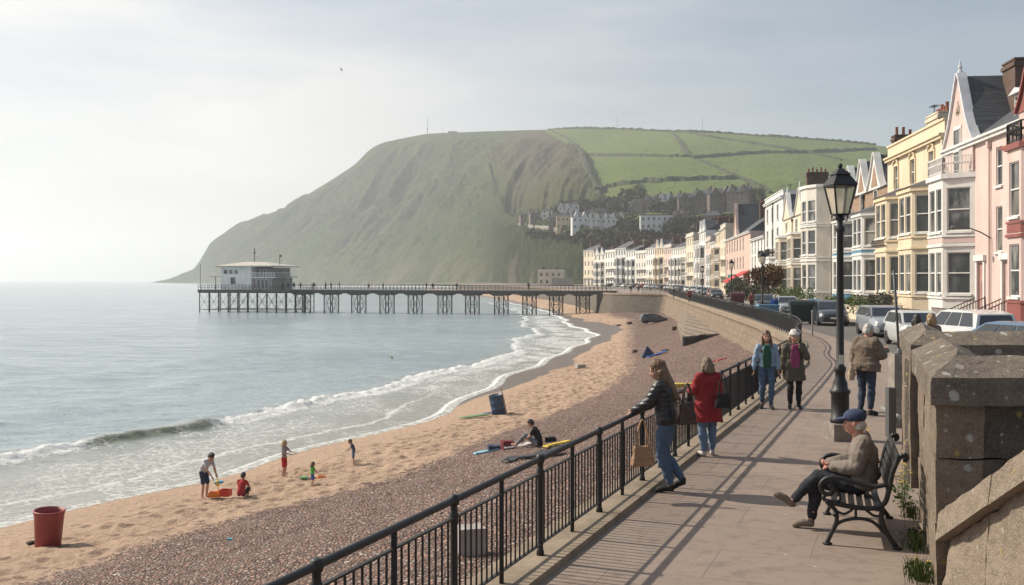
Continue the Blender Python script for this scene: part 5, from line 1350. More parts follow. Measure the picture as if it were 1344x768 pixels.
# round topiary tree
tt = empty('small_tree', (gx(100.5,4.3), 100.5, 0), 0, 'small reddish round headed tree on a bare trunk beside the pavement', 'tree')
tm = MB(); tm.tube([(0,0,0),(.05,0,1.2),(-.03,0,2.3)], [.14,.10,.09], 8)
for a in range(6): tm.tube([(0,0,2.2),(.8*math.cos(a*1.05),.8*math.sin(a*1.05),3.1)], [.06,.02], 5)
tm.build('trunk', bark, tt, smooth=True); leaves('crown', (0,0,3.1), (1.75,1.75,.95), 3800, .13, leaf_r, tt, .3, 13)
def iron_fence(y0, y1, label, o=3.0, h=1.0, z=.1, m_=None):
    m = MB(); L = y1-y0
    for zz in (z+.15, z+h-.05): m.bar((gx(y0,o),y0,zz),(gx(y1,o),y1,zz),.035)
    n = int(L/.16)
    for k in range(n+1):
        y = y0+L*k/n; m.bar((gx(y,o),y,z),(gx(y,o),y,z+h),.024)
    tag(m.build('garden_railing', m_ or darkiron), label, 'railing')
iron_fence(59.2, 64.4, 'iron railing on the garden wall of the yellow house', 2.86, .75, 1.09)
iron_fence(51.5, 57.5, 'iron railing in front of the pale pink gabled house', 3.0, 1.1)
iron_fence(44.5, 50.5, 'rusty red iron railing in front of the dusty pink house', 3.0, 1.3, m_=paint('rail_rust',(.1,.05,.045)))
iron_fence(80, 85, 'blue iron railing by the steps of the brick house', 3.0, 1.1, m_=bluet)
# ================================================================ villas and trees on the hill
def villa(px, y, w, h, wall, label, kind=0, rz=None, Y=None, dark=False):
    w *= (.74 if (h < 10 and w > 8) else 1.0); h *= 1.05
    if Y: x, z = (px-672)/F*Y, terrain_z((px-672)/F*Y, Y); Yv = Y
    else: x, Yv, z = on_hill(px, y)
    rz = -math.atan2(x, Yv)+random.uniform(-.35, .25) if rz is None else rz
    root = empty('villa', (x, Yv, z-.6), rz, label, 'villa'); d = w*.7; hw = w/2
    ops = []; nfl = max(2, int(h/2.9)); nb = max(2, int(w/2.6))
    for fl in range(nfl):
        for c in range(nb): u = (c+.5)*w/nb; ops.append((u-.5,u+.5,fl*h/nfl+1.3,fl*h/nfl+1.3+1.5))
    mb = MB(); panel(mb, (-hw,0), (hw,0), -3, h, ops, .2)
    mb.quad((hw,0,-3),(hw,d,-3),(hw,d,h),(hw,0,h)); mb.quad((-hw,d,-3),(-hw,0,-3),(-hw,0,h),(-hw,d,h)); mb.quad((hw,d,-3),(-hw,d,-3),(-hw,d,h),(hw,d,h))
    mb.build('wall', wall, root, fixn=False)
    for o in ops: window(root, (-hw,0), (hw,0), o, 0, rv=.2)
    r = MB(); rh = w*.28
    if kind == 0: r.add([(-hw-.3,-.3,h),(hw+.3,-.3,h),(hw+.3,d+.3,h),(-hw-.3,d+.3,h),(-hw*.45,d/2,h+rh),(hw*.45,d/2,h+rh)], [(0,1,5,4),(1,2,5),(2,3,4,5),(3,0,4),(0,3,2,1)])
    elif kind == 1:
        r.add([(-hw-.3,-.3,h),(hw+.3,-.3,h),(hw+.3,d/2,h+rh),(-hw-.3,d/2,h+rh),(-hw-.3,d+.3,h),(hw+.3,d+.3,h)], [(0,1,2,3),(3,2,5,4),(1,5,2),(0,3,4)])
    else: r.box(-hw-.1,hw+.1,-.1,d+.1,h,h+.5)
    roof = r.build('roof', slate if kind < 2 else lead, root)
    if kind == 1:
        for c in (-.5, .5):
            g = MB(); g.prism([(c*w*.5-w*.16,h),(c*w*.5+w*.16,h),(c*w*.5,h+rh*1.05)], 'y', -.35, .2); g.prism([(c*w*.5-w*.2,h),(c*w*.5+w*.2,h),(c*w*.5,h+rh*1.2)], 'y', .21, d*.45)
            g.build('gable', wall, roof)
    for c in (-.38, .38): chimney(roof, c*w, d*.5, h+rh*.2, rh*.8+1.2, 1.0, .8, 2)
    return root
stoneV = render_m('villa_stone', (.22,.18,.145)); whV = render_m('villa_white', (.66,.65,.62)); ylV = render_m('villa_yellow', (.60,.48,.28)); dkV = render_m('villa_dark', (.15,.12,.10))
random.seed(5)
VS = [(741,284,12,7,whV,'white villa at the left end of the upper hillside row',1),(753,283,10,8,whV,'tall narrow white villa above the yellow one',0),
 (739,300,11,8,ylV,'yellow villa at the left of the lower hillside row',0),(762,301,13,7.5,whV,'white double fronted villa right of the yellow villa',1),(779,302,12,7.5,whV,'white gabled villa, third in the lower hillside row',1),
 (799,303,13,8,whV,'white villa near the dark trees, fourth in the lower row',1),(718,286,10,5,whV,'low white cottage at the start of the cliff road',0),(702,288,9,4.5,stoneV,'small stone cottage on the cliff road',1),(690,290,8,4,stoneV,'farthest tiny grey cottage on the cliff road',0),
 (826,280,8,8,whV,'white tower like villa beside the big round tree',0),(838,281,11,8,stoneV,'grey stone villa right of the white tower villa',1),
 (856,278,12,8,stoneV,'dark roofed villa with white gables on the upper slope',1),(873,277,12,9,whV,'pale villa with dark gables below the big fields',1),
 (862,310,17,11,whV,'large square white flat roofed villa in front of the dark trees',2),
 (905,282,13,10,dkV,'big dark brick villa left of the dark row under the fields',1),(925,281,13,11,dkV,'big dark brick villa second in the dark row under the fields',1),(946,279,13,11,dkV,'big dark brick villa third in the dark row under the fields',1),(968,278,13,11.5,dkV,'big dark gabled villa at the right end of the dark row',1)]
for px, y, w, h, wm, lb, kd in VS: villa(px, y, w, h, wm, lb, kd)
for k, (px, y, w, h, wm, kd, lb) in enumerate(((775,292,9,7,whV,0,'small white house on the slope directly above the white gabled villas'),(790,291,9,7,stoneV,1,'small stone house on the slope right above the white villas'),(812,296,9,7,whV,1,'white house partly hidden by dark woods above the terraces'),
    (893,300,11,8,stoneV,1,'grey villa among trees below the dark row'),(935,303,12,8,stoneV,0,'grey hip roofed villa among trees behind the terraces'),(728,295,8,5,stoneV,0,'tiny stone house left of the yellow villa'))):
    villa(px, y, w, h, wm, lb, kd)

# woods: one mass of leaf clumps over the lower slopes
def scatter_wood(name, label, regions, mat, seed, dens=1.0):
    rng = np.random.default_rng(seed); V = []
    for (x0, x1, ya, yb, n, sz) in regions:
        for _ in range(int(n*dens)):
            px = rng.uniform(x0, x1); t = (px-x0)/(x1-x0); y = rng.uniform(ya[0]*(1-t)+ya[1]*t, yb[0]*(1-t)+yb[1]*t)
            x, Y, z = on_hill(px, y); h = sz*rng.uniform(.7, 1.4)
            k = 26; c = rng.normal(size=(k, 3)); c /= np.linalg.norm(c, axis=1)[:, None]; c = c*np.array([h*.62, h*.62, h*.55])*rng.uniform(.55, 1, (k, 1))+np.array([x, Y, z+h*.5])
            V.append(c)
    pos = np.concatenate(V); n = len(pos); t = rng.normal(size=(n, 3)); t /= np.linalg.norm(t, axis=1)[:, None]; u = np.cross(t, rng.normal(size=t.shape)); u /= np.linalg.norm(u, axis=1)[:, None]
    s = rng.uniform(.6, 1.5, (n, 1))
    v = np.stack([pos-t*s, pos-u*s*.8, pos+t*s, pos+u*s*.8], 1).reshape(-1, 3)
    me = bpy.data.meshes.new(name); me.vertices.add(4*n); me.vertices.foreach_set('co', v.reshape(-1).astype(np.float32)); me.loops.add(4*n); me.polygons.add(n)
    me.loops.foreach_set('vertex_index', np.arange(4*n, dtype=np.int32)); me.polygons.foreach_set('loop_start', np.arange(0, 4*n, 4, dtype=np.int32)); me.polygons.foreach_set('loop_total', np.full(n, 4, dtype=np.int32)); me.update(calc_edges=True)
    me.materials.append(mat); o = bpy.data.objects.new(name, me); col.objects.link(o); tag(o, label, 'woods', kind='stuff'); return o
wood_m = NT('woodm'); oi = wood_m.n('ShaderNodeNewGeometry'); wood_m = wood_m.out(wood_m.ramp(oi.outputs['Random Per Island'], [(0,(.020,.026,.012)),(.5,(.042,.045,.022)),(1,(.085,.08,.04))]), .8, Specular_IOR_Level=.1)
scatter_wood('woodland', 'bare and dark green woods between the hillside villas and the terraces',
    [(805,850,(298,298),(322,330),200,5.5),(770,805,(314,314),(328,330),110,5),(880,1000,(294,290),(335,330),420,5.0),(850,885,(316,318),(330,330),90,5),(795,895,(270,272),(276,282),120,5.5),(735,800,(270,268),(277,279),60,4),(1000,1160,(285,290),(320,330),150,5),(690,760,(305,308),(312,322),50,3)], wood_m, 4)
# individual trees
def hill_tree(px, y, r, label, mat, seed, flat=.75):
    x, Y, z = on_hill(px, y); root = empty('tree', (x, Y, z-.5), 0, label, 'tree')
    m = MB(); m.tube([(0,0,-1),(0,.1,r*.5),(.1,0,r)], [r*.10,r*.08,r*.05], 7)
    for a in range(6): m.tube([(0,0,r*.5),(r*.6*math.cos(a),r*.6*math.sin(a),r*1.1)], [r*.05,r*.015], 5)
    m.build('trunk', bark, root, smooth=True)
    leaves('crown', (0,0,r*1.15), (r, r*.9, r*flat), 2600, r*.075, mat, root, .2, seed, 7)
hill_tree(832, 277, 9.0, 'big dark round topped tree above the white tower villa', leaf_d, 31)
hill_tree(815, 283, 6.0, 'bushy dark tree left of the big round topped tree', leaf_d, 32)
hill_tree(800, 287, 5.0, 'smaller dark tree left of the two round trees on the slope', leaf_d, 33)
hill_tree(886, 282, 6.0, 'dark tree between the pale villa and the dark brick villas', leaf_d, 34)
hill_tree(830, 314, 6.5, 'dark tree left of the square white flat roofed villa', leaf_d, 35)
hill_tree(885, 316, 6.5, 'dark tree right of the square white flat roofed villa', leaf_d, 36)
hill_tree(990, 275, 7, 'dark tree at the right end of the dark villas under the fields', leaf_d, 37)
# hedgerows between the fields, following the land
def hedgerow(pts, label, w=3.0, h=2.6, smin=150):
    P = []
    for (a, b) in zip(pts[:-1], pts[1:]):
        n = max(2, int(math.hypot(b[0]-a[0], b[1]-a[1])/3))
        for k in range(n): P.append((a[0]+(b[0]-a[0])*k/n, a[1]+(b[1]-a[1])*k/n))
    P.append(pts[-1]); W3 = [Vector(on_hill(p[0], p[1], smin)) for p in P]; m = MB(); rng = random.Random(len(pts)*7+int(pts[0][0]))
    rows_ = []
    for i, p in enumerate(W3):
        d = (W3[min(i+1,len(W3)-1)]-W3[max(i-1,0)]); d.z = 0; d.normalize(); n = Vector((-d.y, d.x, 0))
        hh = h*rng.uniform(.6, 1.3); ww = w*rng.uniform(.7, 1.2)
        rows_.append([p-n*ww-Vector((0,0,1)), p-n*ww*.7+Vector((0,0,hh*.9)), p+n*ww*.5+Vector((0,0,hh)), p+n*ww-Vector((0,0,1))])
    for a, b in zip(rows_[:-1], rows_[1:]): 
        m.add(a+b, [(0,1,5,4),(1,2,6,5),(2,3,7,6)])
    m.add(rows_[0], [(0,1,2,3)]); m.add(rows_[-1], [(0,1,2,3)])
    tag(m.build('hedgerow', hedge_d), label, 'hedgerow')
hedgerow([(766,204),(830,205),(901,206)], 'dark level hedgerow between the two left fields')
hedgerow([(884,176),(893,188),(905,206)], 'short hedgerow dropping steeply between the upper fields')
hedgerow([(908,208),(940,206),(973,203),(1010,201),(1051,201),(1100,199),(1148,197)], 'long hedgerow across the middle of the hill to the right', 3.5, 3.2)
hedgerow([(894,173),(930,180),(975,187),(1051,199),(1105,211)], 'thin hedgerow slanting down from the crest to the right', 2)
hedgerow([(785,249),(815,243),(851,239),(920,236),(966,235)], 'dark hedgerow along the bottom of the left fields', 4, 3.4, 110)
hedgerow([(919,211),(950,225),(975,236),(995,245),(1012,254)], 'broken hedgerow running down to the dark villas', 2.2, 2.4, 110)
hedgerow([(720,170.5),(760,169),(850,171),(948,174.5),(1037,181),(1100,186),(1150,190)], 'low dark hedge along the crest of the hill', 3, 3.2, 240)
hedgerow([(766,204),(758,192),(742,180),(722,171)], 'rough bank between the brown moor and the upper field', 2.5, 1.5)
hedgerow([(785,249),(776,235),(768,218),(766,205)], 'rough bank between the brown moor and the lower field', 2.5, 1.5)
# cliff road
rp_ = [on_hill(px, y) for px, y in ((664,295),(680,294),(697,296),(715,298),(735,303),(760,307),(785,310),(803,312))]
m = MB(); ps = [Vector(p) for p in rp_]
for a, b in zip(ps[:-1], ps[1:]):
    m.add([a+Vector((0,-3,.0)), b+Vector((0,-3,.0)), b+Vector((0,4,2.2)), a+Vector((0,4,2.2)), a+Vector((0,-3,-2)), b+Vector((0,-3,-2))], [(0,1,2,3),(0,1,5,4)])
tag(m.build('cliff_road', paint('roadc', (.30,.27,.22), .9, .2, .1)), kind='structure')
# masts on the hill
for px, y0, y1, lb in ((561,175,154,'tall thin radio mast on the left of the headland top'),(581,174.5,166,'short thin mast right of the tall radio mast'),(810,169,151,'thin mast on the crest above the green fields'),(922,172.5,151,'thin mast on the crest, farthest right')):
    x, Y, z = on_hill(px, y0+.8, 230); hh = (y0-y1)/F*Y; m = MB()
    r_ = .55 if px == 561 else .28
    m.tube([(x,Y,z-1),(x,Y,z+hh)], [r_, r_*.5], 5)
    if px == 561: m.box(x-1.2,x+1.2,Y-.5,Y+.5,z+hh*.3,z+hh*.36)
    tag(m.build('radio_mast', pier_metal), lb, 'mast')
m = MB(); m.box(0,16,0,6,-1,2.6); o = m.build('hilltop_hut', dkV); x, Y, z = on_hill(594, 173, 230); o.location = (x-8, Y, z); tag(o, 'low dark hut on the headland top beside the masts', 'hut')
# ================================================================ people
from mathutils import noise as mnoise
def skinm(n, c): return paint('skin_'+n, c, .6, .08, 6, .08, 60, .002)
def cloth(n, c, r=.9): return paint('cloth_'+n, c, r, .22, 5, .35, 90, .004)
SK = skinm('fair', (.52,.30,.21)); SK2 = skinm('rosy', (.55,.27,.20))
HAIR = {'brown': paint('hair_brown', (.13,.070,.035), .5, .45, 14, .5, 60, .01), 'blond': paint('hair_blond', (.34,.22,.11), .5, .4, 14, .5, 60, .01), 'dark': paint('hair_dark', (.03,.022,.018), .5, .4, 14, .5, 60, .01),
        'grey': paint('hair_grey', (.50,.47,.43), .7, .3, 14, .5, 60, .01), 'fair': paint('hair_fair', (.45,.34,.20), .6, .3, 14, .5, 60, .01)}
eye_m = paint('eye', (.03,.022,.02), .3, 0, 5, 0); lip_m = paint('lip', (.36,.11,.09), .6, 0, 5, 0)
def remesh(mb, vox, smooth=4):
    me = bpy.data.meshes.new('tmp'); me.from_pydata(mb.v, [], mb.f); o = bpy.data.objects.new('tmp', me); col.objects.link(o)
    r = o.modifiers.new('r', 'REMESH'); r.mode = 'VOXEL'; r.voxel_size = vox
    s = o.modifiers.new('s', 'SMOOTH'); s.iterations = smooth; s.factor = .5
    dg = bpy.context.evaluated_depsgraph_get(); ev = o.evaluated_get(dg); m2 = ev.to_mesh()
    V = [tuple(v.co) for v in m2.vertices]; N = [tuple(v.normal) for v in m2.vertices]; Fc = [tuple(p.vertices) for p in m2.polygons]
    ev.to_mesh_clear(); bpy.data.objects.remove(o); bpy.data.meshes.remove(me)
    return V, N, Fc
def capsule(mb, pts, rad, n=10, flat=None):
    mb.tube(pts, rad, n, flat=flat)
    if not flat:
        for p, r in zip(pts, rad): mb.sphere(p, r*.99, 10, 7)
def J0(h=1.7):
    d = dict(pelvis=(0,0,.93), waist=(0,0,1.08), chest=(0,.005,1.27), neck=(0,.01,1.44), head=(0,-.015,1.585),
        shL=(.170,.0,1.365), elL=(.225,.02,1.10), wrL=(.235,-.05,.86), shR=(-.170,.0,1.365), elR=(-.225,.02,1.10), wrR=(-.235,-.05,.86),
        hipL=(.09,0,.92), knL=(.10,-.02,.50), anL=(.10,.03,.09), toL=(.12,-.13,.03), hipR=(-.09,0,.92), knR=(-.10,-.02,.50), anR=(-.10,.03,.09), toR=(-.12,-.13,.03), face=(0,-1,0))
    return {k: Vector(v) for k, v in d.items()}
FAT = [1.0]
def torso(mb, J, k=0, top=1.0):
    k = k+(FAT[0]-1)*.155
    p, w, c, n = J['pelvis'], J['waist'], J['chest'], J['neck']
    pts = [p+(p-w)*.35, p, w, c, c.lerp(n, .55), c.lerp(n, .85)]
    mb.tube(pts, [.12+k, .155+k, .132+k, .158+k, .120+k*.8, .062+k*.4], 16, flat=(.66, 1.0))
    for q in 'LR': capsule(mb, [n-(n-c)*.22, n.lerp(J['sh'+q],.5)-(n-c)*.12, J['sh'+q]+Vector((0,0,.0))], [.05+k*.3,.047+k*.4,.05+k*.5])
def limb(mb, a, b, c, ra, rb, rc, k=0):
    ra, rb = ra*(1+(FAT[0]-1)*1.3), rb*(1+(FAT[0]-1)*.9)
    a, b, c = J_(a), J_(b), J_(c)
    capsule(mb, [a, a.lerp(b,.4), b], [ra+k, ra*.95+k, rb+k]); capsule(mb, [b, b.lerp(c,.35), c], [rb+k, rb*1.04+k, rc+k])
J_ = lambda v: Vector(v)
def hand(mb, el, wr, curl=.6, side=1, dirv=None):
    d = (Vector(dirv) if dirv else (Vector(wr)-Vector(el))).normalized(); wr = Vector(wr)
    s = d.cross(Vector((0,0,1)));  s = s.normalized() if s.length > .1 else Vector((0,1,0)) if abs(d.z) > .9 else Vector((1,0,0))
    if abs(d.z) > .7: s = Vector((0,1,0)) - d*d.y; s.normalize()
    n = d.cross(s).normalized()*side
    mb.tube([wr-d*.01, wr+d*.03, wr+d*.075, wr+d*.088], [.024,.034,.038,.028], 8, flat=(1.0,.5) if False else None) if False else mb.hexa(
        [wr-s*.022-n*.012, wr+s*.022-n*.012, wr+s*.022+n*.012, wr-s*.022+n*.012], [wr+d*.085-s*.038-n*.012, wr+d*.085+s*.038-n*.012, wr+d*.085+s*.038+n*.012, wr+d*.085-s*.038+n*.012])
    for i, L in enumerate((.066,.078,.072,.056)):
        b = wr+d*.082+s*(-.029+.0195*i); a1 = curl*.8; a2 = curl*1.7
        m1 = b+(d*math.cos(a1)+n*math.sin(a1))*L*.5; m2 = m1+(d*math.cos(a2)+n*math.sin(a2))*L*.5
        mb.tube([b, m1, m2], [.0092,.0088,.007], 6); mb.sphere(m1, .0088, 6, 4)
    b = wr+d*.03-s*.026; m1 = b+(d*.6-s*.7+n*.3).normalized()*.04; m2 = m1+(d*.9+n*.5*curl).normalized()*.032
    mb.tube([b, m1, m2], [.013,.0105,.008], 6)
def head(mb, J, s=1.0, detail=True):
    h = J['head']; f = J['face'].normalized(); r = f.cross(Vector((0,0,1))).normalized(); u = r.cross(f).normalized()
    M = Matrix((r, f, u)).transposed()
    def el(c, rad, sc_):
        t = MB(); t.sphere((0,0,0), rad, 14, 10, sc_); mb.add([h+(M@(Vector(v)+Vector(c)))*s for v in t.v], t.f)
    el((0,-.012,.02), .098, (.78,1.0,.98)); el((0,.022,-.035), .072, (.82,.92,1.15)); el((0,.052,-.075), .034, (1.1,.9,.8))
    capsule(mb, [J['neck']+Vector((0,0,-.05)), h+(M@Vector((0,-.02,-.06)))*s], [.054*s,.050*s])
    el((0,.093,-.018), .014, (.8,1.1,1.5)); el((0,.098,-.030), .014, (1.1,1,.8))
    for q in (-1,1): el((q*.079,-.008,-.012), .022, (.4,.75,1.25)); el((q*.034,.055,-.03), .03, (1,.8,.8))
    el((0,.07,.022), .03, (1.9,.5,.5))
    el((0,.080,-.058), .018, (1.3,.6,.6))
    return h, M
def features(mb, J, s=1.0):
    h = J['head']; f = J['face'].normalized(); r = f.cross(Vector((0,0,1))).normalized(); u = r.cross(f).normalized(); M = Matrix((r, f, u)).transposed()
    def el(c, rad, sc_, mi):
        t = MB(); t.sphere((0,0,0), rad, 8, 6, sc_); mb.cur = mi; mb.add([h+(M@(Vector(v)+Vector(c)))*s for v in t.v], t.f); mb.cur = 0
    for q in (-1,1): el((q*.031,.077,.0), .0115, (1.1,.6,.6), 1); el((q*.032,.086,.024), .012, (1.5,.4,.25), 1)
    el((0,.094,-.059), .014, (1.5,.35,.4), 2)
def cloth_obj(name, mb, mat, parent, vox, disp=None, smooth=5):
    V, N, Fc = remesh(mb, vox, smooth)
    if disp: V = [tuple(Vector(v)+Vector(n)*disp(Vector(v), Vector(n))) for v, n in zip(V, N)]
    m = MB(); m.add(V, Fc); return m.build(name, mat, parent, smooth=True, fixn=False)
wrinkle = lambda v, n: .016*mnoise.noise(Vector((v.x*7, v.y*7, v.z*13)))+.006*mnoise.noise(v*24)
def puff(v, n):
    q = abs(math.sin(v.z*math.pi/.062)); return .011*(q**.5-.6)+.006*mnoise.noise(v*16)
def person(label, loc, rz, J, s=1.0, skin=None, top=None, topk=.016, bottoms=None, shorts=False, shoes=None, hair=None, hairstyle='short', sleeves='long', coat=None, hat=None,
           vox=.013, curlL=.5, curlR=.5, topdisp=None, hs=1.0, cat_='person', group=None, fat=1.0, hdL=None, hdR=None, extra=None, soles=None, seat=False, zfix=None):
    root = empty('person', loc, rz, label, cat_, group); root.scale = (s,s,s); skin = skin or SK; FAT[0] = 1.0; hs = hs*1.05
    b = MB(); torso(b, J, -.006)
    for q in 'LR':
        limb(b, J['sh'+q], J['el'+q], J['wr'+q], .043, .036, .024); limb(b, J['hip'+q], J['kn'+q], J['an'+q], .078, .052, .036)
        capsule(b, [J['an'+q]+Vector((0,0,-.02)), J['to'+q]], [.036,.028])
    head(b, J, hs); V, N, Fc = remesh(b, vox*.85, 3)
    m = MB(); m.add(V, Fc); features(m, J, hs)
    hand(m, J['elL'], J['wrL'], curlL, 1, hdL); hand(m, J['elR'], J['wrR'], curlR, -1, hdR)
    m.build('body', None, root, smooth=True, mats=[skin, eye_m, lip_m], fixn=False)
    FAT[0] = fat
    if top:
        t = MB(); torso(t, J, topk)
        for q in 'LR':
            if sleeves == 'long': limb(t, J['sh'+q], J['el'+q], J['wr'+q], .05, .044, .034, topk*.7)
            elif sleeves == 'short': capsule(t, [J['sh'+q], J['sh'+q].lerp(J['el'+q], .65)], [.058, .058])
        cloth_obj('top', t, top, root, vox, topdisp or wrinkle)
    if coat:
        cm, ck, hem, open_ = coat; t = MB(); torso(t, J, ck)
        for q in 'LR': limb(t, J['sh'+q], J['el'+q], J['wr'+q].lerp(J['el'+q], .08), .056, .048, .040, ck*.6)
        p = J['pelvis']; w = J['waist']; dn = (p-w).normalized()
        if hem < p.z-.1 and not seat: kf = ck+(FAT[0]-1)*.15; t.tube([w, p, Vector((p.x,p.y,hem+.15)), Vector((p.x*.9,p.y+.01,hem))], [.14+kf,.17+kf,.185+kf,.195+kf], 18, flat=(.72,1))
        co = cloth_obj('coat', t, cm, root, vox, topdisp or wrinkle)
        if open_:      # open front: the shirt shows between the lapels
            f = MB(); c = J['chest']; z0 = J['neck'].z-.03; kf = ck*.66+(FAT[0]-1)*.10
            f.prism([(-.055,z0),(.055,z0),(.10,c.z-.1),(.09,p.z-.02),(-.09,p.z-.02),(-.10,c.z-.1)], 'y', -.126-kf, -.06)
            cloth_obj('shirt_front', f, open_, root, vox*.8, wrinkle, 2)
    if bottoms:
        t = MB(); p, w = J['pelvis'], J['waist']
        t.tube([w.lerp(p,.35), p, p+(p-w).normalized()*.07], [.142*fat,.165*fat,.13*fat], 14, flat=(.68,1))
        for q in 'LR':
            if shorts: capsule(t, [J['hip'+q], J['hip'+q].lerp(J['kn'+q], .9)], [.092,.078])
            else: limb(t, J['hip'+q], J['kn'+q], J['an'+q].lerp(J['kn'+q],.1), .086, .062, .050)
        cloth_obj('trousers' if not shorts else 'shorts', t, bottoms, root, vox, wrinkle)
    if shoes:
        for q in 'LR':
            a, o = J['an'+q], J['to'+q]; t = MB(); d = (o-a); d.z *= 1; back = a-Vector((d.x,d.y,0)).normalized()*.035
            t.tube([Vector((back.x,back.y,a.z-.035)), a+Vector((0,0,-.035)), a.lerp(o,.55)+Vector((0,0,.0)), o+Vector((0,0,.005)), o+(o-a).normalized()*.045], [.032,.042,.044,.04,.022], 10); t.sphere(a, .042)
            so_ = cloth_obj('shoe', t, shoes, root, .009, None, 3)
    if hair:
        h = J['head']; f = J['face'].normalized(); r = f.cross(Vector((0,0,1))).normalized(); u = r.cross(f).normalized(); M = Matrix((r, f, u)).transposed(); t = MB()
        def el(c, rad, sc_):
            k = MB(); k.sphere((0,0,0), rad, 12, 8, sc_); t.add([h+(M@(Vector(v)+Vector(c)))*hs for v in k.v], k.f)
        if hairstyle == 'balding': el((0,-.05,.01), .088, (.93,.85,.82))
        elif not hat: el((0,-.022,.040), .105, (.83,1.0,.93))
        if hairstyle in ('short',): el((0,-.055,-.005), .085, (.92,.8,1))
        if hairstyle in ('long', 'bob'):
            el((0,-.06,-.03), .09, (1.0,.8,1.15)); n_ = 8 if hairstyle == 'long' else 2
            for q in (-1,1):
                for i in range(n_): el((q*(.070-.001*i),-.045-.008*i,-.04-.048*i), .052, (1,1,1.1))
            for i in range(n_): el((0,-.085-.01*i,-.05-.052*i), .065-.005*i, (1.3,.7,1.1))
        if hairstyle == 'front': 
            el((0,-.06,-.03), .09, (1.0,.8,1.15))
            for q in (-1,1):
                for i in range(7): el((q*(.075+.004*i),-.02+.012*i,-.02-.048*i), .036, (1,1,1.2))
        if hairstyle == 'capfringe': el((0,-.05,-.035), .082, (1.02,.85,.75))
        cloth_obj('hair', t, hair, root, .011, lambda v, n: .015*mnoise.noise(Vector((v.x*26, v.y*26, v.z*6)))+.006*mnoise.noise(v*50), 2)
    if hat:
        kind, hm = hat; h = J['head']; f = J['face'].normalized(); r = f.cross(Vector((0,0,1))).normalized(); u = r.cross(f).normalized(); M = Matrix((r, f, u)).transposed(); t = MB()
        def el(c, rad, sc_):
            k = MB(); k.sphere((0,0,0), rad, 14, 8, sc_); t.add([h+(M@(Vector(v)+Vector(c)))*hs for v in k.v], k.f)
        el((0,-.018,.055), .107, (.88,1.06,.72))
        if kind == 'cap': el((0,.105,.045), .075, (1.0,1.1,.16))
        else: el((0,-.01,.05), .125, (.9,1.0,.42)); el((0,-.02,.10), .07, (1.1,1.1,.8))
        cloth_obj('hat', t, hm, root, .010, None if kind == 'cap' else (lambda v, n: .012*mnoise.noise(v*40)), 3)
    return root
navy = cloth('navy', (.035,.05,.10)); jean = cloth('jean', (.075,.12,.20)); jeanl = cloth('jeanl', (.13,.20,.30)); black = cloth('black', (.016,.016,.018)); jeand = cloth('jeand', (.035,.05,.085))
redc = cloth('red', (.27,.018,.022)); greenc = cloth('green', (.018,.085,.05)); denim = cloth('denim', (.26,.36,.47)); plum = cloth('plum', (.26,.05,.12)); olive = cloth('olive', (.10,.085,.062)); tan_ = cloth('tan', (.155,.115,.085))
puffm = paint('puffer', (.017,.017,.020), .42, .2, 5, .2, 60, .004); shoeW = cloth('shoew', (.55,.50,.48)); shoeB = cloth('shoeb', (.02,.02,.02)); shoeT = cloth('shoet', (.20,.155,.12)); wool = cloth('wool', (.62,.58,.52)); greyj = cloth('greyj', (.20,.165,.14))
# 1 woman in black puffer leaning on the rail
J = J0(); U = lambda **k: J.update({a: Vector(b) for a, b in k.items()})
U(pelvis=(0,.04,.93), waist=(0,.02,1.09), chest=(0,-.02,1.28), neck=(0,-.045,1.44), head=(0,-.09,1.575), shL=(.17,-.03,1.38), shR=(-.17,-.03,1.38), elL=(.20,-.16,1.17), wrL=(.13,-.36,1.055), elR=(-.21,-.15,1.15), wrR=(-.16,-.36,1.05),
  hipL=(.09,.04,.92), hipR=(-.09,.04,.92), knL=(.06,-.02,.50), anL=(.04,.10,.09), toL=(.06,-.06,.03), knR=(-.05,-.02,.50), anR=(-.04,.24,.17), toR=(-.05,.10,.05), face=(.28,-1,-.32))
WA = person('woman in black quilted puffer jacket and jeans leaning on the railing', (1.97,13.27,0), R(-108), J, 1.0, fat=1.22, top=puffm, topk=.038, topdisp=puff, bottoms=jean, shoes=shoeB, hair=paint('hair_chestnut',(.17,.095,.05),.5,.45,14,.5,60,.01), hairstyle='long', vox=.011)
# 2 woman in red coat
J = J0(); U(chest=(0,-.01,1.27), neck=(0,-.02,1.44), head=(0,-.05,1.575), elL=(.25,-.05,1.13), wrL=(.19,-.27,1.12), elR=(-.25,-.05,1.13), wrR=(-.19,-.27,1.12), anL=(.10,.05,.09), anR=(-.08,.02,.09), toR=(-.16,-.12,.03), face=(-.1,-1,-.25))
person('woman in dark red knee length coat and white trainers looking out to sea', (3.05,15.95,0), R(-158), J, .90, fat=1.28, coat=(redc,.032,.60,None), bottoms=jeanl, shoes=shoeW, hair=paint('hair_ash',(.20,.14,.09),.6,.4,14,.5,60,.01), hairstyle='bob', vox=.012)
# 3 woman in denim jacket
J = J0(); U(knL=(.10,-.06,.50), anL=(.09,-.02,.09), toL=(.11,-.18,.03), anR=(-.09,.10,.10), toR=(-.12,-.06,.03), wrL=(.24,-.02,.87), wrR=(-.27,-.02,.87), elL=(.23,.03,1.1), elR=(-.25,.02,1.1), face=(.05,-1,-.05))
person('woman in pale denim jacket over a green top walking towards the camera', (5.42,21.8,0), R(-8), J, .97, fat=1.08, coat=(denim,.014,1.0,greenc), bottoms=jean, shoes=shoeB, hair=HAIR['brown'], hairstyle='front', vox=.012)
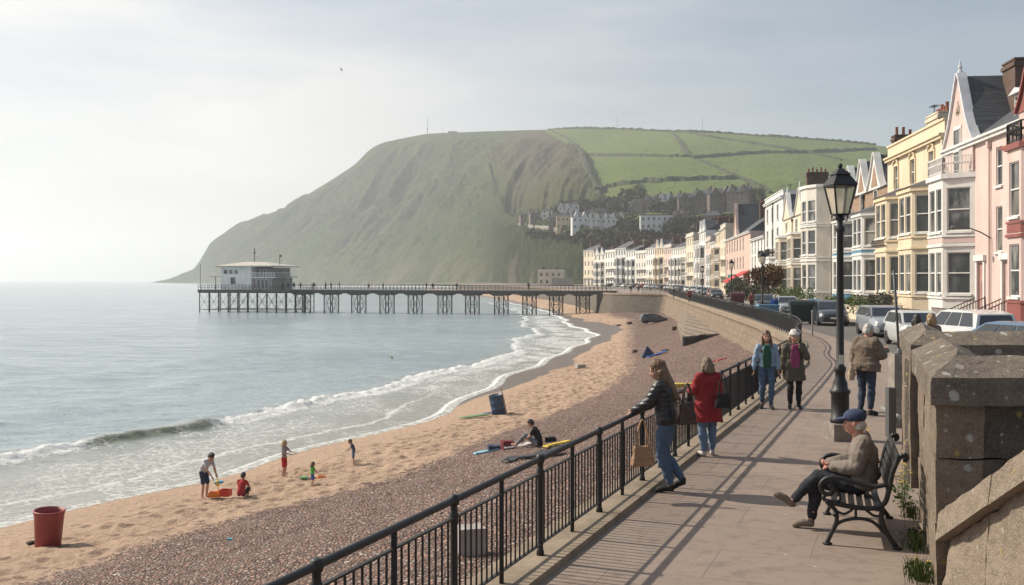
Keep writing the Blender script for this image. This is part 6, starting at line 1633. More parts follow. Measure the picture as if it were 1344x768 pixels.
# 4 woman with white hat, hand at the face
J = J0(); U(elL=(.26,-.10,1.13), wrL=(.10,-.16,1.36), wrR=(-.25,-.02,.87), knR=(-.09,-.05,.5), anR=(-.09,.0,.09), toR=(-.12,-.15,.03), face=(.05,-1,-.08))
person('woman in fluffy white hat and long olive coat holding a hand to her face', (6.02,21.85,0), R(-6), J, .97, fat=1.15, coat=(olive,.035,.62,plum), bottoms=black, shoes=shoeB, hair=HAIR['fair'], hairstyle='bob', hat=('wool', wool), hdL=(-.35,-.1,.9), vox=.012)
# 5 standing old man
J = J0(); U(neck=(0,-.02,1.44), head=(0,-.07,1.56), chest=(0,.0,1.27), elR=(-.27,-.07,1.12), wrR=(-.18,-.34,1.20), elL=(.24,.03,1.10), wrL=(.23,-.04,.87), face=(.1,-1,-.35))
person('white haired old man in brown quilted jacket standing by the granite gate post', (7.18,20.75,0), R(128), J, 1.09, fat=1.2, coat=(tan_,.062,.82,None), bottoms=jeand, shoes=shoeB, hair=HAIR['grey'], hairstyle='short', skin=SK2, vox=.012)
# 6 seated old man on the bench
J = J0(); U(pelvis=(0,.02,.55), waist=(0,.06,.69), chest=(0,.05,.88), neck=(0,.0,1.06), head=(0,-.055,1.20), shL=(.18,.04,1.0), shR=(-.18,.04,1.0), elL=(.23,-.03,.75), wrL=(.06,-.27,.72), elR=(-.23,-.03,.75), wrR=(-.03,-.29,.73),
  hipL=(.09,.0,.53), knL=(.03,-.43,.60), anL=(-.02,-.70,.30), toL=(-.0,-.86,.36), hipR=(-.09,.0,.53), knR=(-.07,-.44,.50), anR=(-.06,-.50,.09), toR=(-.05,-.66,.035), face=(-.05,-1,-.12))
bl = Matrix.Rotation(BA, 4, 'Z') @ Vector((.33,.62,0))
person('old man in blue cap and grey brown jacket sitting cross legged on the bench', (3.27+bl.x,10.62+bl.y,.0), BA+R(-90), J, 1.0, fat=1.18, hs=1.07, coat=(greyj,.052,.45,None), bottoms=cloth('blackt',(.018,.020,.028)), shoes=shoeT, hair=HAIR['grey'], hairstyle='capfringe', hat=('cap', navy), skin=SK2, vox=.010, seat=True, curlL=1.0, curlR=1.0)
# ---- children and sunbathers on the beach
def on_beach(px, y):
    lo, hi = 12, 400
    f = lambda Y: (bz((px-672)/F*Y, Y)-H)*F/Y+ (y-367)
    Y = lo
    while Y < hi and f(Y) < 0: Y += .2
    return Vector(((px-672)/F*Y, Y, bz((px-672)/F*Y, Y)))
def kid(label, px, y, hpx, rz, J, **k):
    p = on_beach(px, y); s = hpx/F*p.y/1.7
    return person(label, (p.x,p.y,p.z-.02), R(rz), J, s, vox=k.pop('vox', .018), **k)
J = J0(); U(pelvis=(0,.08,.93), waist=(0,.03,1.06), chest=(0,-.10,1.22), neck=(0,-.20,1.36), head=(0,-.29,1.44), shL=(.15,-.16,1.30), shR=(-.15,-.16,1.30), elL=(.16,-.28,1.06), wrL=(.08,-.42,.88), elR=(-.16,-.24,1.04), wrR=(-.08,-.38,.80), hipL=(.09,.06,.92), hipR=(-.09,.06,.92), face=(0,-.8,-.6))
kid('tall boy in pale T shirt and navy shorts bending over a beach spade', 269, 654, 66, 62, J, top=cloth('palet',(.50,.50,.54)), sleeves='short', topk=.03, bottoms=navy, shorts=True, hair=HAIR['dark'], hs=1.05)
J = J0(); U(pelvis=(0,.05,.20), waist=(0,.02,.38), chest=(0,-.06,.60), neck=(0,-.12,.78), head=(0,-.17,.90), shL=(.17,-.08,.70), shR=(-.17,-.08,.70), elL=(.24,-.22,.46), wrL=(.20,-.40,.28), elR=(-.24,-.22,.46), wrR=(-.20,-.40,.28),
    hipL=(.10,0,.18), knL=(.20,-.32,.42), anL=(.13,-.30,.06), toL=(.14,-.44,.04), hipR=(-.10,0,.18), knR=(-.20,-.32,.42), anR=(-.13,-.30,.06), toR=(-.14,-.44,.04), face=(0,-1,-.5))
p = on_beach(317, 653); person('child in red T shirt crouching on the sand beside red toy boxes', (p.x,p.y,p.z-.05), R(170), J, .80, top=cloth('redt',(.42,.03,.035)), sleeves='short', topk=.03, bottoms=black, shorts=True, hair=HAIR['dark'], hs=1.15, vox=.018)
J = J0(); U(elL=(.19,-.18,1.18), wrL=(.12,-.42,1.14), elR=(-.19,-.16,1.15), wrR=(-.12,-.40,1.10), head=(0,-.03,1.57))
kid('child with fair hair in grey T shirt and red shorts standing on the sand', 373, 628, 50, 78, J, top=cloth('greyt',(.30,.26,.25)), sleeves='short', topk=.02, bottoms=cloth('redshort',(.52,.03,.03)), shorts=True, hair=HAIR['fair'], hairstyle='bob', hs=1.1)
J = J0(); U(elL=(.26,-.16,1.14), wrL=(.26,-.36,.98), elR=(-.24,-.12,1.12), wrR=(-.22,-.30,.95), head=(0,-.06,1.56), knL=(.1,-.06,.48), face=(0,-1,-.3))
kid('toddler in bright green T shirt and blue shorts walking on the sand', 410, 639, 32, 130, J, top=cloth('greent',(.10,.42,.06)), sleeves='short', topk=.035, bottoms=cloth('blueshort',(.04,.09,.34)), shorts=True, hair=HAIR['brown'], hairstyle='bob', hs=1.35, vox=.022)
J = J0(); U(chest=(0,-.07,1.24), neck=(0,-.14,1.40), head=(0,-.22,1.50), elL=(.20,-.20,1.12), wrL=(.16,-.40,.98), elR=(-.20,-.18,1.12), wrR=(-.16,-.38,1.0), shL=(.17,-.08,1.34), shR=(-.17,-.08,1.34), face=(0,-1,-.5))
kid('small child in dark blue patterned top and denim shorts stooping on the sand', 464, 611, 36, -75, J, top=cloth('bluet',(.07,.10,.16)), sleeves='short', topk=.03, bottoms=cloth('dshort',(.10,.15,.24)), shorts=True, hair=HAIR['brown'], hs=1.2, vox=.02)
J = J0(); U(pelvis=(0,.05,.14), waist=(0,.04,.30), chest=(0,-.06,.50), neck=(0,-.16,.66), head=(0,-.25,.78), shL=(.18,-.10,.60), shR=(-.18,-.10,.60), elL=(.20,-.24,.38), wrL=(.10,-.42,.26), elR=(-.20,-.22,.38), wrR=(-.08,-.42,.28),
    hipL=(.10,0,.13), knL=(.13,-.40,.42), anL=(.10,-.72,.07), toL=(.10,-.86,.08), hipR=(-.10,0,.13), knR=(-.13,-.42,.36), anR=(-.12,-.76,.07), toR=(-.12,-.9,.08), face=(0,-1,-.6))
p = on_beach(706, 589); person('dark haired man in black T shirt sitting hunched on the shingle', (p.x,p.y,p.z+.02), R(-105), J, 1.12, top=black, sleeves='short', topk=.03, bottoms=cloth('greyp',(.20,.21,.24)), hair=HAIR['dark'], vox=.016)
# ---- passer-by in blue on the far promenade and heads beyond the stone wall
J = J0(); U(elL=(.22,-.12,1.12), wrL=(.18,-.36,1.02), elR=(-.22,-.12,1.12), wrR=(-.18,-.36,1.02), anL=(.1,-.1,.09), toL=(.1,-.24,.03), anR=(-.1,.16,.12), toR=(-.1,.02,.04))
person('person in bright blue jacket walking away along the far promenade', (17.3,67.5,0), R(175), J, 1.02, coat=(cloth('bluej',(.02,.08,.30)),.04,.86,None), bottoms=black, shoes=shoeB, hair=HAIR['grey'], vox=.02)
J = J0(); person('dark haired pedestrian in brown jacket seen beyond the stone wall, left of the pair', (10.28,26.0,0), R(160), J, 1.09, coat=(tan_,.03,.8,None), bottoms=black, shoes=shoeB, hair=HAIR['dark'], hairstyle='bob', vox=.018)
J = J0(); person('light brown haired pedestrian with a scarf beyond the stone wall, right of the pair', (10.72,26.2,0), R(190), J, 1.10, coat=(cloth('scarf',(.22,.17,.13)),.05,.8,None), bottoms=black, shoes=shoeB, hair=HAIR['blond'], hairstyle='bob', vox=.018)
# ---- tiny figures on the pier and the far promenade (one low detail source each, copied)
def tiny(label, mat_, loc, rz, h=1.7, pose=0, group='people on the pier'):
    J = J0()
    if pose: J.update(anL=Vector((.1,-.14,.09)), toL=Vector((.1,-.28,.03)), anR=Vector((-.1,.16,.1)), toR=Vector((-.1,.02,.03)), elL=Vector((.22,.1,1.1)))
    return person(label, loc, rz, J, h/1.7, top=mat_, topk=.04, bottoms=black, hair=HAIR['dark'], vox=.035, group=group)
pa = pier.location; src = [tiny('t', black, (0,0,0), 0), tiny('t', cloth('tinyblue',(.06,.08,.14)), (0,0,0), 0, 1.75, 1), tiny('t', cloth('tinyred',(.20,.05,.05)), (0,0,0), 0, 1.65, 1)]
used = [False]*3
def put_tiny(k, loc, rz, label, s=1.0, group='people on the pier'):
    o = src[k] if not used[k] else copy_tree(src[k]); used[k] = True
    o.location = loc; o.rotation_euler = (0,0,rz); o['label'] = label; o['group'] = group; o.scale = Vector((1,1,1))*s; return o
on_pier = [(372,0,'dark figure at the foot of the pier pavilion'),(376,1,'second figure beside the pier pavilion, just left of a pair'),(383,0,'figure on the pier just right of the pavilion'),(394,1,'figure on the pier over the first trestle'),
 (411,0,'left one of two people close together between the first two pier trestles'),(413,2,'right one of two people close together between the first two pier trestles'),(428,0,'figure on the pier above the second trestle, left side'),(433,1,'figure on the pier above the second trestle, right side'),
 (449,0,'small low figure on the pier between second and third trestles'),(483,2,'figure on the pier between third and fourth trestles'),(505,0,'figure on the pier above the fourth trestle'),(558,1,'figure on the pier left of a standing pair, mid pier'),(566,0,'taller figure on the pier right of another, mid pier'),
 (600,1,'figure on the pier between the sixth and seventh trestles'),(692,0,'dark figure near the landward end of the pier'),(696,1,'second figure near the landward end of the pier')]
random.seed(9)
for px, k, lb in on_pier:
    s = along(px); w = PA+pd*s+pn*random.uniform(-1.6,1.2); put_tiny(k, (w.x,w.y,DZ), random.uniform(0,6), lb, random.uniform(.95,1.12))
for px, Y, k, lb in ((884,150,0,'dark figure beside the far sea wall railing'),(905,120,2,'figure in red near the parked cars far along the promenade'),(868,225,0,'dark figure standing on the bastion, right'),(838,212,1,'figure standing on the bastion, middle'),(828,212,0,'dark figure standing on the bastion, left'),(986,88,2,'person in red beside the lantern lamp in front of the white houses')):
    put_tiny(k, ((px-672)/F*Y, Y, 0), random.uniform(0,6), lb, 1.0, 'people far along the promenade')
# ---- bags
def bag(name, label, loc, rz, w, d, h, mat_, strap, cat_='bag'):
    r = empty(name, loc, rz, label, cat_); t = MB(); t.hexa([(-w/2,-d/2,0),(w/2,-d/2,0),(w/2,d/2,0),(-w/2,d/2,0)], [(-w*.36,-d*.2,h),(w*.36,-d*.2,h),(w*.36,d*.2,h),(-w*.36,d*.2,h)])
    t.sphere((0,0,h*.3), w*.5, sc=(1,.5,.6)); cloth_obj('bag_body', t, mat_, r, .012, lambda v, n: .014*mnoise.noise(v*11), 6)
    m = MB()
    for q in (-1,1): m.tube(cat([(-w*.25,q*d*.15,h*.9),(-w*.18,q*d*.1,h+strap*.6),(0,0,h+strap),(w*.18,q*d*.1,h+strap*.6),(w*.25,q*d*.15,h*.9)]), .010, 6)
    m.build('strap', mat_, r, smooth=True); return r
bag('handbag', 'tan leather tote bag hanging from the hand of the woman in the puffer jacket', (1.62,12.72,.44), R(10), .30, .16, .24, cloth('tanbag',(.36,.20,.11),.6), .33)
bag('handbag', 'dark brown shoulder bag on the arm of the woman in the puffer jacket', (2.24,13.09,.90), R(20), .25, .13, .28, cloth('brownbag',(.055,.028,.018),.5), .24)
bag('handbag', 'black shoulder bag on the back of the woman in the red coat', (3.24,15.72,.78), R(-10), .25, .12, .22, black, .30)
bag('tote_bag', 'pale tan tote bag under the arm of the standing old man', (6.83,20.6,.74), R(70), .34, .12, .34, cloth('palebag',(.38,.28,.19)), .16)
# ================================================================ vehicles
tyre = paint('tyre', (.02,.02,.02), .8, .2, 8, .3); rimm = paint('rim', (.35,.35,.36), .35, .15, 8, .1, metallic=.8); carglass = NT('carglass').out((.018,.022,.026), .06, None, Specular_IOR_Level=.9)
lampg = NT('headl').out((.65,.65,.62), .12, None); lampr = NT('taill').out((.35,.02,.02), .15, None); plateW = paint('platew', (.68,.68,.62), .5, .05); plateY = paint('platey', (.70,.50,.05), .5, .05); plast = paint('plast', (.03,.03,.032), .6, .1)
def carpaint(n, c): 
    if 'car_'+n in MC: return MC['car_'+n]
    m = NT('car_'+n); MC['car_'+n] = m.out(m.mix(m.ramp(m.noise(3, 5, .6), [(.4,0),(.7,.4)]), c, sc3(c, .75)), .28, None, Metallic=.25, Coat_Weight=.6); return MC['car_'+n]
STY = {'hatch': dict(L=4.1, W=1.76, Hh=1.47, prof=[(-2.0,.95),(-1.72,1.36),(-1.1,1.455),(-.1,1.47),(.38,1.40),(1.15,.98)], bonnet=.86),
       'estate': dict(L=4.5, W=1.80, Hh=1.49, prof=[(-2.15,.98),(-1.95,1.38),(-1.3,1.47),(0,1.49),(.5,1.41),(1.3,.98)], bonnet=.85),
       'suv': dict(L=4.6, W=1.90, Hh=1.76, prof=[(-2.2,1.12),(-2.1,1.62),(-1.4,1.74),(0,1.76),(.5,1.68),(1.2,1.15)], bonnet=1.06),
       'saloon': dict(L=4.5, W=1.78, Hh=1.42, prof=[(-1.85,.98),(-1.15,1.34),(-.6,1.41),(.0,1.42),(.45,1.36),(1.25,.96)], bonnet=.84)}
def make_car(label, loc, rz, style, mat_, cat_='car', group='cars parked along the seafront', front_plate=None, det=True):
    S = STY[style]; L, W, Hh = S['L'], S['W'], S['Hh']; belt = S['prof'][0][1]; hw = W/2
    root = empty('parked_car', loc, rz, label, cat_, group)
    xs = np.array([-L/2, -L/2+.08, -L/2+.3, -L*.33, -L*.2, 0, L*.2, L*.31, L/2-.35, L/2-.1, L/2])
    top = np.interp(xs, [-L/2,-L/2+.08,-L/2+.3, S['prof'][0][0]+.3, S['prof'][-1][0], L/2-.35, L/2-.1, L/2], [belt*.82,belt*.93,belt, belt+.02, belt, S['bonnet'], S['bonnet']-.12, S['bonnet']-.26])
    wid = np.array([.80,.90,.96,1,1,1,1,.99,.95,.86,.74])*hw; bot = np.array([.34,.26,.22,.2,.2,.2,.2,.2,.22,.24,.32])
    m = MB(); rings = []
    for x, t, w, b in zip(xs, top, wid, bot):
        rings.append([(x,-w*.93,b),(x,-w,b+.16),(x,-w*1.0,(t+b)*.55),(x,-w*.95,t-.07),(x,-w*.86,t),(x,0,t+.025),(x,w*.86,t),(x,w*.95,t-.07),(x,w,(t+b)*.55),(x,w,b+.16),(x,w*.93,b)])
    n = 11
    for r in rings: m.v += r
    for i in range(len(rings)-1):
        for k in range(n): m.f.append([i*n+k, i*n+(k+1)%n, (i+1)*n+(k+1)%n, (i+1)*n+k]); m.m.append(0)
    m.f.append(list(range(n))); m.m.append(0); m.f.append([(len(rings)-1)*n+k for k in range(n)][::-1]); m.m.append(0)
    # cabin
    P = S['prof']; b = len(m.v); wb = hw*.93; wr = hw*.74
    def cw(z): return wb+(wr-wb)*np.clip((z-belt)/(Hh-belt), 0, 1)
    cab = [(x, z) for x, z in P]
    vs = []; 
    for x, z in cab: vs += [(x,-cw(z),z),(x,cw(z),z)]
    base = [(cab[0][0],-wb,belt-.06),(cab[0][0],wb,belt-.06),(cab[-1][0],-wb,belt-.06),(cab[-1][0],wb,belt-.06)]
    fs = [(2*i,2*i+1,2*i+3,2*i+2) for i in range(len(cab)-1)]; N2 = 2*len(cab)
    m.add(vs+base, fs+[tuple([N2]+[2*i for i in range(len(cab))]+[N2+2]), tuple([N2+1]+[2*i+1 for i in range(len(cab))]+[N2+3]), (N2,N2+1,1,0), (N2+2,N2+3,N2-1,N2-2)])
    body = m.build('body', mat_, root, smooth=True)
    try: body.data.set_sharp_from_angle(angle=R(38))
    except Exception: pass
    # glass
    def gl(name, pts): g = MB(); g.add(pts, [tuple(range(len(pts)))]); return g.build(name, carglass, root, fixn=False)
    e = .012
    (xa, za), (xb, zb) = P[-1], P[-2]; f = lambda t: (xa+(xb-xa)*t+.012, za+(zb-za)*t+.012)
    (x0_, z0_), (x1_, z1_) = f(.07), f(.93); gl('windscreen', [(x0_,-cw(z0_)*.93,z0_),(x0_,cw(z0_)*.93,z0_),(x1_,cw(z1_)*.90,z1_),(x1_,-cw(z1_)*.90,z1_)])
    (xa, za), (xb, zb) = P[0], P[1]; f = lambda t: (xa+(xb-xa)*t-.012, za+(zb-za)*t+.012)
    (x0_, z0_), (x1_, z1_) = f(.12), f(.90); gl('rear_window', [(x0_,cw(z0_)*.86,z0_),(x0_,-cw(z0_)*.86,z0_),(x1_,-cw(z1_)*.84,z1_),(x1_,cw(z1_)*.84,z1_)])
    zt = Hh-.10; xr0 = np.interp(zt, [P[0][1],P[1][1],P[2][1]], [P[0][0],P[1][0],P[2][0]])+.12; xr1 = np.interp(zt, [P[-1][1],P[-2][1],P[-3][1]], [P[-1][0],P[-2][0],P[-3][0]])-.10
    xb0 = P[0][0]+.22; xb1 = P[-1][0]-.16
    for s in (-1,1):
        for a, c in ((0,.30),(.33,.64),(.67,1.0)):
            z0_, z1_ = belt+.02, zt; y0_, y1_ = s*(cw(z0_)+e), s*(cw(z1_)+e)
            q = [(xb0+(xb1-xb0)*a,y0_,z0_),(xb0+(xb1-xb0)*c,y0_,z0_),(xr0+(xr1-xr0)*c,y1_,z1_),(xr0+(xr1-xr0)*a,y1_,z1_)]
            gl('side_window', q if s < 0 else q[::-1])
    for x in (-L*.31, L*.32):
        for s in (-1,1):
            w = MB(); r = .31 if style != 'suv' else .36
            w.v, w.f, w.m = [], [], []; t = MB(); t.lathe([(r*.62,-.10),(r*.9,-.105),(r,-.07),(r,.07),(r*.9,.105),(r*.62,.10)], n=18)
            w.add([(x+v[0], s*(hw-.09)+v[2], r+v[1]) for v in t.v], t.f); ty = w.build('wheel', tyre, root, smooth=False)
            t = MB(); t.lathe([(r*.60,-.09),(r*.64,.09)], n=14); w = MB(); w.add([(x+v[0], s*(hw-.055)+v[2]*.7, r+v[1]) for v in t.v], t.f); w.build('rim', rimm, ty)
            a = MB(); t = MB(); t.lathe([(r+.07,-.02),(r+.075,.0)], n=18, caps=True)
            a.add([(x+v[0], s*(hw+.003)+v[2], r+.02+v[1]) for v in t.v if True], t.f); a.build('wheel_arch', plast, root) if False else None
    for s in (-1,1):
        g = MB(); zf = S['bonnet']-.20; g.hexa([(L/2-.16,s*hw*.80-.15,zf-.08),(L/2-.03,s*hw*.68-.15,zf-.08),(L/2-.03,s*hw*.68+.12,zf-.08),(L/2-.16,s*hw*.80+.08,zf-.08)], [(L/2-.20,s*hw*.80-.15,zf+.06),(L/2-.08,s*hw*.68-.15,zf+.06),(L/2-.08,s*hw*.68+.12,zf+.06),(L/2-.20,s*hw*.80+.08,zf+.06)]); g.build('headlight', lampg, root)
        g = MB(); g.box(-L/2-.0, -L/2+.12, s*hw*.72-.12, s*hw*.72+.12, belt*.68, belt*.9); g.build('tail_light', lampr, root)
        g = MB(); g.sphere((P[-1][0]-.25, s*(hw+.07), belt+.06), .09, sc=(.7,1,.8)); g.build('wing_mirror', mat_, root)
    MB().box(L/2-.02, L/2+.015, -.26, .26, .42, .53).build('number_plate', front_plate or plateW, root); MB().box(-L/2-.015, -L/2+.02, -.26, .26, .50, .61).build('number_plate', plateY, root)
    MB().box(L/2-.06, L/2+.008, -.5, .5, .56, .66).build('grille', plast, root); MB().box(L/2-.1, L/2+.01, -hw*.72, hw*.72, .24, .38).build('bumper', plast, root)
    return root
silver = carpaint('silver', (.30,.32,.35)); darkg = carpaint('darkgrey', (.05,.06,.075)); whitec = carpaint('white', (.66,.67,.66)); bluec = carpaint('blue', (.10,.17,.26)); redcar = carpaint('redcar', (.30,.04,.035)); teal = carpaint('tealcar', (.05,.12,.13)); blackc = carpaint('blackcar', (.02,.02,.024))
make_car('silver grey estate car parked facing the camera in front of the yellow house', (18.2,50.3,.0), ROT, 'estate', silver)
make_car('dark grey estate car parked behind the tall lamp post', (19.3,62.6,.0), ROT, 'estate', darkg)
make_car('white hatchback half hidden behind the standing old man', (16.75,42.5,.0), ROT, 'hatch', whitec)
make_car('white four by four with dark rear window beyond the stone walls', (17.0,38.5,.0), R(98), 'suv', whitec).scale = (.93,.93,.93)
make_car('blue hatchback at the right edge beyond the stone walls', (15.9,32.6,-.03), R(108), 'hatch', bluec)
c1 = make_car('dark car parked beside the round headed tree', (22.0,89.5,.0), ROT, 'hatch', darkg); make_car('pale silver car behind the dark green bin', (21.3,79.5,.0), ROT, 'hatch', silver)
srcs = [c1, make_car('dark saloon parked nearest in the far line of cars', (28.3,142,.0), ROT, 'saloon', blackc), make_car('small red car second in the far line of cars', (30.2,154,.0), ROT, 'hatch', redcar), make_car('white car fifth in the far line of cars', (35.3,200,.0), ROT, 'saloon', whitec),
        make_car('teal car third in the far line of cars', (32.2,169,.0), ROT, 'estate', teal), make_car('silver car fourth in the far line of cars', (33.9,184,.0), ROT, 'hatch', silver)]
more = [(903,216,3,'white car sixth in the far line of cars, beyond the green shopfront'),(895,232,0,'dark car seventh in the far line, near the bend'),(887,248,5,'silver car eighth in the far line, near the bend'),(878,264,3,'white car ninth in the far line, in the bend'),(869,282,1,'black car tenth in the far line, in the bend'),
        (860,300,5,'silver car parked right of the two closest cars above the bastion'),(851,318,3,'white car parked above the right end of the bastion'),(842,330,2,'red car parked above the middle of the bastion'),(832,345,0,'dark car parked above the middle of the bastion'),(822,356,3,'white car parked above the left end of the bastion'),
        (811,366,5,'silver car parked just above the pier end'),(800,376,1,'black car parked farthest left before the white terrace'),(912,208,4,'teal car pulled out beside the far line of cars')]
for px, Y, k, lb in more:
    o = copy_tree(srcs[k]); o.location = ((px-672)/F*Y, Y, 0); o.rotation_euler = (0,0, ROT if Y < 250 else ROT-R(20 if Y < 320 else 40)); o['label'] = lb
pb = on_beach(858, 424.5); make_car('dark grey hatchback driven out onto the shingle beach', (pb.x,pb.y,pb.z-.02), R(8), 'hatch', darkg, group='car on the beach')

# ================================================================ street things
bluebox = paint('bluebox', (.10,.24,.38), .6, .2, 2, .2)
m = MB(); m.box(-.65,.65,-.4,.4,.0,1.0); o = m.build('storage_box', bluebox); o.location = (16.6,66.5,0); tag(o, 'pale blue storage box against the railing beside the lantern lamp', 'box')
m = MB(); m.prism([(-.72,1.0),(.72,1.0),(.66,1.12),(-.66,1.12)], 'y', -.45, .45); m.build('lid', bluebox, o)
dg = paint('binm', (.02,.035,.032), .5, .2, 3, .2)
def big_bin(label, loc, mat_, w=1.35, h=1.25):
    r = empty('wheeled_bin', loc, R(-7), label, 'bin'); MB().hexa([(-w/2+.08,-.4,.15),(w/2-.08,-.4,.15),(w/2-.08,.4,.15),(-w/2+.08,.4,.15)], [(-w/2,-.48,h),(w/2,-.48,h),(w/2,.48,h),(-w/2,.48,h)]).build('bin_body', mat_, r)
    m = MB(); m.prism([(-.5,h),(.5,h),(.42,h+.2),(0,h+.3),(-.42,h+.2)], 'x', -w/2-.03, w/2+.03); m.build('lid', mat_, r)
    for a in (-1,1):
        for b in (-1,1): m = MB(); t = MB(); t.lathe([(.09,-.03),(.09,.03)], n=10); m.add([(a*(w/2-.2)+v[0], b*.35+v[2], .09+v[1]) for v in t.v], t.f); m.build('wheel', tyre, r)
    return r
big_bin('large dark green wheeled bin with rounded lid on the pavement edge', (18.0,63.5,0), dg, 1.55, 1.2); big_bin('maroon wheeled bin in front of the low white house', (24.2,110,0), paint('maroon', (.10,.02,.035), .5), 1.5, 1.1)
m = MB(); m.tube([(0,0,0),(0,0,1.15)], .045, 8); m.sphere((0,0,1.17), .06); o = m.build('bollard', paint('pale_post', (.30,.29,.27), .7)); o.location = (14.9,50.8,0); tag(o, 'thin pale post standing alone at the promenade edge left of the lamp', 'post')
def bicycle(label, loc, rz):
    r = empty('bicycle', loc, rz, label, 'bicycle')
    for x in (-.5,.5):
        m = MB(); m.tube([(x+.33*math.cos(a*math.pi/8),0,.34+.33*math.sin(a*math.pi/8)) for a in range(17)], .02, 6); w = m.build('wheel', tyre, r)
        m = MB()
        for a in range(8): m.bar((x,0,.34),(x+.32*math.cos(a*.785),0,.34+.32*math.sin(a*.785)),.005)
        m.build('spokes', rimm, w)
    m = MB()
    for a, b in (((-.5,.34),(-.1,.32)),((-.1,.32),(-.2,.78)),((-.5,.34),(-.2,.74)),((-.1,.32),(.35,.72)),((-.2,.74),(.33,.78)),((.33,.85),(.5,.34))): m.tube([(a[0],0,a[1]),(b[0],0,b[1])], .018, 6)
    m.build('frame', paint('bike', (.04,.05,.07), .4), r); m = MB(); m.bar((.3,-.26,.98),(.3,.26,.98),.03); m.tube([(.33,0,.85),(.30,0,.98)], .016, 6); m.build('handlebar', plast, r); MB().sphere((-.22,0,.86), .09, sc=(1.4,.7,.4)).build('saddle', plast, r)
bicycle('bicycle standing on the promenade right of the person in blue', (15.2,56.5,0), R(75)); bicycle('bicycle wheeled beside the person in the bright blue jacket', (17.95,67.3,0), R(100))
# yellow flowers behind the seated man, weeds at the wall foot
ylw = paint('petal', (.80,.55,.02), .6, .15, 9, .1)
def flower_tuft(label, x, y, n, hh, spread, seed, big=False):
    rng = random.Random(seed); r = empty('flowering_weed', (x,y,0), 0, label, 'plant')
    l = leaves('leaves', (0,0,hh*.28), (spread,spread*1.3,hh*.3), int(140*spread/.15), .028, leaf_m, r, 0, seed, 5)
    m = MB(); f = MB()
    for i in range(n):
        a = rng.uniform(0,6.28); d = rng.uniform(.2,1)*spread; h = hh*rng.uniform(.55,1); ex, ey = d*math.cos(a), d*math.sin(a)*1.3
        m.tube([(ex*.2,ey*.2,0),(ex*.6,ey*.6,h*.5),(ex,ey,h)], .003, 4)
        for q in range(6): b = q*1.047; s = .035 if big else .016; f.add([(ex,ey,h),(ex+s*math.cos(b-.4),ey+s*math.sin(b-.4),h+.006),(ex+s*1.3*math.cos(b),ey+s*1.3*math.sin(b),h+.004),(ex+s*math.cos(b+.4),ey+s*math.sin(b+.4),h+.006)], [(0,1,2,3)])
        f.sphere((ex,ey,h+.004), .012 if big else .007, 6, 4)
    m.build('stem', leaf_m, r)
    if n: f.build('flowers', ylw, r)
flower_tuft('yellow flowering weed at the foot of the corner wall behind the bench', 4.72, 12.35, 14, .55, .12, 1)
flower_tuft('small green weed growing in the wall foot just right of the bench leg', 4.28, 10.9, 3, .15, .08, 2)
flower_tuft('grassy weed at the bottom of the corner wall nearest the camera', 3.80, 9.55, 3, .18, .10, 3)
def grass_tuft(label, x, y, n, h, seed, sp=.12):
    rng = random.Random(seed); m = MB()
    for i in range(n):
        a = rng.uniform(0,6.28); d = rng.uniform(0,sp); x0, y0 = d*math.cos(a), d*math.sin(a)*1.6; hh = h*rng.uniform(.5,1); lx, ly = rng.uniform(-.5,.5)*hh, rng.uniform(-.5,.5)*hh; w = .004
        m.add([(x0-w,y0,0),(x0+w,y0,0),(x0+lx*.4+w*.8,y0+ly*.4,hh*.6),(x0+lx*.4-w*.8,y0+ly*.4,hh*.6),(x0+lx,y0+ly,hh)], [(0,1,2,3),(3,2,4)])
    o = m.build('grass_tuft', leaf_m, fixn=False); o.location = (x,y,0); tag(o, label, 'grass tuft')
grass_tuft('tuft of long grass at the wall foot nearest the camera', 3.72, 9.35, 110, .26, 5); grass_tuft('thin grass tuft at the wall foot under the bench back', 4.12, 10.45, 80, .20, 6); grass_tuft('short grass tuft at the wall foot beside the yellow weed', 4.6, 11.8, 80, .22, 7)
dogv = paint('yellowhi', (.80,.50,.02), .6, .2, 5, .2)
fl = empty('flower_bunch', (4.93,14.5,-.42), 0, 'bright yellow flower clump beyond the seated man, level with his face', 'flowers')
MB().tube([(0,0,0),(.01,0,.5),(0,.02,.98)], .012, 5).build('stem', leaf_m, fl); leaves('leaves', (0,0,.5), (.07,.07,.4), 90, .04, leaf_m, fl, 0, 9, 5); 
q = leaves('blossom', (0,0,.98), (.06,.06,.12), 420, .024, dogv, fl, 0, 14, 5)

# ================================================================ things on the beach
def lathe_obj(name, label, cat_, px, y, prof, mat_, tilt=(0,0,0), n=28, inner=None, rimr=None):
    p = on_beach(px, y); r = empty(name, (p.x,p.y,p.z-.03), 0, label, cat_); r.rotation_euler = tilt
    m = MB(); m.lathe(prof, n=n, caps=False); m.add([(prof[0][0]*math.cos(k*2*math.pi/n), prof[0][0]*math.sin(k*2*math.pi/n), prof[0][1]) for k in range(n)], [tuple(range(n))]); m.build('barrel', mat_, r, smooth=True); 
    if rimr: t = MB(); t.tube([(rimr*math.cos(k*2*math.pi/32), rimr*math.sin(k*2*math.pi/32), prof[-1][1] if not inner else inner) for k in range(33)], .022, 6, caps=False); t.build('rim', mat_, r, smooth=True)
    return r
redbin = paint('redbin', (.32,.045,.04), .5, .25, 2.5, .15, 30, .01, dirt=(.16,.05,.04))
lathe_obj('beach_bin', 'large dark red plastic tub leaning slightly on the sand', 'bin', 63, 716, [(.30,0),(.33,.03),(.38,.84),(.40,.94),(.40,1.0),(.375,1.0),(.36,.84),(.30,.08),(.0,.07)], redbin, (R(2),R(3),0), rimr=.395, inner=.98)
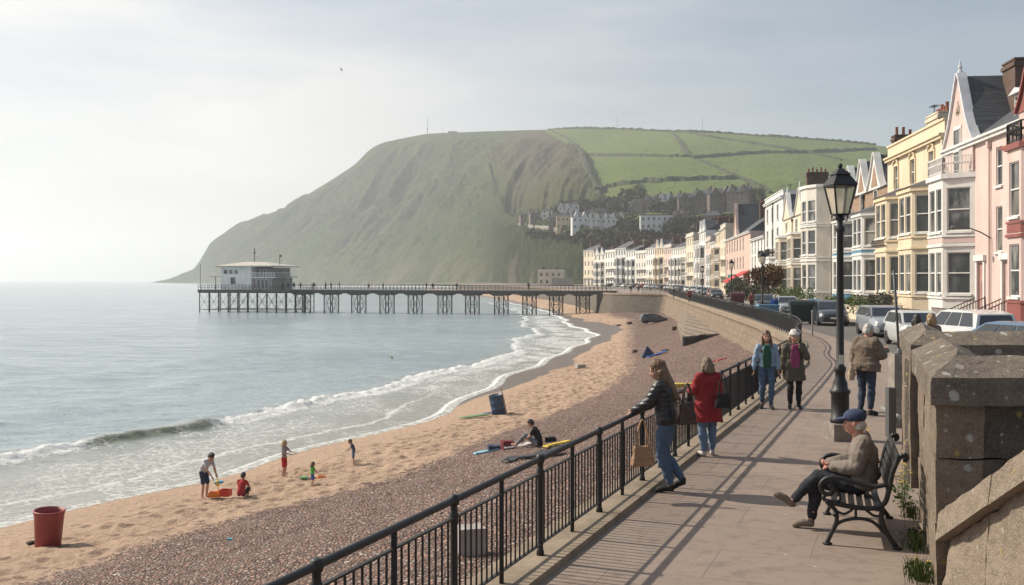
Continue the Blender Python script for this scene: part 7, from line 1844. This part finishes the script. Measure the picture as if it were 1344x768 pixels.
p = on_beach(41, 717); m = MB(); m.sphere((0,0,.06), .1, sc=(1.6,1,.6)); m.sphere((.14,.05,.06), .06); o = m.build('seaweed_clump', paint('weedm', (.035,.022,.015), .8, .3, 9, .5)); o.location = p; rough(o, 3, .02, 6, 3); tag(o, 'small dark clump of seaweed left of the red tub', 'seaweed')
bb = lathe_obj('litter_barrel', 'tilted blue metal barrel on the sand', 'barrel', 656, 543, [(.40,0),(.40,.32),(.42,.34),(.40,.36),(.40,.68),(.42,.70),(.40,.72),(.40,1.05),(.42,1.07),(.38,1.07),(.38,.2),(0,.2)], paint('barrelb', (.03,.075,.15), .5, .3, 3, .2, dirt=(.10,.06,.04)), (R(4),R(-12),0))
p = on_beach(662, 545); m = MB(); m.tube([(.12,-.1,0),(-.18,.05,1.45)], .022, 6); o = m.build('wooden_pole', paint('wood', (.34,.19,.10), .8)); o.location = p; tag(o, 'thin orange brown wooden stick leaning on the blue barrel', 'stick')
def boxy(name, label, cat_, px, y, w, d, h, mat_, rz=0, dz=-.02, amp=.02):
    p = on_beach(px, y); m = MB(); m.box(-w/2,w/2,-d/2,d/2,0,h); o = m.build(name, mat_); o.location = (p.x,p.y,p.z+dz); rough(o, 6, amp, 5, px*.1, amp*.3); o.rotation_euler = (0,0,R(rz)); tag(o, label, cat_); return o
def towel(name, label, px, y, w, d, mat_, rz=0, h=.05, cat_='towel'):
    p = on_beach(px, y); n = 24; g = np.linspace(-.5,.5,n); Xg, Yg = np.meshgrid(g*w, g*d, indexing='ij'); a = R(rz)
    wx = p.x+Xg*math.cos(a)-Yg*math.sin(a); wy = p.y+Xg*math.sin(a)+Yg*math.cos(a)
    z = beach_z(wx, wy)+.10+h*fbm(Xg*5+px, Yg*5, 3, 7)
    P_ = np.stack([wx, wy, z], -1); top = P_.reshape(-1,3); m = MB()
    lo = top.copy(); lo[:,2] -= .06; idx = np.arange(n*n).reshape(n,n); fs = []
    for i in range(n-1):
        for j in range(n-1): fs.append((idx[i,j],idx[i+1,j],idx[i+1,j+1],idx[i,j+1]))
    ed = list(idx[0,:])+list(idx[1:,-1])+list(idx[-1,::-1][1:])+list(idx[::-1,0][1:])
    k = n*n; fs += [(ed[i],ed[i+1],ed[i+1]+k,ed[i]+k) for i in range(len(ed)-1)]
    c = top.mean(0); m.add([tuple(v-c) for v in top]+[tuple(v-c) for v in lo], fs); o = m.build(name, mat_, smooth=True); o.location = c; tag(o, label, cat_); return o
towel('towel', 'pale blue towel left of the seated man', 638, 596, .9, .6, cloth('bluetowel',(.22,.40,.48)), 12)
towel('towel', 'crumpled white towel in front of the seated man', 684, 590, 1.1, .7, cloth('whitetowel',(.50,.47,.46)), -15, .16)
towel('towel', 'yellow towel spread behind the seated man', 731, 586, .9, .5, cloth('yellowtowel',(.55,.40,.06)), 20)
towel('jacket', 'dark grey blanket spread nearest the railing', 700, 604, 2.0, .8, cloth('greyblanket',(.045,.05,.055)), 14, .2, 'blanket')
boxy('backpack', 'dark red rucksack beside the seated man', 'bag', 666, 593, .42, .35, .34, cloth('redbag',(.16,.02,.03)), 20, .06, .04); boxy('clothes_bundle', 'dark blue bundle of clothes on the pale blue towel', 'clothes', 650, 594, .55, .35, .2, navy, 10, .06, .05)
boxy('swim_bag', 'small black bag behind the back of the seated man', 'bag', 722, 583, .4, .3, .22, black, 5, .04, .04)
m = MB(); m.sphere((0,0,.10), .9, 20, 8, (1,.28,.06)); p = on_beach(622, 549); o = m.build('bodyboard', paint('green_board', (.16,.30,.12), .4)); o.location = p; o.rotation_euler = (0,R(-4),R(25)); tag(o, 'long green and white bodyboard lying on the sand left of the barrel', 'bodyboard')
m = MB(); m.sphere((0,0,.10), .5, 16, 6, (1,.3,.08)); p = on_beach(641, 545); o = m.build('bodyboard', paint('blue_board', (.08,.13,.26), .4)); o.location = p; o.rotation_euler = (0,R(-6),R(22)); tag(o, 'short blue bodyboard lying between the green one and the barrel', 'bodyboard')
# toys
toyr = paint('toyr', (.70,.05,.02), .45, .05); toyo = paint('toyo', (.80,.22,.02), .45, .05); toyg = paint('toyg', (.10,.40,.10), .45, .05); toyb = paint('toyb', (.03,.30,.45), .45, .05); toyy = paint('toyy', (.80,.55,.05), .45, .05)
def tray(label, px, y, w, d, h, mat_, rz=0):
    p = on_beach(px, y); m = MB(); t = .02
    m.box(-w/2,w/2,-d/2,d/2,0,t); m.box(-w/2,w/2,-d/2,-d/2+t,t,h); m.box(-w/2,w/2,d/2-t,d/2,t,h); m.box(-w/2,-w/2+t,-d/2+t,d/2-t,t,h); m.box(w/2-t,w/2,-d/2+t,d/2-t,t,h)
    o = m.build('toy_box', mat_); o.location = p; o.rotation_euler = (0,0,R(rz)); tag(o, label, 'toy')
tray('orange red toy tray at the feet of the tall boy', 282, 653, .38, .3, .15, toyo, 5); tray('bright red toy box between the tall boy and the crouching child', 296, 652, .34, .28, .22, toyr, -10); tray('orange toy tray on the sand beside the toddler', 422, 630, .3, .2, .12, toyo, 20)
boxy('toy_scoop', 'flat green toy on the sand left of the toddler', 'toy', 399, 629, .25, .15, .05, toyg, 0, .02, .01)
p = on_beach(287, 652); sp = empty('toy_wheel_spade', (p.x,p.y,p.z), R(-20), 'blue and yellow toy spade held by the tall boy', 'spade'); MB().lathe([(.15,-.03),(.17,0),(.15,.03)], (0,0,.48), 16).build('disc', toyb, sp).rotation_euler = (0,0,0)
m = MB(); m.tube([(0,0,.1),(-.05,0,.55),(-.22,.0,.95)], .015, 6); m.build('handle', toyy, sp); MB().sphere((.02,-.10,.46), .10, sc=(1,.6,1)).build('yellow_bowl', toyy, sp)
# odd stones, drifted things
rockd = paint('rockd', (.10,.07,.055), .9, .3, 4, .6)
for px, y, w, h, lb in ((826,425,.7,.4,'small dark stone left of the car on the beach'),(873,462,.55,.3,'dark lump on the shingle right of the dark windbreak'),(833,463,.5,.35,'small brown rock alone on the upper sand'),(812,428,.6,.35,'dark rock far up the sand near the bastion'),(885,434,.5,.55,'small upright dark rock right of the beached car')):
    boxy('rock', lb, 'rock', px, y, w, w*.7, h, rockd, px % 40, -.1, .08)
boxy('plastic_sack', 'crumpled pale grey sack on the smooth sand', 'sack', 762, 483, .75, .5, .32, cloth('sack',(.40,.37,.34)), 20, -.02, .07)
towel('towel', 'bright blue towel on the shingle far up the beach', 862, 467, 1.6, .7, cloth('brightblue',(.04,.12,.40)), 10, .12)
w_ = empty('windbreak', on_beach(851, 469), R(15), 'dark pointed windbreak tent beside the bright blue towel', 'windbreak'); m = MB(); m.add([(-.7,-.35,0),(.7,-.35,0),(.5,.5,0),(-.5,.5,0),(-.1,0,.95)], [(0,1,4),(1,2,4),(2,3,4),(3,0,4),(0,3,2,1)]); m.build('tent_cloth', navy, w_)
towel('towel', 'small red towel on the shingle, left one of two', 932, 478, .55, .4, cloth('redtowel',(.42,.03,.035)), 0); towel('towel', 'small red towel on the shingle, right one of two', 947, 474, .6, .35, cloth('redtowel',(.42,.03,.035)), 8)
boxy('towel_roll', 'yellow and dark bundle on the shingle beside the woman in black', 'bundle', 899, 508, 1.3, .5, .2, cloth('yb',(.50,.36,.08)), 5, -.02, .05)
boxy('concrete_block', 'pale weathered block on the shingle seen through the nearest railing bars', 'block', 618, 724, .5, .45, .5, paint('whiteblock', (.42,.38,.35), .9, .35, 3, .4), 15, -.05, .015)
boxy('litter', 'small pale blue scrap on the shingle between the crouching child and the railing', 'litter', 302, 710, .12, .1, .05, toyb, 0, .0, .01)
# distant floating mark
m = MB(); m.lathe([(.04,-.1),(.12,0),(.10,.13),(.02,.3)], n=10); o = m.build('buoy', paint('buoym', (.20,.30,.05), .6)); o.location = (-11.5,98,SEA); tag(o, 'tiny green buoy floating on the sea right of the pier head', 'buoy')
# seabird
m = MB(); m.tube([(-.25,0,0),(0,0,.02),(.3,0,0)], [.02,.09,.02], 6); m.add([(0,-.05,.04),(.12,-.05,.04),(.05,-.7,.25),(-.05,-.68,.24)], [(0,1,2,3)]); m.add([(0,.05,.04),(.12,.05,.04),(.05,.7,.25),(-.05,.68,.24)], [(0,1,2,3)]); o = m.build('seagull', paint('gull', (.15,.15,.16), .8)); Y = 160; o.location = ((448-672)/F*Y, Y, H+(367-92)/F*Y); tag(o, 'tiny dark seagull gliding high above the sea', 'bird')
